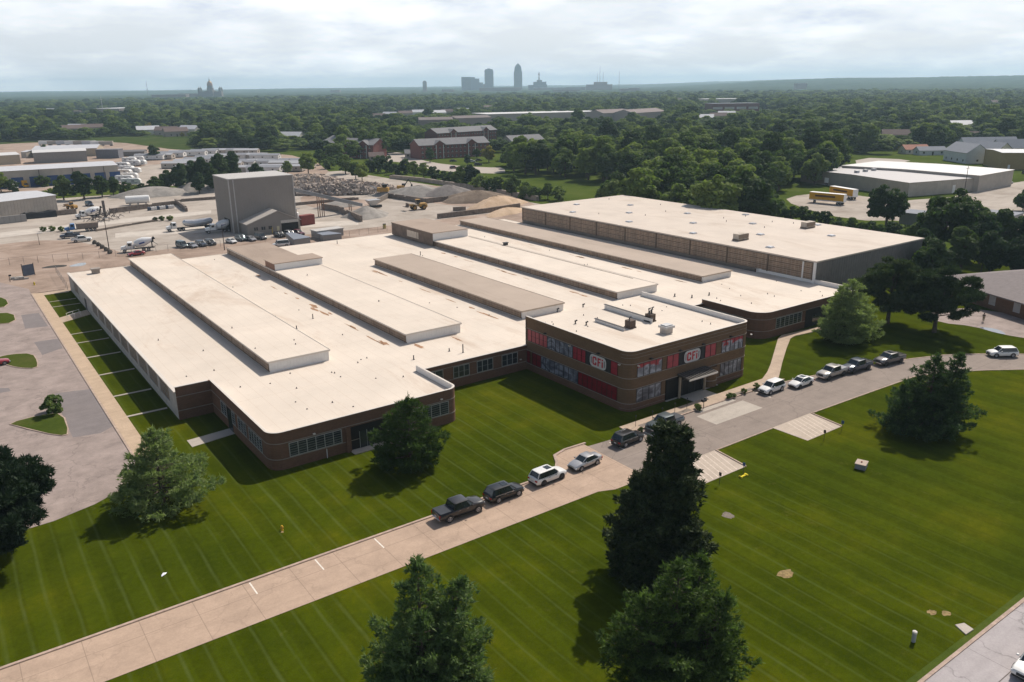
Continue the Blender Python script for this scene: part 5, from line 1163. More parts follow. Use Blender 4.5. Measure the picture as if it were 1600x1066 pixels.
for i, (x_, y_) in enumerate(CPX):
    w_ = at(x_, y_); lab = 'white camper, '+ORDW[sorted(range(12), key=lambda j: CPX[j][0]).index(i)]+' from the left in the cluster beside the dock warehouse'
    if cm is None: cm = camper((w_.x, w_.y, 0.05), R(-40), CG, lab)
    else: place(cm, (w_.x, w_.y, 0.05), R(-40+rg.uniform(-15, 15)), lab)
# manufactured homes
M_HROOF = mat('grey_shingle_roof', (0.23, 0.235, 0.26), 0.9, var=0.15); M_HROOF2 = mat('light_home_roof', (0.36, 0.365, 0.385), 0.8, var=0.1)
def home(label, loc, rz, L_, wallm, roofm, group):
    t = thing('manufactured_home', label, 'mobile home', loc, rz, group); W__ = 6.6
    b = MB(); b.box(-L_/2, L_/2, -W__/2, W__/2, 0.5, 3.1)
    for x in (-L_/2, L_/2-0.1): b.loft([[(x, -W__/2, 3.1), (x, W__/2, 3.1), (x, 0, 4.0)], [(x+0.1, -W__/2, 3.1), (x+0.1, W__/2, 3.1), (x+0.1, 0, 4.0)]])
    b.build('wall', wallm, t)
    b = MB(); b.gable(-L_/2, L_/2, -W__/2, W__/2, 3.12, 4.05, 'x', 0.25, 0.1); b.build('roof', roofm, t)
    b = MB(); b.box(-L_/2+0.3, L_/2-0.3, -W__/2+0.2, W__/2-0.2, 0, 0.5); b.build('skirting', M_DARKV, t)
    for x in (-L_*0.35, -L_*0.05, L_*0.3):
        for s in (-1, 1):
            b = MB(); b.box(x-0.45, x+0.45, s*W__/2-0.03, s*W__/2+0.03, 1.6, 2.4); b.build('window', M_WGLASS, t)
    b = MB(); b.box(L_*0.12, L_*0.12+0.9, -W__/2-0.04, -W__/2, 0.6, 2.6); b.build('door', M_WHITEWALL, t)
    for s in (-1, 1):
        b = MB(); b.box(s*L_/2-0.03, s*L_/2+0.03, -0.7, 0.5, 1.5, 2.6); b.build('end_window', M_WGLASS, t)
    return t
MH = 'manufactured homes on the storage lot'
hp = [home('manufactured home standing in the crowded rows of the storage lot', (0, 0, 0), 0, 19, M_CAMP, M_HROOF, MH), home('manufactured home standing in the crowded rows of the storage lot', (0, 0, 0), 0, 17, M_BEIGEW, M_HROOF2, MH)]
sp = [(236, 250, 0), (252, 249, 1), (268, 246, 0), (285, 244, 1), (302, 244, 0), (320, 242.5, 0), (336, 241.5, 1), (352, 241, 0), (369, 241, 0), (386, 241.5, 1), (278, 263, 1), (296, 259, 1), (313, 256, 0), (330, 253, 0), (347, 251, 1), (364, 249.5, 0), (381, 249, 0), (399, 249, 1), (415, 250, 0),
      (300, 270, 1), (318, 268.5, 0), (340, 266, 0), (357, 263, 1), (375, 261, 0), (392, 259, 0), (410, 259.5, 1), (428, 260, 0), (445, 262, 1), (462, 258, 0), (394, 269.5, 1), (414, 270, 0), (432, 268, 1), (452, 268, 1), (470, 263, 1)]
def homelab(i):
    row = 0 if i < 10 else (1 if i < 19 else (2 if i < 29 else 3)); a = (0, 10, 19, 29)[row]; wd = 'grey roofed' if sp[i][2] == 0 else 'pale roofed'
    return wd+' manufactured home, '+ORDW[i-a]+' from the left in the '+('rear', 'second', 'third', 'front')[row]+' row of the lot'
for i, (x_, y_, k) in enumerate(sp):
    w_ = at(x_, y_); rot = R(-38+rg.uniform(-3, 3))
    if i < 2: hp[i]['label'] = homelab(i)
    if i == 0: hp[0].location = (w_.x, w_.y, 0.05); hp[0].rotation_euler = (0, 0, rot); continue
    if i == 1: hp[1].location = (w_.x, w_.y, 0.05); hp[1].rotation_euler = (0, 0, rot); continue
    place(hp[k], (w_.x, w_.y, 0.05), rot, homelab(i))

# ---- concrete plant tower with shed
M_TOWER = mat('grey_brown_cladding', (0.245, 0.22, 0.20), 0.55, var=0.05, scale=0.3); M_TROOF = mat('pale_tower_roof', (0.46, 0.44, 0.42), 0.7)
TA = Vector((77.5, 264.0, 0)); t = thing('batching_plant_tower', 'tall windowless grey cladding tower of the concrete plant with a low gabled shed', 'plant tower', (78.4, 264.4, 0.04), R(-1.0))
b = MB(); b.box(0, 21.3, 0, 17.5, 0, 17.2); b.build('tower_wall', M_TOWER, t)
b = MB(); b.box(-0.1, 21.4, -0.1, 17.6, 17.2, 17.45); b.build('tower_roof', M_TROOF, t)
b = MB(); ribs(b, 21.3, 0, 0.1, 17.1, 0.9, 0.1, 0.05)
y = 0.9
while y < 17.4: b.box(-0.05, -0.001, y-0.05, y+0.05, 0.1, 17.1); y += 0.9
b.build('cladding_rib', mat('cladding_rib', (0.26, 0.235, 0.215), 0.55), t)
b = MB()
for u_, v_ in ((1.5, -0.06), (21.2, -0.06), (0.0, 0.0)):
    b = MB(); b.box(u_-0.16, u_+0.16, -0.14, 0.1, 0, 17.15)
    b.build('corner_trim', mat('pale_trim', (0.44, 0.42, 0.40)), t)
b = MB(); b.box(-0.08, -0.06, 3, 9, 0, 4.2); b.build('drive_through_opening', M_DARKV, t)
# shed in front: gable, ridge along v
sx0, sx1, sy0, sy1 = 2.2, 19.5, -8.0, -0.06
b = MB(); b.box(sx0, sx1, sy0, sy1, 0, 3.6); xm = sx0+10.0
for y in (sy0, sy1-0.1): b.loft([[(sx0, y, 3.6), (sx1, y, 3.6), (xm, y, 7.0)], [(sx0, y+0.1, 3.6), (sx1, y+0.1, 3.6), (xm, y+0.1, 7.0)]])
b.build('shed_wall', M_TOWER, t)
b = MB(); b.loft([[(sx0-0.4, sy0-0.3, 3.45), (xm, sy0-0.3, 7.05), (xm, sy0-0.3, 7.25), (sx0-0.4, sy0-0.3, 3.65)], [(sx0-0.4, sy1, 3.45), (xm, sy1, 7.05), (xm, sy1, 7.25), (sx0-0.4, sy1, 3.65)]])
b.loft([[(xm, sy0-0.3, 7.05), (sx1+0.4, sy0-0.3, 3.45), (sx1+0.4, sy0-0.3, 3.65), (xm, sy0-0.3, 7.25)], [(xm, sy1, 7.05), (sx1+0.4, sy1, 3.45), (sx1+0.4, sy1, 3.65), (xm, sy1, 7.25)]])
b.build('shed_roof', mat('pale_shed_roof', (0.44, 0.40, 0.36), 0.7), t)
b = MB(); b.box(13.2, 18.8, sy0-0.06, sy0-0.002, 0, 3.3); b.build('open_doorway', M_DARKV, t)
b = MB(); b.box(13.0, 19.0, sy0-0.14, sy0-0.062, 3.0, 3.9); b.build('roller_door', mat('pale_door', (0.50, 0.47, 0.43)), t)
for x in (4.2, 4.9, 6.6, 7.3, 8.9, 9.5):
    b = MB(); b.box(x, x+0.5, sy0-0.08, sy0-0.002, 1.5, 2.5); b.build('window', M_WGLASS, t)
b = MB(); b.box(11.6, 12.4, sy0-0.08, sy0-0.002, 0, 2.2); b.build('door', mat('cream_door', (0.52, 0.46, 0.30)), t)
b = MB(); b.box(9.9, 10.05, sy0-0.2, sy0-0.06, 0, 2.0); b.build('bollard', mat('bollard_yellow', (0.6, 0.42, 0.05)), t)
# white silos and tanks beside the tower
w_ = at(463, 353); t = thing('cement_hopper', 'white steel cement hopper right of the shed', 'hopper', (w_.x, w_.y, 0.04)); b = MB(); b.lathe([(0.3, 1.2), (1.2, 2.2), (1.2, 4.4), (0.3, 4.8)], 14); b.build('hopper_body', M_WHITEWALL, t, smooth=True)
b = MB()
for s in ((-1, -1), (1, -1), (1, 1), (-1, 1)): b.box(s[0]*0.9-0.08, s[0]*0.9+0.08, s[1]*0.9-0.08, s[1]*0.9+0.08, 0, 3)
b.build('support_leg', M_GREYMETAL, t)
w_ = at(481, 352); t = thing('shipping_container', 'dark red shipping container right of the plant shed', 'container', (w_.x, w_.y+1, 0.04), R(10)); b = MB(); b.box(-2.6, 2.6, -1.25, 1.25, 0, 3.4); ribs(b, 0, 0, 0, 0); b.build('container_body', mat('oxide_red', (0.20, 0.055, 0.05)), t)
b = MB()
for i in range(12): b.box(-2.5+i*0.45, -2.38+i*0.45, -1.3, -1.251, 0.1, 3.3)
b.build('container_rib', mat('oxide_red_rib', (0.24, 0.07, 0.06)), t)
w_ = at(516, 371); t = thing('concrete_block_bin', 'grey concrete block bin with pale slab roof near the fence', 'concrete bin', (w_.x, w_.y+2, 0.04), R(4)); b = MB(); b.box(-4.6, 4.6, -2, 2, 0, 2.2); b.build('block_wall', M_GREYW, t); b = MB(); b.box(-4.8, 4.8, -2.2, 2.2, 2.2, 2.45); b.build('slab_top', M_TROOF, t)
# white horizontal tank
w_ = at(216, 320); t = thing('storage_tank', 'white horizontal storage tank on saddles by the gravel heap', 'tank', (w_.x, w_.y, 0.04), R(-12)); b = MB(); n = 18
b.loft([[(x, r*math.cos(2*math.pi*i/n), 2.1+r*math.sin(2*math.pi*i/n)) for i in range(n)] for x, r in ((-4.7, .5), (-4.4, 1.6), (4.4, 1.6), (4.7, .5))]); b.build('tank_shell', M_TRW, t, smooth=True); b = MB()
for x in (-3, 0, 3): b.box(x-0.3, x+0.3, -1.3, 1.3, 0, 0.9)
b.build('saddle', M_FOUND, t)
# conveyor
M_CONV = mat('conveyor_steel', (0.24, 0.25, 0.27), 0.5, 0.3)
ca = Vector((98.8, 276, 12.0)); cb_ = Vector((133.0, 283.5, 1.6)); t = thing('conveyor', 'long inclined covered conveyor running from the tower down to the gravel bins', 'conveyor', (133, 283.5, 0.04))
b = MB(); d_ = (cb_-ca).normalized(); n_ = Vector((-d_.y, d_.x, 0)).normalized()
def beam(mb, p, q, w, h):
    p, q = Vector(p), Vector(q); d = (q-p).normalized(); n = Vector((-d.y, d.x, 0)).normalized()*w/2; u = Vector((0, 0, h))
    mb.loft([[p-n, p+n, p+n+u, p-n+u], [q-n, q+n, q+n+u, q-n+u]])
beam(b, ca, cb_, 1.5, 1.1); b.build('gallery', M_CONV, t, world=True)
b = MB(); beam(b, ca+Vector((0, 0, 1.1)), cb_+Vector((0, 0, 1.1)), 2.1, 0.16); b.build('gallery_cover', mat('conveyor_cover', (0.52, 0.55, 0.59), 0.5), t, world=True)
b = MB()
for f_ in (0.45, 0.5, 0.85):
    p = ca.lerp(cb_, f_)
    for s in (-0.6, 0.6): b.tube((p.x+n_.x*s, p.y+n_.y*s, 0), (p.x+n_.x*s, p.y+n_.y*s, p.z), 0.16, n=6)
b.build('support_leg', mat('rusty_steel', (0.22, 0.12, 0.08)), t, world=True)
w_ = at(583, 326); t = thing('feed_hopper', 'grey feed hopper at the foot of the conveyor', 'hopper', (w_.x, w_.y, 0.04)); b = MB(); b.loft([[(-2.6, -1.8, 3.4), (2.6, -1.8, 3.4), (2.6, 1.8, 3.4), (-2.6, 1.8, 3.4)], [(-1.2, -.9, 1.3), (1.2, -.9, 1.3), (1.2, .9, 1.3), (-1.2, .9, 1.3)]]); b.build('hopper_body', M_GREYMETAL, t)
b = MB(); b.box(-2.8, 3.6, -0.7, 0.7, 0.3, 1.2); b.build('feeder_frame', M_CHASSIS, t)
# walls of concrete blocks
M_BLOCK = mat('weathered_concrete_blocks', (0.20, 0.165, 0.14), 0.95, var=0.3, scale=1.0)
def wallrun(label, pts, h=2.0, th=0.8, name='block_wall', m=None, group='concrete block walls'):
    P = [at(*p) for p in pts]; mb = MB()
    c = P[0]; t = thing(name, label, 'wall', (c.x, c.y, 0.03), 0, group)
    for a, b in zip(P[:-1], P[1:]):
        L_ = (b-a).length; n = max(1, int(L_/1.8)); d = (b-a)/n; rgw = random.Random(int(a.x*7))
        for i in range(n):
            p, q = a+d*i, a+d*(i+0.97); nn = Vector((-d.y, d.x, 0)).normalized()*th/2; hh = h*(1 if rgw.random() > 0.12 else 0.78)
            mb.loft([[p-nn, p+nn, p+nn+Vector((0, 0, hh)), p-nn+Vector((0, 0, hh))], [q-nn, q+nn, q+nn+Vector((0, 0, hh)), q-nn+Vector((0, 0, hh))]])
    o = mb.build('stacked_blocks', m or M_BLOCK, t, world=True); return t
wallrun('low block wall running right from the beige shed to the mixer truck', ((42, 342), (120, 334)), 1.9)
wallrun('block wall behind the scrap heap ending in a corner', ((172, 334), (232, 326), (275, 321)), 1.9)
wallrun('short angled block wall at the barrels', ((275, 318), (292, 331)), 1.9)
wallrun('tall pale block wall at the left edge of the yard', ((-20, 353), (42, 346)), 2.6, m=M_GREYW)
wallrun('block wall behind the tower between the stockpile and the plant', ((276, 316), (345, 311)), 1.2)
wallrun('low brown retaining wall in the middle of the yard with a dirt strip', ((150, 362), (200, 353), (245, 346)), 0.7, 0.5)
wallrun('block bin wall under the conveyor', ((505, 327), (530, 331), (565, 347)), 2.2)
wallrun('block wall at the left of the conveyor bins', ((455, 322), (560, 312)), 1.2, 1.0)
wallrun('upper block wall in front of the tan sand', ((708, 330), (728, 329)), 1.5)
wallrun('long block wall in front of the sand heap', ((684, 342), (760, 333), (812, 325)), 1.8)
wallrun('block wall holding the grey and brown heaps', ((590, 318), (607, 309), (665, 318), (700, 314)), 2.0)
wallrun('long pale wall along the far edge of the yard below the bushes', ((610, 279), (660, 284), (760, 299), (840, 314)), 1.9, 1.2, m=mat('pale_rubble_wall', (0.36, 0.30, 0.25), 0.95, var=0.25, scale=0.6))
# barrels in front of the wall
for i in range(9):
    x_ = 233+i*4.5; w_ = at(x_, 329.0-i*0.45); t = thing('plastic_tote', ('white' if i % 3 else 'dark')+' bulk container, '+ORDW[i]+' from the left along the block wall', 'container', (w_.x, w_.y-0.6, 0.03), 0, 'containers along the block wall')
    b = MB(); b.box(-0.6, 0.6, -0.6, 0.6, 0.1, 1.3); b.build('tote_body', M_WHITEWALL if i % 3 else mat('dark_tote', (0.05, 0.07, 0.11)), t, bevel=0.08); b = MB(); b.box(-0.65, 0.65, -0.65, 0.65, 0, 0.12); b.box(-0.15, 0.15, -0.15, 0.15, 1.3, 1.42); b.build('pallet_and_cap', M_CHASSIS, t)
# gravel, sand and rubble heaps
def heap(label, c, rx, ry, h, m, rz=0.0, seed=0, power=1.3, rough=0.12, name='gravel_heap', group='stockpiles in the yard'):
    w = at(*c); t = thing(name, label, 'heap', (w.x, w.y, 0.02), rz, group); mb = MB(); n, k = 40, 14; rg_ = random.Random(seed)
    ph = [rg_.uniform(0, 6.28) for _ in range(8)]
    rings = []
    for j in range(k+1):
        f_ = j/k; ring = []
        for i in range(n):
            a = 2*math.pi*i/n; edge = 1+0.10*math.sin(3*a+ph[0])+0.07*math.sin(5*a+ph[1])+0.04*math.sin(9*a+ph[2])
            rr = max(0.0, 1-f_); z = h*min(1, (1-rr**power))*(1-0.0*f_)
            z += h*rough*rg_.uniform(-1, 1)*(0.3+f_*0.7)*(1 if 0 < j else 0)*0.6
            rr = rr*edge if f_ < 1 else 0
            sc_ = 1.0
            ring.append((rx*rr*math.cos(a)*sc_, ry*rr*math.sin(a), max(z, 0) if j else -0.1))
        rings.append(ring)
    mb.loft(rings, caps=False); mb.build('heap_surface', m, t, smooth=(rough < 0.1)); return t
M_GREYG = dirtmat('grey_aggregate', (0.24, 0.22, 0.20), (0.31, 0.285, 0.26), (0.37, 0.34, 0.31), 0.4, 0.1)
M_TANS = dirtmat('tan_sand', (0.42, 0.30, 0.20), (0.52, 0.38, 0.265), (0.58, 0.44, 0.32), 0.3, 0.1)
M_DARKS = dirtmat('dark_soil', (0.17, 0.13, 0.10), (0.22, 0.17, 0.13), (0.28, 0.22, 0.175), 0.3, 0.1)
heap('long low grey gravel heap beside the white tank', (238, 306), 18, 8, 4.0, M_GREYG, R(-10), 1, 1.6, 0.04)
heap('grey gravel heap right of the long low one', (304, 300), 11, 8, 4.6, M_GREYG, R(-10), 2, 1.2, 0.04)
heap('grey gravel heap half hidden behind the tower', (338, 298), 9, 8, 4.4, M_GREYG, 0, 3, 1.2, 0.04)
heap('grey gravel cone at the lower end of the conveyor', (572, 338), 9, 8, 3.8, M_GREYG, R(10), 4, 1.1, 0.04)
heap('dark gravel heap in the bin under the conveyor', (530, 323), 10, 5, 2.4, M_GREYG, 0, 5, 1.4, 0.06)
heap('long grey gravel ridge behind the loader', (655, 305), 20, 9, 4.2, M_GREYG, R(-35), 6, 1.2, 0.05)
heap('middle dark grey gravel heap', (700, 305), 14, 8, 4.6, mat('mid_grey_aggregate', (0.22, 0.195, 0.18), 0.95, var=0.2, scale=0.5), R(-35), 7, 1.2, 0.05)
heap('brown soil heap right of the gravel', (745, 314), 17, 9, 4.4, M_DARKS, R(-38), 8, 1.4, 0.08)
heap('tan sand heap behind the long block wall', (775, 324), 18, 7, 4.4, M_TANS, R(20), 9, 1.4, 0.07)
heap('low tan sand spill in front of the wall', (790, 333), 12, 5, 2.0, M_TANS, R(20), 10, 1.3, 0.08)
# rubble: angular boulders piled on a mound
def rubble(label, c, rx, ry, h, n, rz, seed, m):
    w = at(*c); t = thing('rubble_pile', label, 'rubble pile', (w.x, w.y, 0.02), rz, 'broken concrete piles'); rg_ = random.Random(seed); mb = MB()
    for i in range(n):
        a = rg_.uniform(0, 6.28); q = rg_.random()**0.5; x, y = rx*q*math.cos(a), ry*q*math.sin(a); z = h*(1-q**2)*rg_.uniform(0.75, 1.05)
        s = rg_.uniform(0.4, 1.3); M = Matrix.Rotation(rg_.uniform(0, 3), 3, 'X') @ Matrix.Rotation(rg_.uniform(0, 3), 3, 'Z')
        vs = [M @ Vector((sx_*s*rg_.uniform(.6, 1.1), sy_*s*rg_.uniform(.6, 1.1), sz_*s*rg_.uniform(.3, .6)))+Vector((x, y, z)) for sx_, sy_, sz_ in ((-1, -1, -1), (1, -1, -1), (1, 1, -1), (-1, 1, -1), (-1, -1, 1), (1, -1, 1), (1, 1, 1), (-1, 1, 1))]
        mb.add(vs, [(0, 3, 2, 1), (4, 5, 6, 7), (0, 1, 5, 4), (1, 2, 6, 5), (2, 3, 7, 6), (3, 0, 4, 7)])
    o = mb.build('broken_slabs', m, t); o['kind'] = 'stuff'
    return t
M_RUB = mat('broken_concrete', (0.40, 0.325, 0.27), 0.95, var=0.5, scale=0.8); M_RUBD = mat('dark_broken_concrete', (0.30, 0.25, 0.215), 0.95, var=0.5, scale=0.8)
rubble('front pile of dark broken concrete right of the tower', (518, 303), 25, 7, 4.2, 800, R(-38), 1, M_RUBD)
rubble('rear pile of pale broken concrete behind the front pile', (484, 289), 22, 8, 4.2, 700, R(-38), 2, M_RUB)
rubble('pale rubble ridge running down towards the right', (560, 294), 24, 4, 2.6, 420, R(-58), 3, M_RUB)
# scrap metal heap in the yard
w_ = at(166, 345); t = thing('scrap_heap', 'tangled grey scrap metal heap beside the mixer truck', 'scrap heap', (w_.x, w_.y, 0.04)); b = MB()
for i in range(90):
    a = Vector((rg.gauss(0, 3.0), rg.gauss(0, 1.4), rg.uniform(0.1, 3.0))); c_ = a+Vector((rg.uniform(-2, 2), rg.uniform(-1, 1), rg.uniform(-1.2, 2.0))); c_.z = max(0.1, c_.z); b.tube(a, c_, rg.uniform(0.06, 0.16), n=4)
b.box(-0.5, 0.3, -0.4, 0.4, 1, 7.2); b.build('scrap_members', mat('grey_scrap', (0.12, 0.105, 0.10), var=0.5), t)
# lamp and utility poles
M_POLE = mat('dark_pole', (0.07, 0.055, 0.05)); 
def pole(label, p, h, r=0.14, arm=0, cross=False, m=None, group='poles around the yard'):
    w = at(*p); t = thing('utility_pole' if cross else 'lamp_post', label, 'pole', (w.x, w.y, 0.03), 0, group)
    b = MB(); b.tube((0, 0, 0), (0, 0, h), r, r*0.6, n=8); b.build('shaft', m or M_POLE, t)
    b = MB()
    if cross: b.box(-1.1, 1.1, -0.07, 0.07, h-0.9, h-0.75); b.build('crossarm', m or M_POLE, t)
    else: b.box(-0.3, 1.2, -0.15, 0.15, h-0.02, h+0.12); b.build('lamp_head', M_GREYMETAL, t)
pole('tall dark lamp post between the dirt lot and the mixer truck', (171, 392), 9.5)
pole('lamp post at the corner of the brown monitor roof', (351, 391), 7.5)
pole('thin post right of the plant shed', (466, 360), 7.0)
pole('utility pole in front of the long grey warehouse', (1504, 318), 14, 0.16, cross=True)
pole('utility pole at the left edge of the far field', (402, 232), 12, 0.16, cross=True)
pole('thin pole among the tall trees on the right', (1532, 430), 10, 0.15, cross=True)
pole('wooden pole behind the far parking', (343, 245), 9, 0.12, cross=True)
pole('short post on the dirt lot edge', (62, 383), 3.5, 0.08)
# dark stones in a row on the verge
for i, (x_, y_) in enumerate(((154, 381), (160, 384), (166, 388), (172, 392), (178, 396))):
    w_ = at(x_, y_); t = thing('boulder', 'dark boulder, '+ORDW[i]+' from the top of the slanting row beside the dirt lot', 'boulder', (w_.x-1, w_.y, 0.03), rg.uniform(0, 3), 'boulders beside the dirt lot'); b = MB()
    b.loft([[(r*math.cos(k*1.05)*rg.uniform(.8, 1.2), r*math.sin(k*1.05)*rg.uniform(.8, 1.2), z) for k in range(6)] for r, z in ((0.6, 0), (0.75, 0.5), (0.5, 1.0), (0.15, 1.25))]); b.build('stone', mat('dark_stone', (0.08, 0.07, 0.06), var=0.3, scale=2), t)
# chain-link fences: posts, rails and wires
def fence(label, pts, h=2.0, step=3.2):
    P = [at(*p) for p in pts]; t = thing('chain_link_fence', label, 'fence', (P[0].x, P[0].y, 0.03), 0, 'chain link fences'); mb = MB(); wr = MB()
    for a, b in zip(P[:-1], P[1:]):
        L_ = (b-a).length; n = max(1, int(L_/step))
        for i in range(n+1): p = a.lerp(b, i/n); mb.tube((p.x, p.y, 0), (p.x, p.y, h), 0.045, n=5)
        mb.tube((a.x, a.y, h), (b.x, b.y, h), 0.03, n=4)
        for z in (0.3, 0.7, 1.1, 1.5): wr.tube((a.x, a.y, z), (b.x, b.y, z), 0.012, n=3)
    mb.build('posts_and_rail', mat('fence_steel', (0.20, 0.18, 0.17), 0.6), t, world=True)['kind'] = 'stuff'; wr.build('wire', mat('fence_wire', (0.25, 0.23, 0.22)), t, world=True)
fence('chain link fence along the left of the dirt lot to the factory', ((-30, 418), (60, 411), (130, 406), (206, 399)))
fence('chain link fence behind the factory in front of the parked cars', ((206, 397), (300, 390), (345, 386)))
fence('chain link fence from the block bin to the penthouse', ((415, 384), (500, 376), (605, 362)), 1.8)
fence('short chain link fence at the factory corner', ((88, 427), (106, 454)), 2.0)
w_ = at(46, 432); t = thing('rusty_gate', 'leaning blue grey gate leaf by the left fence', 'gate', (w_.x, w_.y, 0.05), R(20)); b = MB(); b.box(-1.4, 1.4, -0.05, 0.05, 0.2, 3.0); b.build('gate_panel', mat('blue_grey_gate', (0.10, 0.12, 0.16)), t); b = MB(); b.tube((-1.4, 0, 0), (-1.4, 0, 3.4), 0.1); b.tube((1.4, 0, 0), (1.4, 0, 3.2), 0.08); b.build('gate_post', M_POLE, t)
w_ = at(16, 441); t = thing('gate_keypad', 'small post with keypad left of the gate', 'keypad post', (w_.x, w_.y, 0.05)); b = MB(); b.tube((0, 0, 0), (0, 0, 1.5), 0.07); b.build('post', M_POLE, t); b = MB(); b.box(-0.1, 0.45, -0.12, 0.12, 1.4, 1.8); b.build('keypad_box', M_TRIM, t)
w_ = at(35, 436); t = thing('concrete_debris', 'pale concrete blocks piled beside the gate', 'debris', (w_.x, w_.y, 0.05)); b = MB()
for i in range(7): x_, y_ = rg.uniform(-2, 2), rg.uniform(-1, 1); b.box(x_-0.5, x_+0.5, y_-0.3, y_+0.3, 0.01*i, 0.4+0.05*i)
b.build('blocks', M_FOUND, t)
sheet('shallow_puddle', smooth_poly(px((105, 417), (120, 412), (135, 410), (134, 415), (118, 417)), 2), 0.055, mat('muddy_water', (0.25, 0.26, 0.27), 0.1, spec=0.8))
sheet('wet_mud', smooth_poly(px((60, 420), (80, 415), (105, 414), (104, 417), (82, 419)), 1), 0.056, mat('wet_mud', (0.04, 0.035, 0.03)))
# blue grey dock covers behind factory, bobcat
for pts, l_ in ((((447, 374), (458, 373), (486, 381), (460, 385)), 'flat blue grey steel dock cover behind the factory'), (((490, 372), (505, 370), (535, 375), (505, 378)), 'second steel dock cover right of the first')):
    P = px(*pts); c_ = sum(P, Vector())/4; t = thing('dock_cover', l_, 'dock cover', (c_.x, c_.y, 0.04)); b = MB(); b.prism([(p.x-c_.x, p.y-c_.y) for p in P], 1.8, 2.0); b.build('cover_sheet', mat('blue_grey_sheet', (0.20, 0.22, 0.26), 0.5), t); b = MB(); b.prism([((p.x-c_.x)*0.97, (p.y-c_.y)*0.97) for p in P], 0, 1.8); b.build('dock_side', M_GREYW, t)
w_ = at(441, 386); car('van', 'white', 'small white vehicle half hidden behind the factory roof edge', 'car', None, (w_.x, w_.y+1, 0.05), R(170))
w_ = at(603, 357); t = thing('yellow_barrel', 'small yellow barrel beside the penthouse corner', 'barrel', (w_.x-0.5, w_.y, 0.04)); b = MB(); b.lathe([(0.5, 0), (0.55, 0.5), (0.5, 1.4)], 12); b.build('barrel_body', mat('faded_yellow', (0.4, 0.34, 0.12)), t, smooth=True); b = MB(); b.lathe([(0.6, 1.4), (0.6, 1.55)], 12); b.build('barrel_lid', M_CHASSIS, t)

# ---- apartments
M_BR = mat('apartment_brick', (0.19, 0.075, 0.065), 0.9, var=0.15); M_SHING = mat('grey_shingles', (0.20, 0.195, 0.20), 0.95, var=0.12, scale=0.5); M_TANS2 = mat('tan_siding', (0.36, 0.31, 0.27), 0.9)
def apartment(label, a, b, depth, floors, gables, wallm=M_BR, roofm=M_SHING, name='apartment_building', base=None):
    A, L_, rz = rel(a, b, depth); h = floors*2.9; t = thing(name, label, 'apartment block', (A.x, A.y, 0.02), rz)
    m = MB(); m.box(0, L_, 0, depth, 0, h)
    for x in (0, L_-0.1): m.loft([[(x, 0, h), (x, depth, h), (x, depth/2, h+3.4)], [(x+0.1, 0, h), (x+0.1, depth, h), (x+0.1, depth/2, h+3.4)]])
    m.build('wall', wallm, t)
    r = MB(); r.gable(0, L_, 0, depth, h, h+3.5, 'x', 0.6, 0.25)
    ro = r.build('roof', roofm, t)
    for g in gables:
        gx = g*L_; gm = MB(); gw = 4.0; gm.loft([[(gx-gw, -0.8, h), (gx+gw, -0.8, h), (gx, -0.8, h+2.6)], [(gx-gw, depth/2, h), (gx+gw, depth/2, h), (gx, depth/2, h+2.6)]]); gm.box(gx-gw*0.55, gx+gw*0.55, -0.7, -0.001, 0, h); gm.build('gable_bay', wallm, t)
        gr = MB(); gr.gable(gx-gw, gx+gw, -0.8, depth/2-1, h, h+2.7, 'y', 0.4, 0.2); gr.build('gable_roof', roofm, ro)
        q = MB()
        for s in (-1, 1): q.box(gx+s*gw*0.62-0.15, gx+s*gw*0.62+0.15, -1.0, -0.75, 0, h)
        q.build('white_post', M_WHITEWALL, t)
    for f_ in range(floors):
        x = 1.5
        while x < L_-2:
            if not any(abs(x+0.6-g*L_) < 1.5 for g in ()):
                q = MB(); yy = -0.72 if any(abs(x+0.6-g*L_) < 2.2 for g in gables) else -0.02
                q.box(x, x+1.3, yy-0.04, yy+0.02, f_*2.9+0.9, f_*2.9+2.2); w__ = q.build('window', M_WGLASS, t)
                q = MB(); q.box(x-0.1, x+1.4, yy-0.06, yy-0.03, f_*2.9+0.78, f_*2.9+0.9); q.box(x+0.6, x+0.7, yy-0.06, yy-0.03, f_*2.9+0.9, f_*2.9+2.2); q.build('frame', M_WHITEWALL, w__)
            x += 3.0
    return t
apartment('red brick apartment block with big gable at the left of the group', (533, 246.5), (584, 248.0), 16, 3, (0.72,))
apartment('side wing of the left brick apartment block seen behind the pines', (507, 240), (532, 246), 15, 3, ())
apartment('long three storey brick apartment block with two gables facing the car park', (656, 249.5), (764, 243.5), 16, 3, (0.28, 0.74))
apartment('rear brick apartment block seen above the long one', (684, 226), (776, 219), 16, 3, (0.25, 0.8))
apartment('apartment block with plain grey roof right of the group', (800, 233.5), (850, 230.5), 15, 2, (), mat('far_tan_wall', (0.34, 0.30, 0.27)))
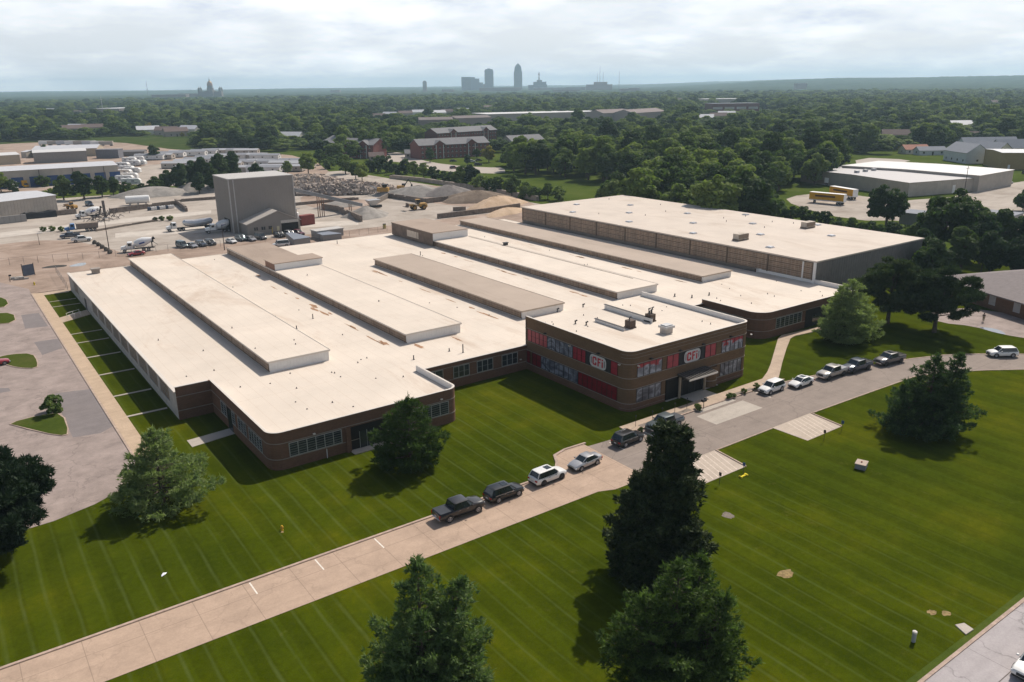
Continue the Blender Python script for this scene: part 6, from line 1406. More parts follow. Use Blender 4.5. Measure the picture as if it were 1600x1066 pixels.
def house(label, p, L_, D_, h, rise, wallm, roofm, rz, group='houses among the trees', cat='house', win=3):
    w = at(*p); t = thing('house', label, cat, (w.x, w.y, 0.02), rz, group)
    m = MB(); m.box(-L_/2, L_/2, -D_/2, D_/2, 0, h)
    for x in (-L_/2, L_/2-0.1): m.loft([[(x, -D_/2, h), (x, D_/2, h), (x, 0, h+rise)], [(x+0.1, -D_/2, h), (x+0.1, D_/2, h), (x+0.1, 0, h+rise)]])
    m.build('wall', wallm, t); r = MB(); r.gable(-L_/2, L_/2, -D_/2, D_/2, h+0.02, h+rise+0.05, 'x', 0.5, 0.15); r.build('roof', roofm, t)
    for i in range(win):
        x = -L_/2+L_*(i+0.5)/win
        for s in (-1, 1):
            q = MB(); q.box(x-0.6, x+0.6, s*D_/2-0.04, s*D_/2+0.04, 1.0, 2.2); q.build('window', M_WGLASS, t)
    for s in (-1, 1):
        q = MB(); q.box(s*L_/2-0.04, s*L_/2+0.04, -0.6, 0.6, 1.1, 2.3); q.build('end_window', M_WGLASS, t)
    q = MB(); q.box(-0.5, 0.5, -D_/2-0.05, -D_/2+0.02, 0, 2.1); q.build('door', M_DARKV, t)
    return t
M_BROOF = mat('brown_shingles', (0.15, 0.11, 0.10), 0.95, var=0.15); M_BGROOF = mat('blue_grey_shingles', (0.24, 0.25, 0.28), 0.95, var=0.1); M_SIDEW = mat('pale_blue_siding', (0.50, 0.53, 0.55), 0.8); M_CREAM = mat('cream_siding', (0.58, 0.55, 0.48), 0.8); M_TERR = mat('terracotta_roof', (0.36, 0.17, 0.12), 0.9)
house('brown roofed garage beside the left apartment block', (588, 250.5), 9, 7, 2.8, 2.2, M_TANS2, M_BROOF, R(-20)); house('small grey garage by the long apartment block', (645, 246), 10, 7, 2.8, 2.2, M_TANS2, M_SHING, R(-25))
house('pale blue gabled house with grey roof behind the right warehouse', (1508, 253), 24, 13, 6.0, 4.5, M_SIDEW, M_BGROOF, R(55), win=4)
house('cream gabled house with small dark windows right of the blue house', (1548, 251), 18, 12, 6.0, 4.5, M_CREAM, M_BGROOF, R(70), win=4)
house('large grey roofed house wing behind the blue and cream houses', (1540, 243), 34, 14, 5.5, 5.5, M_SIDEW, M_BGROOF, R(-33), win=5)
house('cream house gable at the right behind the yellow warehouse', (1580, 244), 22, 10, 5.5, 4.5, M_CREAM, M_BGROOF, R(-33), win=4)
house('house with orange brown roof behind the tall trees', (1427, 240), 16, 9, 3.0, 2.5, M_CREAM, M_TERR, R(-30)); house('low white house right of the orange roofed house', (1452, 242), 17, 8, 3.0, 2.0, M_SIDEW, M_BGROOF, R(-35))
house('brown roofed house in the trees above the cream house', (1550, 221), 40, 12, 3.5, 4, M_TANS2, M_BROOF, R(-30)); house('small house roof at the right edge of the trees', (1574, 219), 20, 10, 3.2, 3, M_CREAM, M_BGROOF, R(-30))
far_h = [(112, 208, 0), (122, 206, 1), (146, 206, 0), (232, 210, 1), (262, 211, 0), (275, 213, 0), (298, 209, 1), (455, 222, 1), (590, 187, 0), (610, 184, 1), (633, 182, 0), (655, 180, 1), (685, 181, 1), (700, 179, 0), (724, 177, 1), (760, 172, 0), (1100, 190, 1), (1122, 187, 0), (1135, 184, 1), (1555, 164, 0), (1500, 203, 1), (120, 180, 0), (80, 176, 1), (1060, 159, 0), (1130, 166, 1), (1400, 220, 0)]
for i, (x_, y_, k) in enumerate(far_h):
    house(('pale' if k else 'brown')+' roof, '+ORDW[[f_[0] for f_ in sorted(f2 for f2 in far_h if f2[2] == k)].index(x_)]+(' pale' if k else ' brown')+' one from the left among the distant trees', (x_, y_), 22, 12, 5, 3.5, M_CREAM if k else M_TANS2, M_METALROOF if k else M_BROOF, R(-30+rg.uniform(-30, 30)), 'distant houses among the trees', win=2)
shed('very long flat white roofed school building in the mid distance', 'school', (762, 190), (965, 184), 60, 9, 0, mat('school_wall', (0.36, 0.30, 0.26)), M_WROOF, name='school_building', ribbed=False)
shed('long brown roofed block left of the school', 'building', (655, 199), (708, 198), 26, 8, 2.5, mat('brown_hall_wall', (0.26, 0.2, 0.18)), mat('mauve_roof', (0.15, 0.12, 0.115)), name='long_hall', ribbed=False)
shed('mauve roofed hall right of the yellow tree', 'building', (713, 196), (768, 194), 26, 8, 2.5, mat('brown_hall_wall2', (0.28, 0.22, 0.2)), mat('mauve_roof2', (0.15, 0.12, 0.115)), name='long_hall', ribbed=False)
shed('mauve roofed apartment row left of centre right trees', 'building', (942, 190), (985, 188), 30, 10, 4, mat('pinkish_wall', (0.33, 0.27, 0.25)), mat('pinkish_roof', (0.17, 0.13, 0.125)), name='long_hall', ribbed=False)
shed('pinkish roofed apartment row right of the first', 'building', (990, 190), (1040, 186), 30, 10, 4, mat('pinkish_wall2', (0.33, 0.27, 0.25)), mat('pinkish_roof2', (0.17, 0.13, 0.125)), name='long_hall', ribbed=False)
shed('long dark red brick institution with dark blue roof band', 'building', (1112, 177), (1186, 176), 40, 14, 0, mat('deep_red_brick', (0.17, 0.07, 0.06)), mat('slate_blue_roof', (0.10, 0.11, 0.13)), tuple((k*0.25+0.02, k*0.25+0.22, 5.5, 9.0, M_FOUND, 'window_band') for k in range(4)), name='brick_institution', ribbed=False)
shed('pale rooftop volume behind the brick institution', 'building', (1100, 169), (1162, 168), 40, 16, 0, M_BEIGEW, M_WROOF, name='white_hall', ribbed=False)
shed('small dark flat building between the yellow trees', 'building', (972, 178), (996, 177), 30, 8, 0, M_BEIGEW, mat('dark_flat_roof', (0.06, 0.06, 0.07)), name='flat_building', ribbed=False)
shed('white flat roofed works far on the left beside the thin mast', 'building', (148, 178), (187, 178), 80, 10, 0, mat('far_brown_wall', (0.3, 0.24, 0.2)), M_WROOF, name='far_works', ribbed=False)
# right side warehouses
t = shed('long grey warehouse with pale grey roof behind the factory on the right', 'warehouse', (1418, 308), (1527, 299), 62, 5.6, 0.5, M_BEIGEW, mat('grey_sheet_roof', (0.42, 0.40, 0.40), 0.6, var=0.06), ((0.62, 0.66, 0, 3.4, M_WHITEWALL, 'door'),), ax='x', name='long_warehouse')
for i in range(4):
    q = MB(); q.box(6+i*7, 7.6+i*7, 34+i*2, 35.6+i*2, 6.1, 7.2); q.build('roof_ventilator', M_GREYMETAL, t)
shed('taller warehouse part with bright white roof adjoining on the right', 'warehouse', (1527, 300.5), (1580, 290), 62, 6.8, 0.4, M_BEIGEW, M_WROOF, name='long_warehouse')
shed('yellow brown warehouse at the right edge', 'warehouse', (1562, 265), (1680, 266), 26, 8.5, 0.5, mat('ochre_wall', (0.30, 0.22, 0.10)), M_METALROOF, ((0.1, 0.13, 0, 2.4, M_WHITEWALL, 'door'),), name='ochre_warehouse')
shed('low shed with flat blue grey roof behind the big trees', 'shed', (1404, 350), (1470, 357), 9, 3.6, 0, M_GREYW, M_BGROOF, name='low_shed'); shed('low shed with blue grey roof right of the first low shed', 'shed', (1520, 352), (1575, 358), 12, 3.6, 0, M_GREYW, M_BGROOF, name='low_shed')
# brown roofed building at the right edge
t = thing('brick_hall', 'low brick building with wide brown hip roof at the right edge', 'building', (164.0, 49.0, 0.03), R(-20.7))
b = MB(); b.box(0, 34, 0, 40, 0, 3.2); b.build('wall', M_BRICK, t)
b = MB(); b.loft([[(-1, -1, 3.1), (35, -1, 3.1), (35, 41, 3.1), (-1, 41, 3.1)], [(-1, -1, 3.35), (35, -1, 3.35), (35, 41, 3.35), (-1, 41, 3.35)], [(15, 13, 6.9), (19, 13, 6.9), (19, 27, 6.9), (15, 27, 6.9)]]); b.build('roof', mat('grey_brown_shingles', (0.22, 0.19, 0.185), 0.95, var=0.12), t)
for y in (4, 11, 18, 24, 31):
    q = MB(); q.box(-0.06, -0.002, y, y+1.6, 0.9, 2.8); q.build('window', mat('pale_window', (0.42, 0.40, 0.40)), t)
b = MB(); b.tube((6, 12, 4.8), (6, 12, 5.9), 0.15); b.build('roof_vent', M_DKMETAL, t)

# ---- small things on the lawn and walk
def sign(label, p, h=1.5, blue=True, group='accessible parking signs'):
    w = at(*p); t = thing('parking_sign', label, 'sign', (w.x, w.y, 0.03), R(100), group); b = MB(); b.tube((0, 0, 0), (0, 0, h), 0.03, n=6); b.build('post', M_POLE, t)
    b = MB(); b.box(-0.16, 0.16, -0.05, -0.03, h-0.45, h); b.build('sign_plate', mat('sign_blue', (0.03, 0.10, 0.30)) if blue else M_POLE, t)
sign('blue sign on a post at the corner of the upper parking bay', (1315, 674)); sign('sign post at the lower edge of the upper parking bay', (1287, 690), 1.6, False); sign('blue sign on a post at the corner of the lower parking bay', (1161, 741)); sign('sign post at the lower edge of the lower parking bay', (1124, 758), 1.6, False)
w_ = at(1157, 743); t = thing('drain_cover', 'bright yellow marker on the grass at the lower bay', 'marker', (w_.x, w_.y-0.4, 0.03)); b = MB(); b.box(-0.6, 0.6, -0.12, 0.12, 0.02, 0.12); b.box(-0.6, -0.4, -0.25, 0.2, 0.02, 0.2); b.box(0.4, 0.6, -0.25, 0.2, 0.02, 0.2); b.build('yellow_bar', mat('marker_yellow', (0.7, 0.55, 0.02)), t)
w_ = at(1350, 733); t = thing('utility_box', 'square concrete utility vault standing on the lawn', 'utility box', (w_.x, w_.y+0.4, 0.03), R(20)); t.scale = (0.85, 0.85, 0.85); b = MB(); b.box(-0.85, 0.85, -0.7, 0.7, 0, 0.75); b.build('vault_side', mat('grey_vault', (0.22, 0.22, 0.24)), t, bevel=0.04); b = MB(); b.box(-0.92, 0.92, -0.76, 0.76, 0.75, 0.85); b.build('vault_lid', mat('tan_lid', (0.42, 0.33, 0.27)), t); b = MB(); b.lathe([(0.12, 0.85), (0.12, 0.98)], 8); b.build('lid_handle', mat('rusty_handle', (0.25, 0.08, 0.06)), t)
w_ = at(1427, 1003); t = thing('utility_pedestal', 'white topped cable pedestal in the grass by the street', 'pedestal', (w_.x, w_.y, 0.03)); b = MB(); b.lathe([(0.17, 0), (0.17, 0.85)], 12); b.build('pedestal_body', mat('grey_pedestal', (0.35, 0.36, 0.36)), t, smooth=True); b = MB(); b.lathe([(0.19, 0.85), (0.19, 1.0), (0.08, 1.08)], 12); b.build('pedestal_cap', M_WHITEPAINT, t, smooth=True)
w_ = at(441, 829); t = thing('fire_hydrant', 'small yellow fire hydrant in the lawn', 'hydrant', (w_.x, w_.y, 0.03)); t.scale = (0.75, 0.75, 0.75); b = MB(); b.lathe([(0.2, 0), (0.16, 0.1), (0.16, 0.5), (0.2, 0.55), (0.12, 0.75), (0.03, 0.8)], 12); b.build('hydrant_barrel', mat('hydrant_yellow', (0.62, 0.36, 0.03)), t, smooth=True); b = MB(); b.tube((-0.26, 0, 0.42), (0.26, 0, 0.42), 0.07); b.tube((0, 0, 0.42), (0, -0.24, 0.42), 0.08); b.build('hydrant_outlet', mat('hydrant_cap', (0.5, 0.22, 0.03)), t)
w_ = at(256, 899); t = thing('paper_scrap', 'white paper scrap lying on the mown grass', 'litter', (w_.x, w_.y, 0.05), 0.5); b = MB(); b.add([(-0.35, -0.1, 0.02), (0.05, -0.2, 0.1), (0.4, 0.0, 0.03), (0.1, 0.2, 0.12), (-0.2, 0.12, 0.03)], [(0, 1, 3, 4), (1, 2, 3)]); b.build('crumpled_sheet', mat('paper_white', (0.8, 0.8, 0.82)), t)
w_ = at(195, 437+4); 
for p_, l_ in (((42, 448), 'yellow hydrant at the top of the left walk'),):
    w_ = at(54, 446); t = thing('fire_hydrant', l_, 'hydrant', (w_.x, w_.y, 0.05)); b = MB(); b.lathe([(0.2, 0), (0.16, 0.5), (0.2, 0.55), (0.1, 0.8)], 10); b.build('hydrant_barrel', mat('hydrant_yellow2', (0.6, 0.45, 0.05)), t); b = MB(); b.tube((-0.24, 0, 0.45), (0.24, 0, 0.45), 0.06); b.build('hydrant_outlet', M_DKMETAL, t)
# mailbox and lamp bollards beside the walk
for i, p_ in enumerate(((993, 668), (1019, 661), (1034, 656), (1054, 648), (1073, 640))):
    w_ = at(*p_); t = thing('path_light', 'thin dark path light, '+ORDW[i]+' from the left along the planting bed', 'path light', (w_.x, w_.y, 0.15), 0, 'path lights along the front walk'); b = MB(); b.tube((0, 0, 0), (0, 0, 1.6), 0.035, n=6); b.build('light_post', M_POLE, t); b = MB(); b.lathe([(0.09, 1.5), (0.11, 1.6), (0.03, 1.7)], 8); b.build('light_head', M_DKMETAL, t)
w_ = at(1099, 640); t = thing('mailbox', 'dark mailbox on a post at the drop kerb', 'mailbox', (w_.x, w_.y, 0.15), 0); b = MB(); b.tube((0, 0, 0), (0, 0, 1.1), 0.05); b.build('post', M_POLE, t); b = MB(); b.loft([[(x, y, z) for y, z in ((-0.2, 1.1), (0.2, 1.1), (0.2, 1.35), (0.1, 1.48), (-0.1, 1.48), (-0.2, 1.35))] for x in (-0.4, 0.4)]); b.build('letter_box', M_TRIM, t)
b = MB(); b.box(-0.05, 0.55, -0.02, 0.02, 1.45, 1.62); b.build('paper_tube', M_TRIM, t)
# handrails of the side door walk
for i, v_ in enumerate((184.2, 186.2)):
    t = thing('handrail', ('lower', 'upper')[i]+' thin white handrail across the side door walk', 'handrail', (18.5, v_-3.2+1.6, 0.1), R(35), 'handrails at the side door'); b = MB(); b.tube((0, 0, 0.9), (3.4, 0, 0.9), 0.04)
    b.build('top_rail', M_WHITEWALL, t); b = MB()
    for x in (0.1, 1.7, 3.3): b.tube((x, 0, 0), (x, 0, 0.9), 0.035)
    b.build('rail_post', M_WHITEWALL, t)
# ---- the walking person on the side lot
M_SKIN = mat('skin', (0.35, 0.21, 0.15), 0.6, var=0.05); M_SHIRT = mat('dark_shirt', (0.02, 0.025, 0.02), 0.9); M_TROU = mat('olive_trousers', (0.16, 0.15, 0.09), 0.9); M_HAIR = mat('dark_hair', (0.02, 0.015, 0.012), 0.8)
w_ = at(1536, 503.5); per = thing('person', 'person in dark shirt and light trousers walking across the side lot', 'person', (w_.x, w_.y, 0.07), R(200))
def skin_mesh(name, verts, edges, radii, m, parent, sub=2):
    me = bpy.data.meshes.new(name); me.from_pydata(verts, edges, []); o = bpy.data.objects.new(name, me); COL.objects.link(o)
    sk = o.modifiers.new('skin', 'SKIN'); sk.use_smooth_shade = True; ss = o.modifiers.new('sub', 'SUBSURF'); ss.levels = sub; ss.render_levels = sub
    for i, r in enumerate(radii): me.skin_vertices[0].data[i].radius = (r, r*0.85) if isinstance(r, float) else r
    me.skin_vertices[0].data[0].use_root = True
    dg = bpy.context.evaluated_depsgraph_get(); ev = o.evaluated_get(dg); nm = bpy.data.meshes.new_from_object(ev); o.modifiers.clear(); o.data = nm; nm.materials.clear(); nm.materials.append(m); o.parent = parent; return o
V = [(0, 0, .95), (0, 0, 1.15), (0.02, 0, 1.38), (0.03, 0, 1.52), (0.05, 0, 1.60), (0.06, 0, 1.72),
     (0, .1, .9), (.2, .1, .5), (.12, .1, .1), (.28, .1, .04), (0, -.1, .9), (-.12, -.1, .5), (-.38, -.1, .16), (-.3, -.1, .04),
     (0.02, .2, 1.42), (-.1, .26, 1.15), (.02, .27, .92), (.06, .27, .84), (0.02, -.2, 1.42), (.12, -.26, 1.16), (.32, -.25, 1.02), (.4, -.24, 1.0)]
E_ = [(0, 1), (1, 2), (2, 3), (3, 4), (4, 5), (0, 6), (6, 7), (7, 8), (8, 9), (0, 10), (10, 11), (11, 12), (12, 13), (2, 14), (14, 15), (15, 16), (16, 17), (2, 18), (18, 19), (19, 20), (20, 21)]
Rr = [.15, .14, .16, .06, .09, .085, .1, .07, .05, .04, .1, .07, .05, .04, .07, .05, .04, .035, .07, .05, .04, .035]
skin_mesh('body', V, E_, Rr, M_SKIN, per)
skin_mesh('shirt', [(0, 0, 1.0), (0, 0, 1.2), (0.02, 0, 1.4), (0.02, .2, 1.42), (-.09, .255, 1.2), (0.02, -.2, 1.42), (.11, -.255, 1.2)], [(0, 1), (1, 2), (2, 3), (3, 4), (2, 5), (5, 6)], [.17, .165, .17, .09, .075, .09, .075], M_SHIRT, per)
skin_mesh('trousers', [(0, 0, .95), (0, .1, .9), (.2, .1, .5), (.12, .1, .12), (0, -.1, .9), (-.12, -.1, .5), (-.36, -.1, .18)], [(0, 1), (1, 2), (2, 3), (0, 4), (4, 5), (5, 6)], [.17, .12, .09, .075, .12, .09, .075], M_TROU, per)
b = MB(); b.lathe([(0.06, 1.63), (0.115, 1.68), (0.11, 1.78), (0.05, 1.83)], 10, c=(0.04, 0)); b.build('hair', M_HAIR, per, smooth=True)
# ================================================================ trees
def leafmat(name, cols, transl=0.42, hue=0.04, lowf=0.35):
    m, t, b = newmat(name)
    oi = t.nodes.new('ShaderNodeObjectInfo')
    n = noise(t, lowf, 3, 0.6, objco(t)); n2 = noise(t, 3.0, 2, 0.6, objco(t))
    f = math_(t, 'ADD', math_(t, 'MULTIPLY', n, 0.75), math_(t, 'MULTIPLY', n2, 0.3))
    f = math_(t, 'ADD', f, math_(t, 'MULTIPLY', math_(t, 'SUBTRACT', oi.outputs['Random'], 0.5), 0.6))
    col = ramp(t, f, [(0.32, cols[0]), (0.52, cols[1]), (0.78, cols[2])])
    b.inputs['Roughness'].default_value = 0.75; b.inputs['Specular IOR Level'].default_value = 0.25
    t.links.new(col, b.inputs['Base Color'])
    if transl:
        tr = t.nodes.new('ShaderNodeBsdfTranslucent'); mx = t.nodes.new('ShaderNodeMixShader'); mx.inputs[0].default_value = transl
        t.links.new(mix(t, 1.0, col, (1.0, 1.15, 0.6), 'MULTIPLY'), tr.inputs[0])
        out = [n_ for n_ in t.nodes if n_.type == 'OUTPUT_MATERIAL'][0]
        t.links.new(b.outputs[0], mx.inputs[1]); t.links.new(tr.outputs[0], mx.inputs[2]); t.links.new(mx.outputs[0], out.inputs[0])
    return m
M_PINE = leafmat('pine_needles', [(0.05, 0.085, 0.022), (0.15, 0.22, 0.055), (0.32, 0.38, 0.11)], 0.42, lowf=0.9)
M_PINEB = leafmat('blue_pine_needles', [(0.040, 0.072, 0.028), (0.115, 0.175, 0.062), (0.25, 0.30, 0.125)], 0.42, lowf=0.9)
M_DKPINE = leafmat('dark_pine_needles', [(0.018, 0.036, 0.016), (0.042, 0.068, 0.026), (0.095, 0.12, 0.045)], 0.2, lowf=0.9)
M_SPRUCE = leafmat('dark_conifer_needles', [(0.014, 0.028, 0.012), (0.034, 0.054, 0.018), (0.095, 0.11, 0.04)], 0.1, lowf=1.3)
M_LEAF = leafmat('broad_leaves', [(0.036, 0.066, 0.018), (0.09, 0.14, 0.034), (0.20, 0.25, 0.06)])
M_LEAFL = leafmat('light_leaves', [(0.07, 0.11, 0.022), (0.125, 0.18, 0.035), (0.22, 0.27, 0.06)])
M_LEAFD = leafmat('deep_green_leaves', [(0.022, 0.046, 0.016), (0.044, 0.078, 0.024), (0.085, 0.125, 0.036)])
M_YEL = leafmat('yellowing_leaves', [(0.143, 0.132, 0.017), (0.242, 0.209, 0.024), (0.363, 0.286, 0.033)])
M_BARK = mat('bark', (0.09, 0.07, 0.055), 0.95, var=0.4, scale=3)
def tri_obj(name, T, m, parent=None):
    n = len(T); me = bpy.data.meshes.new(name); me.vertices.add(n*3); me.loops.add(n*3); me.polygons.add(n)
    me.vertices.foreach_set('co', T.astype(np.float32).ravel()); me.loops.foreach_set('vertex_index', np.arange(n*3, dtype=np.int32))
    me.polygons.foreach_set('loop_start', np.arange(0, n*3, 3, dtype=np.int32)); me.update(); me.validate(); me.materials.append(m)
    o = bpy.data.objects.new(name, me); COL.objects.link(o)
    if parent is not None: o.parent = parent
    return o
def quad_obj(name, Q, m, parent=None):
    n = len(Q); me = bpy.data.meshes.new(name); me.vertices.add(n*4); me.loops.add(n*4); me.polygons.add(n)
    me.vertices.foreach_set('co', Q.astype(np.float32).ravel()); me.loops.foreach_set('vertex_index', np.arange(n*4, dtype=np.int32))
    me.polygons.foreach_set('loop_start', np.arange(0, n*4, 4, dtype=np.int32)); me.update(); me.materials.append(m)
    o = bpy.data.objects.new(name, me); COL.objects.link(o)
    if parent is not None: o.parent = parent
    return o
def unit(a): return a/np.maximum(np.linalg.norm(a, axis=-1, keepdims=True), 1e-9)
def tufts(rng, P, D, k, ln, wd, spread=0.9, up=0.35):
    """k slim blades around each point P pointing roughly along D"""
    n = len(P); P = np.repeat(P, k, 0); D = np.repeat(D, k, 0)
    d = unit(D+rng.normal(0, spread, (n*k, 3))+np.array([0, 0, up])); L_ = ln*rng.uniform(0.6, 1.3, (n*k, 1))
    s = unit(np.cross(d, rng.normal(0, 1, (n*k, 3)))); w = wd*rng.uniform(0.6, 1.4, (n*k, 1))
    P = P+rng.normal(0, ln*0.25, (n*k, 3))
    return np.stack([P-s*w, P+s*w, P+d*L_], 1)
def conifer(name, label, seed, H, Rm, m, prof, whorl=0.66, nb=7, fill=1.0, droop=0.0, tip=0.25, blade=(0.42, 0.075), bare=0.4, lean=(0, 0), irregular=0.22, k=8, group=None, leaders=((0, 0, 1.0, 1.0),)):
    t = thing('conifer_tree' if name is None else name, label, 'pine tree', (0, 0, 0), 0, group)
    rng = np.random.default_rng(seed); AP, AD = [], []; tb = MB(); bb = MB()
    for lx, ly, hs, rs in leaders:
        HH, RR = H*hs, Rm*rs
        tb.tube((lx*0.3, ly*0.3, 0), (lx, ly, HH*0.93), 0.022*HH+0.05, 0.03, n=8)
        z = bare
        while z < HH*0.97:
            f = z/HH; rad = RR*prof(f)
            n = max(3, int(nb*(0.6+0.4*(1-f))))
            a0 = rng.uniform(0, 6.28)
            for i in range(n):
                a = a0+6.283*i/n+rng.normal(0, 0.22); L_ = rad*(1+rng.normal(0, irregular))
                if L_ < 0.15: continue
                base = np.array([lx*(0.3+0.7*f), ly*(0.3+0.7*f), z+rng.normal(0, 0.12)])
                dirh = np.array([math.cos(a), math.sin(a), 0]); lat = np.array([-math.sin(a), math.cos(a), 0])
                rise = tip*L_*(0.4+0.6*f)-droop*L_
                q = base+dirh*L_*0.92+np.array([0, 0, rise*0.8]); bb.tube(base, q, 0.02+0.012*L_, 0.01, n=3, caps=False)
                cnt = int(fill*(4+5.0*L_*(0.5+0.22*L_)))
                s = rng.uniform(0.18, 1.0, cnt)**0.62
                wl = (0.20+0.30*L_)*np.sin(np.pi*np.clip(s, 0, 1)**1.4*0.93+0.12)*rng.uniform(-1, 1, cnt)
                zz = rise*s**1.8+0.10*np.abs(rng.normal(0, 1, cnt))*(0.4+0.3*L_)-np.abs(wl)*0.18
                P = base+np.outer(s*L_, dirh)+np.outer(wl, lat); P[:, 2] += zz
                D = np.outer(np.ones(cnt)*0.8, dirh)+np.outer(np.sign(wl)*0.5, lat); D[:, 2] += 0.25
                AP.append(P); AD.append(D)
            z += whorl*(0.75+0.5*rng.random())
        P = np.array([[lx, ly, HH*0.93]]*25)+rng.normal(0, 0.12, (25, 3))*[1, 1, 2.6]; AP.append(P); AD.append(np.tile([0, 0, 1.0], (25, 1)))
    P = np.concatenate(AP); D = np.concatenate(AD); P[:, 0] += lean[0]*P[:, 2]/H; P[:, 1] += lean[1]*P[:, 2]/H
    P[:, 2] = np.maximum(P[:, 2], 0.12)
    T = tufts(rng, P, D, k, blade[0], blade[1])
    tri_obj('crown', T, m, t); tb.build('trunk', M_BARK, t, smooth=True); bb.build('branches', M_BARK, t)
    return t
pyr = lambda f: (1-f)**0.75*(0.55+0.45*min(1, f/0.12)) 
broad = lambda f: max(0.03, (1-f**1.6))**0.9*(0.8+0.2*min(1, f/0.15))
FRONT = 'pines on the front lawn'
def put(t, loc, rz=0.0): t.location = loc; t.rotation_euler = (0, 0, rz); return t
put(conifer(None, 'broad blue green pine in front of the west wing corner, beside the parking lot', 11, 9.4, 5.7, M_PINEB, lambda f: (1-f)**0.85*(0.75+0.25*min(1, f/0.1)), nb=8, fill=1.15, tip=0.30, bare=0.5), (15.2, 89.8, 0))
put(conifer(None, 'bright green pine standing before the west wing entrance', 12, 9.2, 4.8, M_PINE, lambda f: (1-f)**0.68*(0.7+0.3*min(1, f/0.15)), nb=8, fill=1.25, tip=0.35, bare=0.6), (42.3, 81.0, 0))
put(conifer(None, 'two topped blue green pine cut off by the bottom edge, left of the dark conifer', 13, 12.0, 5.0, M_PINEB, lambda f: (1-f)**0.85*(0.7+0.3*min(1, f/0.12)), nb=7, fill=0.95, tip=0.4, leaders=((0, 0, 1.0, 0.9), (2.6, -1.9, 0.86, 0.9), (-1.2, -2.4, 0.75, 0.9))), (24.2, 46.2, 0))
put(conifer(None, 'olive green pine cut off by the bottom edge, below the dark conifer', 14, 11.8, 5.4, M_PINE, lambda f: (1-f)**0.8*(0.7+0.3*min(1, f/0.12)), nb=7, fill=0.95, tip=0.45, leaders=((0, 0, 1.0, 0.9), (2.8, 0.2, 0.93, 0.85), (-2.8, 0.8, 0.8, 0.9), (2.0, -3.0, 0.8, 0.8))), (39.8, 34.8, 0))
put(conifer('dark_conifer', 'tall very dark dense conifer in the middle of the front lawn', 15, 16.2, 4.3, M_SPRUCE, lambda f: min(1, (1.12-f)**0.8)*(0.75+0.25*min(1, f/0.08)), whorl=0.5, nb=10, fill=1.5, tip=0.25, bare=0.2, blade=(0.4, 0.1), irregular=0.3, k=8, leaders=((0, 0, 1.0, 0.82), (-2.0, 0.8, 0.66, 0.8), (1.3, -1.0, 0.95, 0.62))), (50.2, 46.4, 0))
put(conifer(None, 'wide blue green pine with two tops on the right hand lawn', 16, 11.4, 5.6, M_PINEB, lambda f: (1-f)**0.85*(0.7+0.3*min(1, f/0.1)), nb=8, fill=1.0, tip=0.25, bare=0.5, leaders=((0.6, 0, 0.95, 1.0), (2.6, -2.2, 1.0, 0.8), (-3.6, 1.6, 0.62, 0.8))), (102.5, 48.6, 0))
put(conifer(None, 'light green pine before the east wing entrance', 17, 11.6, 5.4, M_PINEB, pyr, nb=8, fill=1.1, tip=0.2, leaders=((0, 0, 1.0, 1.0), (-2.4, 0.8, 0.9, 0.8))), (130.5, 77.8, 0))
def crown_blobs(rng, H, Rr, zc0, n, flat=0.75, rmin=0.16, rmax=0.34):
    C = []; 
    for i in range(n):
        a = rng.uniform(0, 6.283); u = rng.uniform(-1, 1); q = rng.uniform(0.45, 0.98)
        s = math.sqrt(1-u*u); zc = (H+zc0)/2; hz = (H-zc0)/2
        r = Rr*rng.uniform(rmin, rmax)
        C.append((q*s*math.cos(a)*(Rr-r*0.6), q*s*math.sin(a)*(Rr-r*0.6), zc+q*u*(hz-r*0.5), r))
    return np.array(C)
def crown_tris(rng, C, dens, leaf, flat=0.7, jit=0.25):
    out = []
    for x, y, z, r in C:
        n = max(12, int(dens*r*r*12.5)); d = unit(rng.normal(0, 1, (n, 3))); d[:, 2] = np.where(d[:, 2] < -0.35, -d[:, 2], d[:, 2])
        rr = r*(0.72+0.36*rng.random((n, 1)))*(1+0.22*np.sin(5*d[:, :1]*3.1+x)*np.cos(4*d[:, 1:2]*2.7+y))
        P = np.array([x, y, z])+d*rr*[1, 1, flat]
        nrm = unit(d+rng.normal(0, 0.55, (n, 3))+[0, 0, 0.25]); a = unit(np.cross(nrm, rng.normal(0, 1, (n, 3)))); b = np.cross(nrm, a); L_ = leaf*rng.uniform(0.6, 1.4, (n, 1))
        q = [P+a*L_, P+b*L_*0.8, P-a*L_, P-b*L_*0.8]
        out.append(np.stack(q, 1))
    return np.concatenate(out)
def needle_clump_tris(rng, C, dens, ln, wd):
    out = []
    for x, y, z, r in C:
        n = max(10, int(dens*r*r*12)); d = unit(rng.normal(0, 1, (n, 3))); P = np.array([x, y, z])+d*r*rng.uniform(0.6, 1.05, (n, 1))*[1, 1, 0.36]
        out.append(tufts(rng, P, d, 6, ln, wd, 0.6, 0.4))
    return np.concatenate(out)
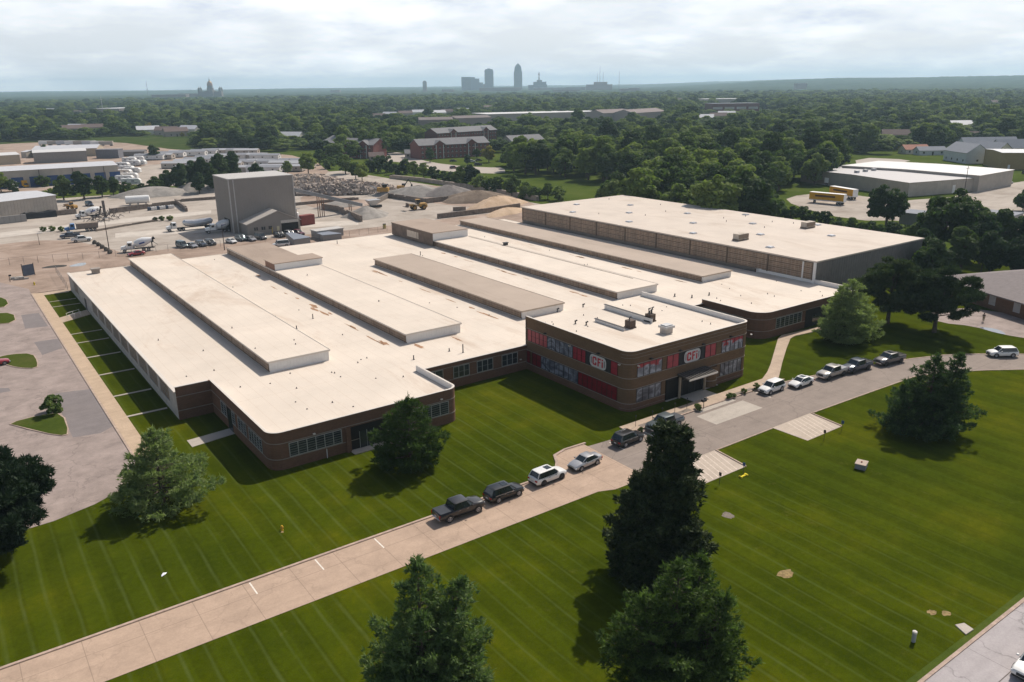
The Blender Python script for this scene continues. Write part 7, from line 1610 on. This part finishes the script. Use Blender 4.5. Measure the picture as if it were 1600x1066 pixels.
def broadleaf(label, seed, H, Rr, m, zc0=None, n=46, rr=(0.16, 0.34), dens=9, leaf=0.33, group=None, name='broadleaf_tree', kind='blob', shape=None):
    zc0 = H*0.05 if zc0 is None else zc0
    t = thing(name, label, 'tree', (0, 0, 0), 0, group); rng = np.random.default_rng(seed)
    C = crown_blobs(rng, H, Rr, zc0, n, 0.75, *rr)
    if shape is not None: C = shape(C, H, Rr)
    if kind == 'blob': quad_obj('crown', crown_tris(rng, C, dens, leaf), m, t)
    else: tri_obj('crown', needle_clump_tris(rng, C, dens*0.6, 0.45, 0.085), m, t)
    b = MB(); b.tube((0, 0, 0), (0.1, 0.05, H*0.45), 0.028*H+0.05, 0.018*H, n=8); b.tube((0.1, 0.05, H*0.45), (0.0, 0.2, H*0.8), 0.018*H, 0.05, n=6)
    for c in C[::max(1, len(C)//12)]: b.tube((0.05, 0.03, H*rng.uniform(0.22, 0.5)), (c[0]*0.85, c[1]*0.85, c[2]), 0.009*H, 0.03, n=5, caps=False)
    b.build('trunk', M_BARK, t, smooth=True); return t
# dark Austrian pines: bare trunk, flat clumps
def flatpine(label, seed, H, Rr, loc, m=M_DKPINE, group='dark pines with bare trunks', zc0=None, n=60):
    t = broadleaf(label, seed, H, Rr, m, zc0=H*0.1 if zc0 is None else zc0, n=int(n*1.3), dens=15, rr=(0.10, 0.22), group=group, name='dark_pine', kind='needle'); t['category'] = 'pine tree'; t.location = loc; return t
flatpine('dark pine with bare trunk, left of the pair on the right lawn', 31, 13.5, 7.3, (146.8, 79.5, 0)); flatpine('dark pine with bare trunk, right of the pair on the right lawn', 32, 13.5, 7.6, (148.0, 71.0, 0))
flatpine('large dark pine cut off by the left edge beside the parking lot', 33, 13.0, 7.4, (-2.0, 88.0, 0), zc0=0.8, n=95)
# ---- prototypes for the woods
def tall(C, H, Rr): C[:, 0] *= 0.8; C[:, 1] *= 0.8; return C
protos = {}
def P0(key, *a, **k): protos[key] = broadleaf(*a, **k); return protos[key]
WG = 'trees of the wood behind the factory'
P0('oak', 'broad tree of the mixed wood behind the factory', 41, 15.5, 7.2, M_LEAF, n=60, dens=4.6, leaf=0.44, group=WG)
P0('maple', 'rounded tree of the mixed wood behind the factory', 42, 13.0, 6.2, M_LEAF, n=50, dens=4.6, leaf=0.44, group=WG)
P0('willow', 'pale green tree of the mixed wood behind the factory', 43, 14.5, 6.6, M_LEAFL, n=56, dens=4.6, leaf=0.44, group=WG)
P0('dark', 'deep green tree of the mixed wood behind the factory', 44, 14.0, 6.0, M_LEAFD, n=54, dens=4.6, leaf=0.44, group=WG, shape=tall)
P0('cotton', 'tall tree of the mixed wood behind the factory', 45, 18.5, 6.6, M_LEAF, n=64, dens=4.6, leaf=0.44, group=WG, shape=tall)
P0('bush', 'leafy bush in the hedge below the field', 46, 5.2, 3.4, M_LEAF, zc0=-0.7, n=30, dens=7, leaf=0.32, group='bushes along the edge of the yard', name='bush')
P0('bushd', 'dark leafy bush at the edge of the yard', 47, 6.5, 3.2, M_LEAFD, zc0=-0.7, n=30, dens=7, leaf=0.32, group='bushes along the edge of the yard', name='bush')
P0('yellow', 'tree with yellowing leaves', 48, 10.0, 5.0, M_YEL, n=40, dens=4.6, leaf=0.44, group='yellowing trees')
used = set(); treecount = [0]
def tree(key, x, y, sc=1.0, label=None, group=None, sz=None, z=0.0):
    rgt = random.Random(int(x*31+y*17)); p = protos[key]; rz = rgt.uniform(0, 6.28); s = (sc*rgt.uniform(0.9, 1.1), sc*rgt.uniform(0.9, 1.1), (sz or sc)*rgt.uniform(0.92, 1.08))
    treecount[0] += 1
    if key not in used: used.add(key); p.location = (x, y, z); p.rotation_euler = (0, 0, rz); p.scale = s; o = p
    else: o = place(p, (x, y, z), rz, scale=s)
    if label: o['label'] = label
    if group: o['group'] = group
    return o
def tpx(key, x_, y_, sc=1.0, **k): w = at(x_, y_); return tree(key, w.x, w.y, sc, **k)
# trees that can be told apart
RG = 'big trees right of the warehouse'
for key, x_, y_, sc, lab in (('oak', 1384, 356, 0.95, 'tall round tree in front of the right hand warehouse end'), ('oak', 1470, 400, 1.15, 'tallest tree right of the warehouse corner'), ('dark', 1520, 392, 0.95, 'dark tree right of the tallest tree'), ('dark', 1565, 402, 0.9, 'deep green tree near the right edge above the brown roof'),
                             ('dark', 1600, 405, 0.95, 'deep green tree cut by the right edge above the brown roof'), ('maple', 1425, 395, 0.6, 'small bright tree at the back corner of the warehouse'), ('dark', 1500, 425, 0.8, 'dark tree just behind the brown roofed building'), ('dark', 1545, 432, 0.75, 'low dark tree behind the brown roof ridge'), ('maple', 1452, 440, 0.75, 'tree at the end wall of the warehouse'),
                             ('dark', 1590, 437, 0.85, 'dark tree behind the brown roof at the right edge'), ('bush', 1405, 372, 0.9, 'light bush along the back of the warehouse'), ('maple', 1598, 330, 0.62, 'round tree at the right edge beside the low sheds'), ('dark', 1505, 372, 0.7, 'dark tree in front of the low blue grey sheds'), ('dark', 1548, 375, 0.62, 'spreading dark tree right of the low shed'),
                             ('dark', 1440, 420, 0.7, 'shaded tree touching the warehouse end wall'), ('dark', 1530, 412, 0.85, 'shaded tree between the tallest tree and the right edge')):
    tpx(key, x_, y_, sc, label=lab, group=RG)
FG = 'trees around the apartments and the fields'
for key, x_, y_, sc, lab in (('willow', 482, 272, 0.85, 'tall pale tree behind the rubble heap'), ('maple', 450, 272, 0.55, 'small round tree left of the pale tree'), ('dark', 519, 250, 0.75, 'pointed dark tree in front of the left apartment wing'), ('dark', 503, 246, 0.75, 'dark tree at the left end of the apartments'), ('dark', 672, 254, 0.62, 'dark round tree in front of the long apartment block'),
                             ('yellow', 764, 254, 0.95, 'yellow tree at the right end of the car park'), ('maple', 745, 247, 0.5, 'small green tree at the apartment wall'), ('dark', 730, 258, 0.42, 'small round dark tree in the car park'), ('maple', 648, 240, 0.6, 'tree between the garage and the long apartment block'), ('dark', 242, 250, 0.8, 'dark tree among the storage homes'),
                             ('yellow', 168, 205, 0.6, 'yellow green tree in the left distance'), ('yellow', 923, 180, 1.0, 'yellowish tree in front of the school'), ('yellow', 1048, 178, 0.9, 'bright yellow tree in the distance right of centre'), ('yellow', 285, 215, 0.5, 'small yellow tree at the left houses'), ('dark', 70, 245, 0.6, 'dark tree left of the storage buildings'),
                             ('bush', 84, 646, 0.62, 'round bush on the triangular grass island'), ('willow', 2, 300, 0.6, 'olive tree at the left edge by the dock warehouse'), ('willow', -2, 222, 0.7, 'pale tree at the left edge of the field')):
    tpx(key, x_, y_, sc, label=lab, group=FG)
# shrub groups along the yard
HG = 'trees screening the dock warehouse from the yard'
BELT = [(100,), (132,), (160,), (178,), (80,), (68,), (20,), (115,), (195,), (262,), (283,), (300,), (322,), (345,), (362,), (245,), (225,), (212,), (402,), (335,), (312,), (436,)]
for i, (key, x_, y_, sc) in enumerate((('dark', 100, 313, 0.62), ('dark', 132, 312, 0.72), ('maple', 160, 308, 0.6), ('dark', 178, 306, 0.5), ('bush', 80, 313, 0.9), ('bush', 68, 292, 0.9), ('bush', 20, 300, 1.0), ('bush', 115, 305, 0.8), ('bush', 195, 303, 0.9), ('dark', 262, 300, 0.62), ('dark', 283, 300, 0.8), ('dark', 300, 296, 0.75), ('dark', 322, 296, 0.85), ('dark', 345, 292, 0.95), ('dark', 362, 286, 0.9), ('maple', 245, 302, 0.5), ('bush', 225, 303, 0.9), ('bush', 212, 304, 0.8), ('maple', 402, 282, 0.6), ('dark', 335, 300, 0.6), ('dark', 312, 303, 0.55), ('bush', 436, 284, 1.0))):
    tpx(key, x_, y_, sc*1.2, label=('bush' if 'bush' in key else 'tree')+' in the dock warehouse belt, standing '+ORDW[sorted(q_[0] for q_ in BELT).index(x_)]+' from the left', group=HG)
for i, (key, x_, y_, sc) in enumerate((('bush', 1215, 338, 1.0), ('bush', 1235, 344, 1.1), ('bushd', 1255, 347, 0.9), ('bush', 1272, 352, 1.0), ('bushd', 1290, 355, 0.8), ('bush', 1308, 360, 0.9), ('willow', 1330, 364, 0.35), ('bush', 1345, 368, 0.9), ('bush', 1362, 372, 1.0), ('bushd', 1395, 378, 1.0), ('bush', 1415, 382, 1.1))):
    tpx(key, x_, y_, sc, label=ORDW[i]+' bush from the left in the scrub along the back of the warehouse', group='scrub along the back of the warehouse')
BG = 'bushes along the edge of the yard'
hed = [(500, 262, 'maple', .55), (515, 268, 'bush', 1.1), (540, 276, 'maple', .62), (556, 284, 'willow', .45), (566, 287, 'willow', .42), (532, 260, 'bush', 1.0), (578, 272, 'bush', 1.0), (590, 272, 'bushd', 1.0), (603, 274, 'bushd', 1.1), (618, 277, 'bush', 1.0), (632, 276, 'bushd', 1.0), (647, 281, 'maple', .5), (662, 283, 'maple', .42), (678, 287, 'bushd', .9), (694, 290, 'bush', .9), (706, 292, 'bush', .9), (722, 296, 'maple', .55), (738, 298, 'dark', .55), (752, 301, 'bush', 1.0), (766, 304, 'bush', 1.0), (780, 306, 'bushd', .8), (800, 311, 'maple', .5), (820, 314, 'bush', 1.0), (836, 316, 'bush', .9), (856, 316, 'willow', .35), (872, 318, 'bush', .9)]
ORDH = ORDW+('twenty third', 'twenty fourth', 'twenty fifth', 'twenty sixth')
for i, (x_, y_, key, sc) in enumerate(hed): tpx(key, x_, y_-4, sc*1.35, label=('bush' if 'bush' in key else 'small tree')+' in the hedge beyond the yard wall, standing '+ORDH[sorted(q_[0] for q_ in hed).index(x_)]+' from the left', group=BG)
for i, (x_, y_, s_) in enumerate(((68, 362, .36), (82, 361, .4), (243, 346, .34), (253, 345, .4), (266, 345, .4), (96, 362, .38))): tpx('bush', x_, y_, s_, label='low dark shrub, '+ORDW[sorted((68, 82, 243, 253, 266, 96)).index(x_)]+' from the left on the strip between yard roads', group='low shrubs between the yard roads')
fl = ((1001, 676), (1013, 670), (1139, 624), (1146, 622), (1162, 616), (1090, 641), (1092, 643), (1025, 664), (1182, 609))
for i, p_ in enumerate(fl):
    w_ = at(*p_); o = tree('bush', w_.x, w_.y, 0.14+0.03*(i % 3), label='small flowering shrub, '+ORDW[sorted(q_[0] for q_ in fl).index(p_[0])]+' from the left in the front walk beds', group='shrubs in the planting beds', z=0.12)
# ---- the wood
def inpoly(x, y, poly):
    c = False; n = len(poly)
    for i in range(n):
        x0, y0 = poly[i]; x1, y1 = poly[(i+1) % n]
        if (y0 > y) != (y1 > y) and x < (x1-x0)*(y-y0)/(y1-y0)+x0: c = not c
    return c
def W2D(*pp): return [(at(*p).x, at(*p).y) for p in pp]
clear = [[(188, 90), (188, 150), (300, 172), (300, 90)], W2D((1190, 316), (1345, 296), (1700, 330), (1700, 500), (1500, 480), (1440, 432), (1180, 352)), W2D((1205, 304), (1240, 290), (1350, 296), (1350, 350), (1240, 352)), W2D((-300, 420), (-300, 224), (120, 221), (150, 214), (300, 212), (310, 234), (400, 238), (500, 234), (520, 252), (640, 241), (790, 239), (800, 262), (795, 290), (830, 318), (660, 330), (300, 330)),
         W2D((1330, 240), (1440, 245), (1420, 262), (1340, 288), (1310, 275)), W2D((1270, 292), (1420, 262), (1480, 256), (1520, 262), (1700, 268), (1700, 400), (1440, 345), (1330, 345), (1240, 330)),
         W2D((1380, 236), (1470, 236), (1470, 250), (1380, 250)), W2D((1475, 225), (1620, 225), (1620, 262), (1475, 262)),
         W2D((740, 186), (985, 183), (985, 198), (740, 198)), W2D((640, 196), (775, 194), (775, 204), (640, 204)), W2D((935, 184), (1050, 184), (1050, 195), (935, 195)), W2D((1095, 171), (1195, 171), (1195, 180), (1095, 180)), W2D((140, 174), (195, 174), (195, 181), (140, 181)), W2D((100, 202), (160, 202), (160, 210), (100, 210)), W2D((225, 206), (305, 204), (305, 214), (225, 214)), W2D((580, 178), (740, 174), (740, 184), (580, 190)),
         W2D((675, 218), (785, 214), (785, 230), (675, 232)), W2D((795, 224), (858, 221), (858, 236), (795, 238)),
         [(20, 95), (150, 95), (150, 85), (196, 85), (196, 215), (196, 330), (-200, 330), (-200, 60), (20, 60)], [(-100, -50), (260, -50), (260, 95), (-100, 95)], W2D((560, 244), (770, 270), (880, 279), (960, 288), (1000, 300), (1000, 330), (830, 340), (600, 300))]
rw = random.Random(77); cand = []
# three distance bands, spacing grows with distance
def woods(d0, d1, sp0, grow_):
    out = []; d = d0
    while d < d1:
        sp = sp0*(1+d/grow_); n = int(1.75*d/sp)
        for i in range(n):
            a = YAW-0.875+1.75*(i+rw.random())/n
            dd = d+rw.uniform(-0.5, 0.5)*sp; out.append((dd*math.sin(a), dd*math.cos(a), dd, sp))
        d += sp*0.92
    return out
def visible(x, y):
    v = Vector((x, y, 8-CAMH)); z = v.dot(FW); 
    if z < 1: return False
    px_ = 800+FPX*v.dot(RT)/z; return -60 < px_ < 1660
allp = [p for p in woods(225, 3300, 9.0, 2200) if not any(inpoly(p[0], p[1], c) for c in clear) and visible(p[0], p[1])]
# leave irregular gaps (lawns and streets between the trees)
def gap(x, y): return math.sin(x*0.013+1.3)*math.cos(y*0.017+x*0.006)+0.5*math.sin(x*0.041+y*0.03) > 1.05
allp = [p for p in allp if p[2] < 420 or not gap(p[0], p[1])]
allp.sort(key=lambda p: p[2])
n_ind = max(0, 290-treecount[0]); ind, far_ = allp[:n_ind], allp[n_ind:]
keys = ['oak', 'maple', 'willow', 'dark', 'cotton', 'yellow']
names_ = {'oak': 'broad mid green', 'maple': 'rounded mid green', 'willow': 'pale green', 'dark': 'deep green', 'cotton': 'tall'}
zones = {}
for x, y, d, s in ind:
    v = Vector((x, y, 8-CAMH)); z = v.dot(FW); px_ = 800+FPX*v.dot(RT)/z
    zone = 'behind the warehouse' if 760 < px_ < 1310 else ('right of the wood' if px_ >= 1310 else 'left of the apartments')
    zones.setdefault(zone, []).append((x, y, d, px_))
for zone, L_ in zones.items():
    L_.sort(key=lambda q_: q_[2])
    for r0 in range(0, len(L_), 20):
        rank = sorted(L_[r0:r0+20], key=lambda q_: q_[3])
        for j, (x, y, d, px_) in enumerate(rank):
            k = rw.choices(keys[:5], (3, 4, 4.5 if px_ < 1310 else 0.8, 2, 2.5))[0]
            tree(k, x, y, rw.uniform(0.85, 1.28) if px_ < 1310 else rw.uniform(0.7, 1.0), label=names_[k]+' tree, '+ORDW[j]+' from the left in the '+ORDW[min(21, r0//20)]+' rank '+zone, group='trees of the wood '+zone)
print('individual trees', treecount[0], 'far', len(far_))
# the rest of the wood as one object, instanced on points by geometry nodes
me = bpy.data.meshes.new('woodland'); me.from_pydata([(x, y, 0) for x, y, d, s in far_], [], []); 
sv = []; iv = []; rv = []
seen = [(at(x_, y_), 15) for x_, y_, k_ in far_h]+[(at(x_, y_), w_) for x_, y_, w_ in ((790, 189, 28), (862, 188, 28), (930, 187, 22), (670, 199, 22), (740, 196, 22), (965, 190, 16), (1015, 189, 16), (1125, 177, 45), (1150, 177, 45), (1180, 176, 45), (984, 178, 25), (160, 178, 50), (705, 225, 25), (755, 221, 25), (825, 232, 30), (690, 225, 25), (1560, 240, 30), (1440, 242, 22), (1590, 240, 30))]
def lowering(x, y, d):
    for h_, w_ in seen:
        D_ = math.hypot(h_.x, h_.y)
        if d > D_+10 or d < D_*0.72: continue
        lat_ = abs(h_.x*y-h_.y*x)/D_
        if lat_ < w_*d/D_: return 0.34+0.5*max(0, (D_-d)/(D_*0.28))
    return 1.0
for x, y, d, s in far_:
    q = rw.uniform(0.75, 1.15); w = q*(0.95+d/2600); h = q*rw.uniform(0.7, 1.25)*(0.9 if d < 900 else 0.95)*lowering(x, y, d)
    sv += [w, w, h]; iv.append(rw.choices(range(6), (3, 4, 2.4, 3, 2, 0.13))[0]); rv.append(rw.uniform(0, 6.28))
for nm_, ty_, fld_, dat_ in (('tree_scale', 'FLOAT_VECTOR', 'vector', sv), ('tree_kind', 'INT', 'value', iv), ('tree_turn', 'FLOAT', 'value', rv)):
    me.attributes.new(nm_, ty_, 'POINT').data.foreach_set(fld_, dat_)
wl = bpy.data.objects.new('woodland', me); COL.objects.link(wl); tag(wl, 'continuous wood of mixed green trees stretching from the fields towards the city', 'woodland', None, 'stuff')
ng = bpy.data.node_groups.new('trees_on_points', 'GeometryNodeTree'); ng.interface.new_socket('Geometry', in_out='INPUT', socket_type='NodeSocketGeometry'); ng.interface.new_socket('Geometry', in_out='OUTPUT', socket_type='NodeSocketGeometry')
gi = ng.nodes.new('NodeGroupInput'); go = ng.nodes.new('NodeGroupOutput'); iop = ng.nodes.new('GeometryNodeInstanceOnPoints'); jg = ng.nodes.new('GeometryNodeJoinGeometry')
for k in reversed(keys):
    oi = ng.nodes.new('GeometryNodeObjectInfo'); oi.transform_space = 'ORIGINAL'; crown = [c for c in protos[k].children if c.name.startswith('crown')][0]; oi.inputs['Object'].default_value = crown; oi.inputs['As Instance'].default_value = True
    ng.links.new(oi.outputs['Geometry'], jg.inputs[0])
ng.links.new(jg.outputs[0], iop.inputs['Instance']); ng.links.new(gi.outputs[0], iop.inputs['Points']); iop.inputs['Pick Instance'].default_value = True
def attr(nm, ty):
    n = ng.nodes.new('GeometryNodeInputNamedAttribute'); n.data_type = ty; n.inputs[0].default_value = nm; return [o for o in n.outputs if o.enabled][0]
ng.links.new(attr('tree_kind', 'INT'), iop.inputs['Instance Index']); ng.links.new(attr('tree_scale', 'FLOAT_VECTOR'), iop.inputs['Scale'])
cxyz = ng.nodes.new('ShaderNodeCombineXYZ'); ng.links.new(attr('tree_turn', 'FLOAT'), cxyz.inputs[2])
e2r = ng.nodes.new('FunctionNodeEulerToRotation'); ng.links.new(cxyz.outputs[0], e2r.inputs[0]); ng.links.new(e2r.outputs[0], iop.inputs['Rotation'])
ng.links.new(iop.outputs[0], go.inputs[0]); md = wl.modifiers.new('trees', 'NODES'); md.node_group = ng
# far canopy and the hills on the horizon as one bumpy sheet of tree tops
def vnoise(x, y, seed=0):
    xi = np.floor(x).astype(np.int64); yi = np.floor(y).astype(np.int64); fx = x-xi; fy = y-yi; fx = fx*fx*(3-2*fx); fy = fy*fy*(3-2*fy)
    def h(a, b):
        q = (a*374761393+b*668265263+seed*1442695041) & 0x7fffffff; q = ((q ^ (q >> 13))*1274126177) & 0x7fffffff; return (q ^ (q >> 16) & 0xffff)/2147483647.0
    return (h(xi, yi)*(1-fx)+h(xi+1, yi)*fx)*(1-fy)+(h(xi, yi+1)*(1-fx)+h(xi+1, yi+1)*fx)*fy
NA, NR = 1100, 150
ang = YAW-0.8+1.6*np.arange(NA)/(NA-1); rad = 3150*(14000/3150)**(np.arange(NR)/(NR-1)); A_, R_ = np.meshgrid(ang, rad); X = R_*np.sin(A_); Y = R_*np.cos(A_)
Z = 3+8*vnoise(X/26, Y/26, 1)+5*vnoise(X/60, Y/60, 2)+6*vnoise(X/400, Y/400, 3)-3.0
rel_ = (A_-YAW)
ridge = np.clip((rel_-0.12)/0.28, 0, 1); ridge = ridge*ridge*(3-2*ridge)
Z += ridge*(44+12*vnoise(X/900, Y/900, 5))*np.clip((R_-4200)/2600, 0, 1)
Z += 16*np.clip((R_-7000)/5000, 0, 1)+vnoise(X/1300, Y/1300, 8)*14*np.clip((R_-5000)/3000, 0, 1)
Z[0, :] = 0
vs = np.stack([X, Y, Z], -1).reshape(-1, 3); me = bpy.data.meshes.new('far_tree_tops'); me.vertices.add(NA*NR); me.vertices.foreach_set('co', vs.astype(np.float32).ravel())
ii = (np.arange(NR-1)[:, None]*NA+np.arange(NA-1)[None, :]).ravel(); q = np.stack([ii, ii+1, ii+NA+1, ii+NA], 1).astype(np.int32); nf = len(q)
me.loops.add(nf*4); me.polygons.add(nf); me.loops.foreach_set('vertex_index', q.ravel()); me.polygons.foreach_set('loop_start', np.arange(0, nf*4, 4, dtype=np.int32)); me.update(); me.validate()
fm, ft, fb = newmat('far_canopy'); ft.links.new(ramp(ft, noise(ft, 0.006, 12, 0.85, pos(ft)), [(0.35, (0.010, 0.024, 0.012)), (0.65, (0.06, 0.085, 0.035))]), fb.inputs['Base Color']); fb.inputs['Roughness'].default_value = 1.0; fb.inputs['Specular IOR Level'].default_value = 0
me.materials.append(fm); o = bpy.data.objects.new('far_tree_tops', me); COL.objects.link(o); tag(o, 'blue green mass of tree tops and low hills along the horizon', 'hills', None, 'structure')
# ================================================================ skyline
M_SKYG = mat('city_grey_glass', (0.12, 0.13, 0.14), 0.5, var=0.1, scale=0.02); M_SKYB = mat('city_brown', (0.20, 0.15, 0.13), 0.8, var=0.1, scale=0.02); M_SKYW = mat('city_pale', (0.5, 0.49, 0.47), 0.8)
def far(px_, dist):
    """ground point under picture column px_ at a distance"""
    d = FW*FPX+RT*(px_-800)-UP*(140-533); h = Vector((d.x, d.y)).normalized()*dist; return Vector((h.x, h.y, 0))
def bands(t, w, d, h, step=8, m=None):
    b = MB(); z = step
    while z < h-2: b.box(-w/2-0.4, w/2+0.4, -d/2-0.4, d/2+0.4, z, z+1.6); z += step
    b.build('window_band', m or mat('city_band', (0.22, 0.22, 0.23)), t)
def tower(label, x_, dist, w, d, h, m=M_SKYG, name='office_tower', cat='tower'):
    p = far(x_, dist); t = thing(name, label, cat, p, -YAW); b = MB(); b.box(-w/2, w/2, -d/2, d/2, 0, h); b.build('shaft', m, t); bands(t, w, d, h); return t
t = tower('tallest skyline tower with a pointed rounded top', 809.5, 6150, 60, 55, 140)
b = MB(); b.loft([[(-w/2, -w/2*.9, z), (w/2, -w/2*.9, z), (w/2, w/2*.9, z), (-w/2, w/2*.9, z)] for w, z in ((52, 140), (50, 160), (42, 174), (24, 186), (8, 192), (1, 200))]); b.build('pointed_top', mat('copper_green_top', (0.12, 0.15, 0.15)), t)
t = tower('second tallest skyline tower, flat topped, left of the pointed one', 764.5, 6000, 62, 45, 148)
b = MB(); b.box(-26, 26, -18, 18, 148, 155); b.box(-10, 10, -8, 8, 155, 160); b.build('roof_plant', M_SKYG, t)
t = tower('left skyline block stepping down to the right', 729, 5900, 66, 50, 104)
b = MB(); b.box(33, 90, -20, 30, 0, 92); b.box(90, 116, -20, 25, 0, 66); b.box(10, 60, -30, 20, 92, 102); b.build('stepped_wing', mat('city_grey_blue', (0.18, 0.2, 0.22)), t)
tower('low skyline block between the two leftmost towers', 752, 6100, 60, 40, 56, M_SKYB)
t = tower('small isolated tower left of the skyline', 664, 5300, 24, 22, 72, M_SKYB); b = MB(); b.box(-8, 8, -8, 8, 72, 78); b.build('roof_plant', M_SKYB, t)
t = tower('broad low stepped skyline building carrying a lattice mast', 840, 5900, 130, 60, 46)
b = MB(); b.box(-30, 60, -25, 25, 46, 66); b.box(-5, 30, -20, 20, 66, 78); b.build('upper_storeys', M_SKYG, t); b = MB(); b.tube((10, 0, 78), (10, 0, 132), 5.0, 2.2, n=6); b.box(4, 16, -5, 5, 112, 118); b.build('mast', mat('mast_red_white', (0.35, 0.25, 0.22)), t)
for f_ in (): pass
t = tower('long pinkish hospital like block right of the mast building', 936, 5000, 150, 50, 44, mat('pinkish_block', (0.33, 0.24, 0.21), 0.9)); b = MB(); b.box(-30, 45, -25, 20, 44, 58); b.build('upper_storeys', mat('pinkish_block2', (0.33, 0.24, 0.21), 0.9), t)
for x_, h_, l_ in ((937, 150, 'tall thin radio mast above the pinkish block'), (933, 110, 'shorter thin radio mast left of the tall one'), (942, 115, 'thin radio mast right of the tall one'), (967, 120, 'thin mast standing alone right of the pinkish block'), (230, 92, 'lone mast on the left horizon')):
    p = far(x_, 5200); t = thing('radio_mast', l_, 'mast', p); b = MB(); b.tube((0, 0, 0), (0, 0, h_), 1.6, 0.7, n=5); b.build('mast_shaft', mat('mast_steel', (0.2, 0.19, 0.2)), t); b = MB()
    for k in (0.5, 0.75): b.box(-2.5, 2.5, -0.5, 0.5, h_*k, h_*k+2)
    b.build('antenna', mat('mast_steel2', (0.25, 0.2, 0.2)), t)
p = far(155.5, 1900); t = thing('radio_mast', 'thin pale pylon left of centre among the left trees', 'mast', p); b = MB(); b.tube((0, 0, 0), (0, 0, 34), 0.7, 0.3, n=5); b.build('mast_shaft', M_SKYW, t); b = MB(); b.box(-2, 2, -.3, .3, 26, 27); b.build('antenna', M_SKYW, t)
# low pale roofs of the town below the towers
rgc = random.Random(5)
for i, (x_, d_, w_, h_, c_) in enumerate(((782, 5200, 260, 34, 0), (860, 5600, 220, 28, 1), (900, 5400, 120, 30, 0), (990, 4600, 60, 26, 1), (700, 5000, 70, 28, 1), (524, 5600, 60, 30, 1), (1250, 4300, 50, 40, 1), (975, 4300, 40, 24, 1), (885, 4500, 140, 22, 0), (300, 4200, 120, 26, 0), (265, 4000, 150, 24, 0))):
    p = far(x_, d_); t = thing('distant_hall', ('pale' if c_ else 'brown')+' low town roof, '+ORDW[i]+' in order of the roofs below the skyline', 'building', p, -YAW, 'low town roofs below the skyline'); b = MB(); b.box(-w_/2, w_/2, -20, 20, 0, h_-2); b.build('wall', M_SKYB, t); b = MB(); b.box(-w_/2-1, w_/2+1, -21, 21, h_-2, h_); b.build('roof', M_SKYW if c_ else mat('city_mid', (0.32, 0.3, 0.29)), t)
# domed capitol
p = far(328.5, 4100); t = thing('domed_capitol', 'domed capitol with golden central dome and four small corner domes', 'capitol', p, -YAW+0.1)
M_LIME = mat('capitol_stone', (0.17, 0.15, 0.14), 0.9); M_GOLD = mat('gilded_dome', (0.30, 0.17, 0.08), 0.45, 0.4)
b = MB(); b.box(-52, 52, -18, 18, 0, 34); b.box(-18, 18, -34, 34, 0, 36); b.loft([[(-16, -20, 36), (16, -20, 36), (16, 20, 36), (-16, 20, 36)], [(0-1, -18, 43), (1, -18, 43), (1, 18, 43), (-1, 18, 43)]]); b.build('wall', M_LIME, t)
b = MB(); b.lathe([(15, 34), (15, 50), (12.5, 50), (12.5, 60)], 20); b.build('drum', M_LIME, t)
b = MB(); b.lathe([(12.5, 60), (12.2, 65), (10.5, 71), (7.5, 76), (3.5, 79), (2.5, 80)], 20); b.build('dome', M_GOLD, t, smooth=True)
b = MB(); b.lathe([(2.6, 79), (2.4, 85), (1.0, 88), (0.3, 97)], 10); b.build('lantern', M_LIME, t)
for sx_ in (-1, 1):
    for sy_ in (-1, 1):
        b = MB(); b.lathe([(6.5, 34), (6.5, 42), (5.5, 46), (3.5, 50), (0.6, 52), (0.2, 57)], 14, c=(sx_*46, sy_*15)); b.build('corner_dome', mat('small_dome_copper', (0.16, 0.17, 0.15)), t, smooth=True)
# ================================================================ haze: one closed box of thin air round everything
hm = bpy.data.materials.new('haze_air'); hm.use_nodes = True; ht = hm.node_tree; ht.nodes.clear(); ho = ht.nodes.new('ShaderNodeOutputMaterial'); hv = ht.nodes.new('ShaderNodeVolumePrincipled')
hv.inputs['Density'].default_value = 0.0001; hv.inputs['Color'].default_value = (0.60, 0.82, 1.0, 1); hv.inputs['Anisotropy'].default_value = 0.2; ht.links.new(hv.outputs[0], ho.inputs['Volume'])
b = MB(); b.box(-16500, 16500, -16500, 16500, -1.0, 215); hz = b.build('haze', hm); hz['kind'] = 'stuff'; hz['label'] = 'thin bluish summer haze lying over the whole view'; hz['category'] = 'haze'
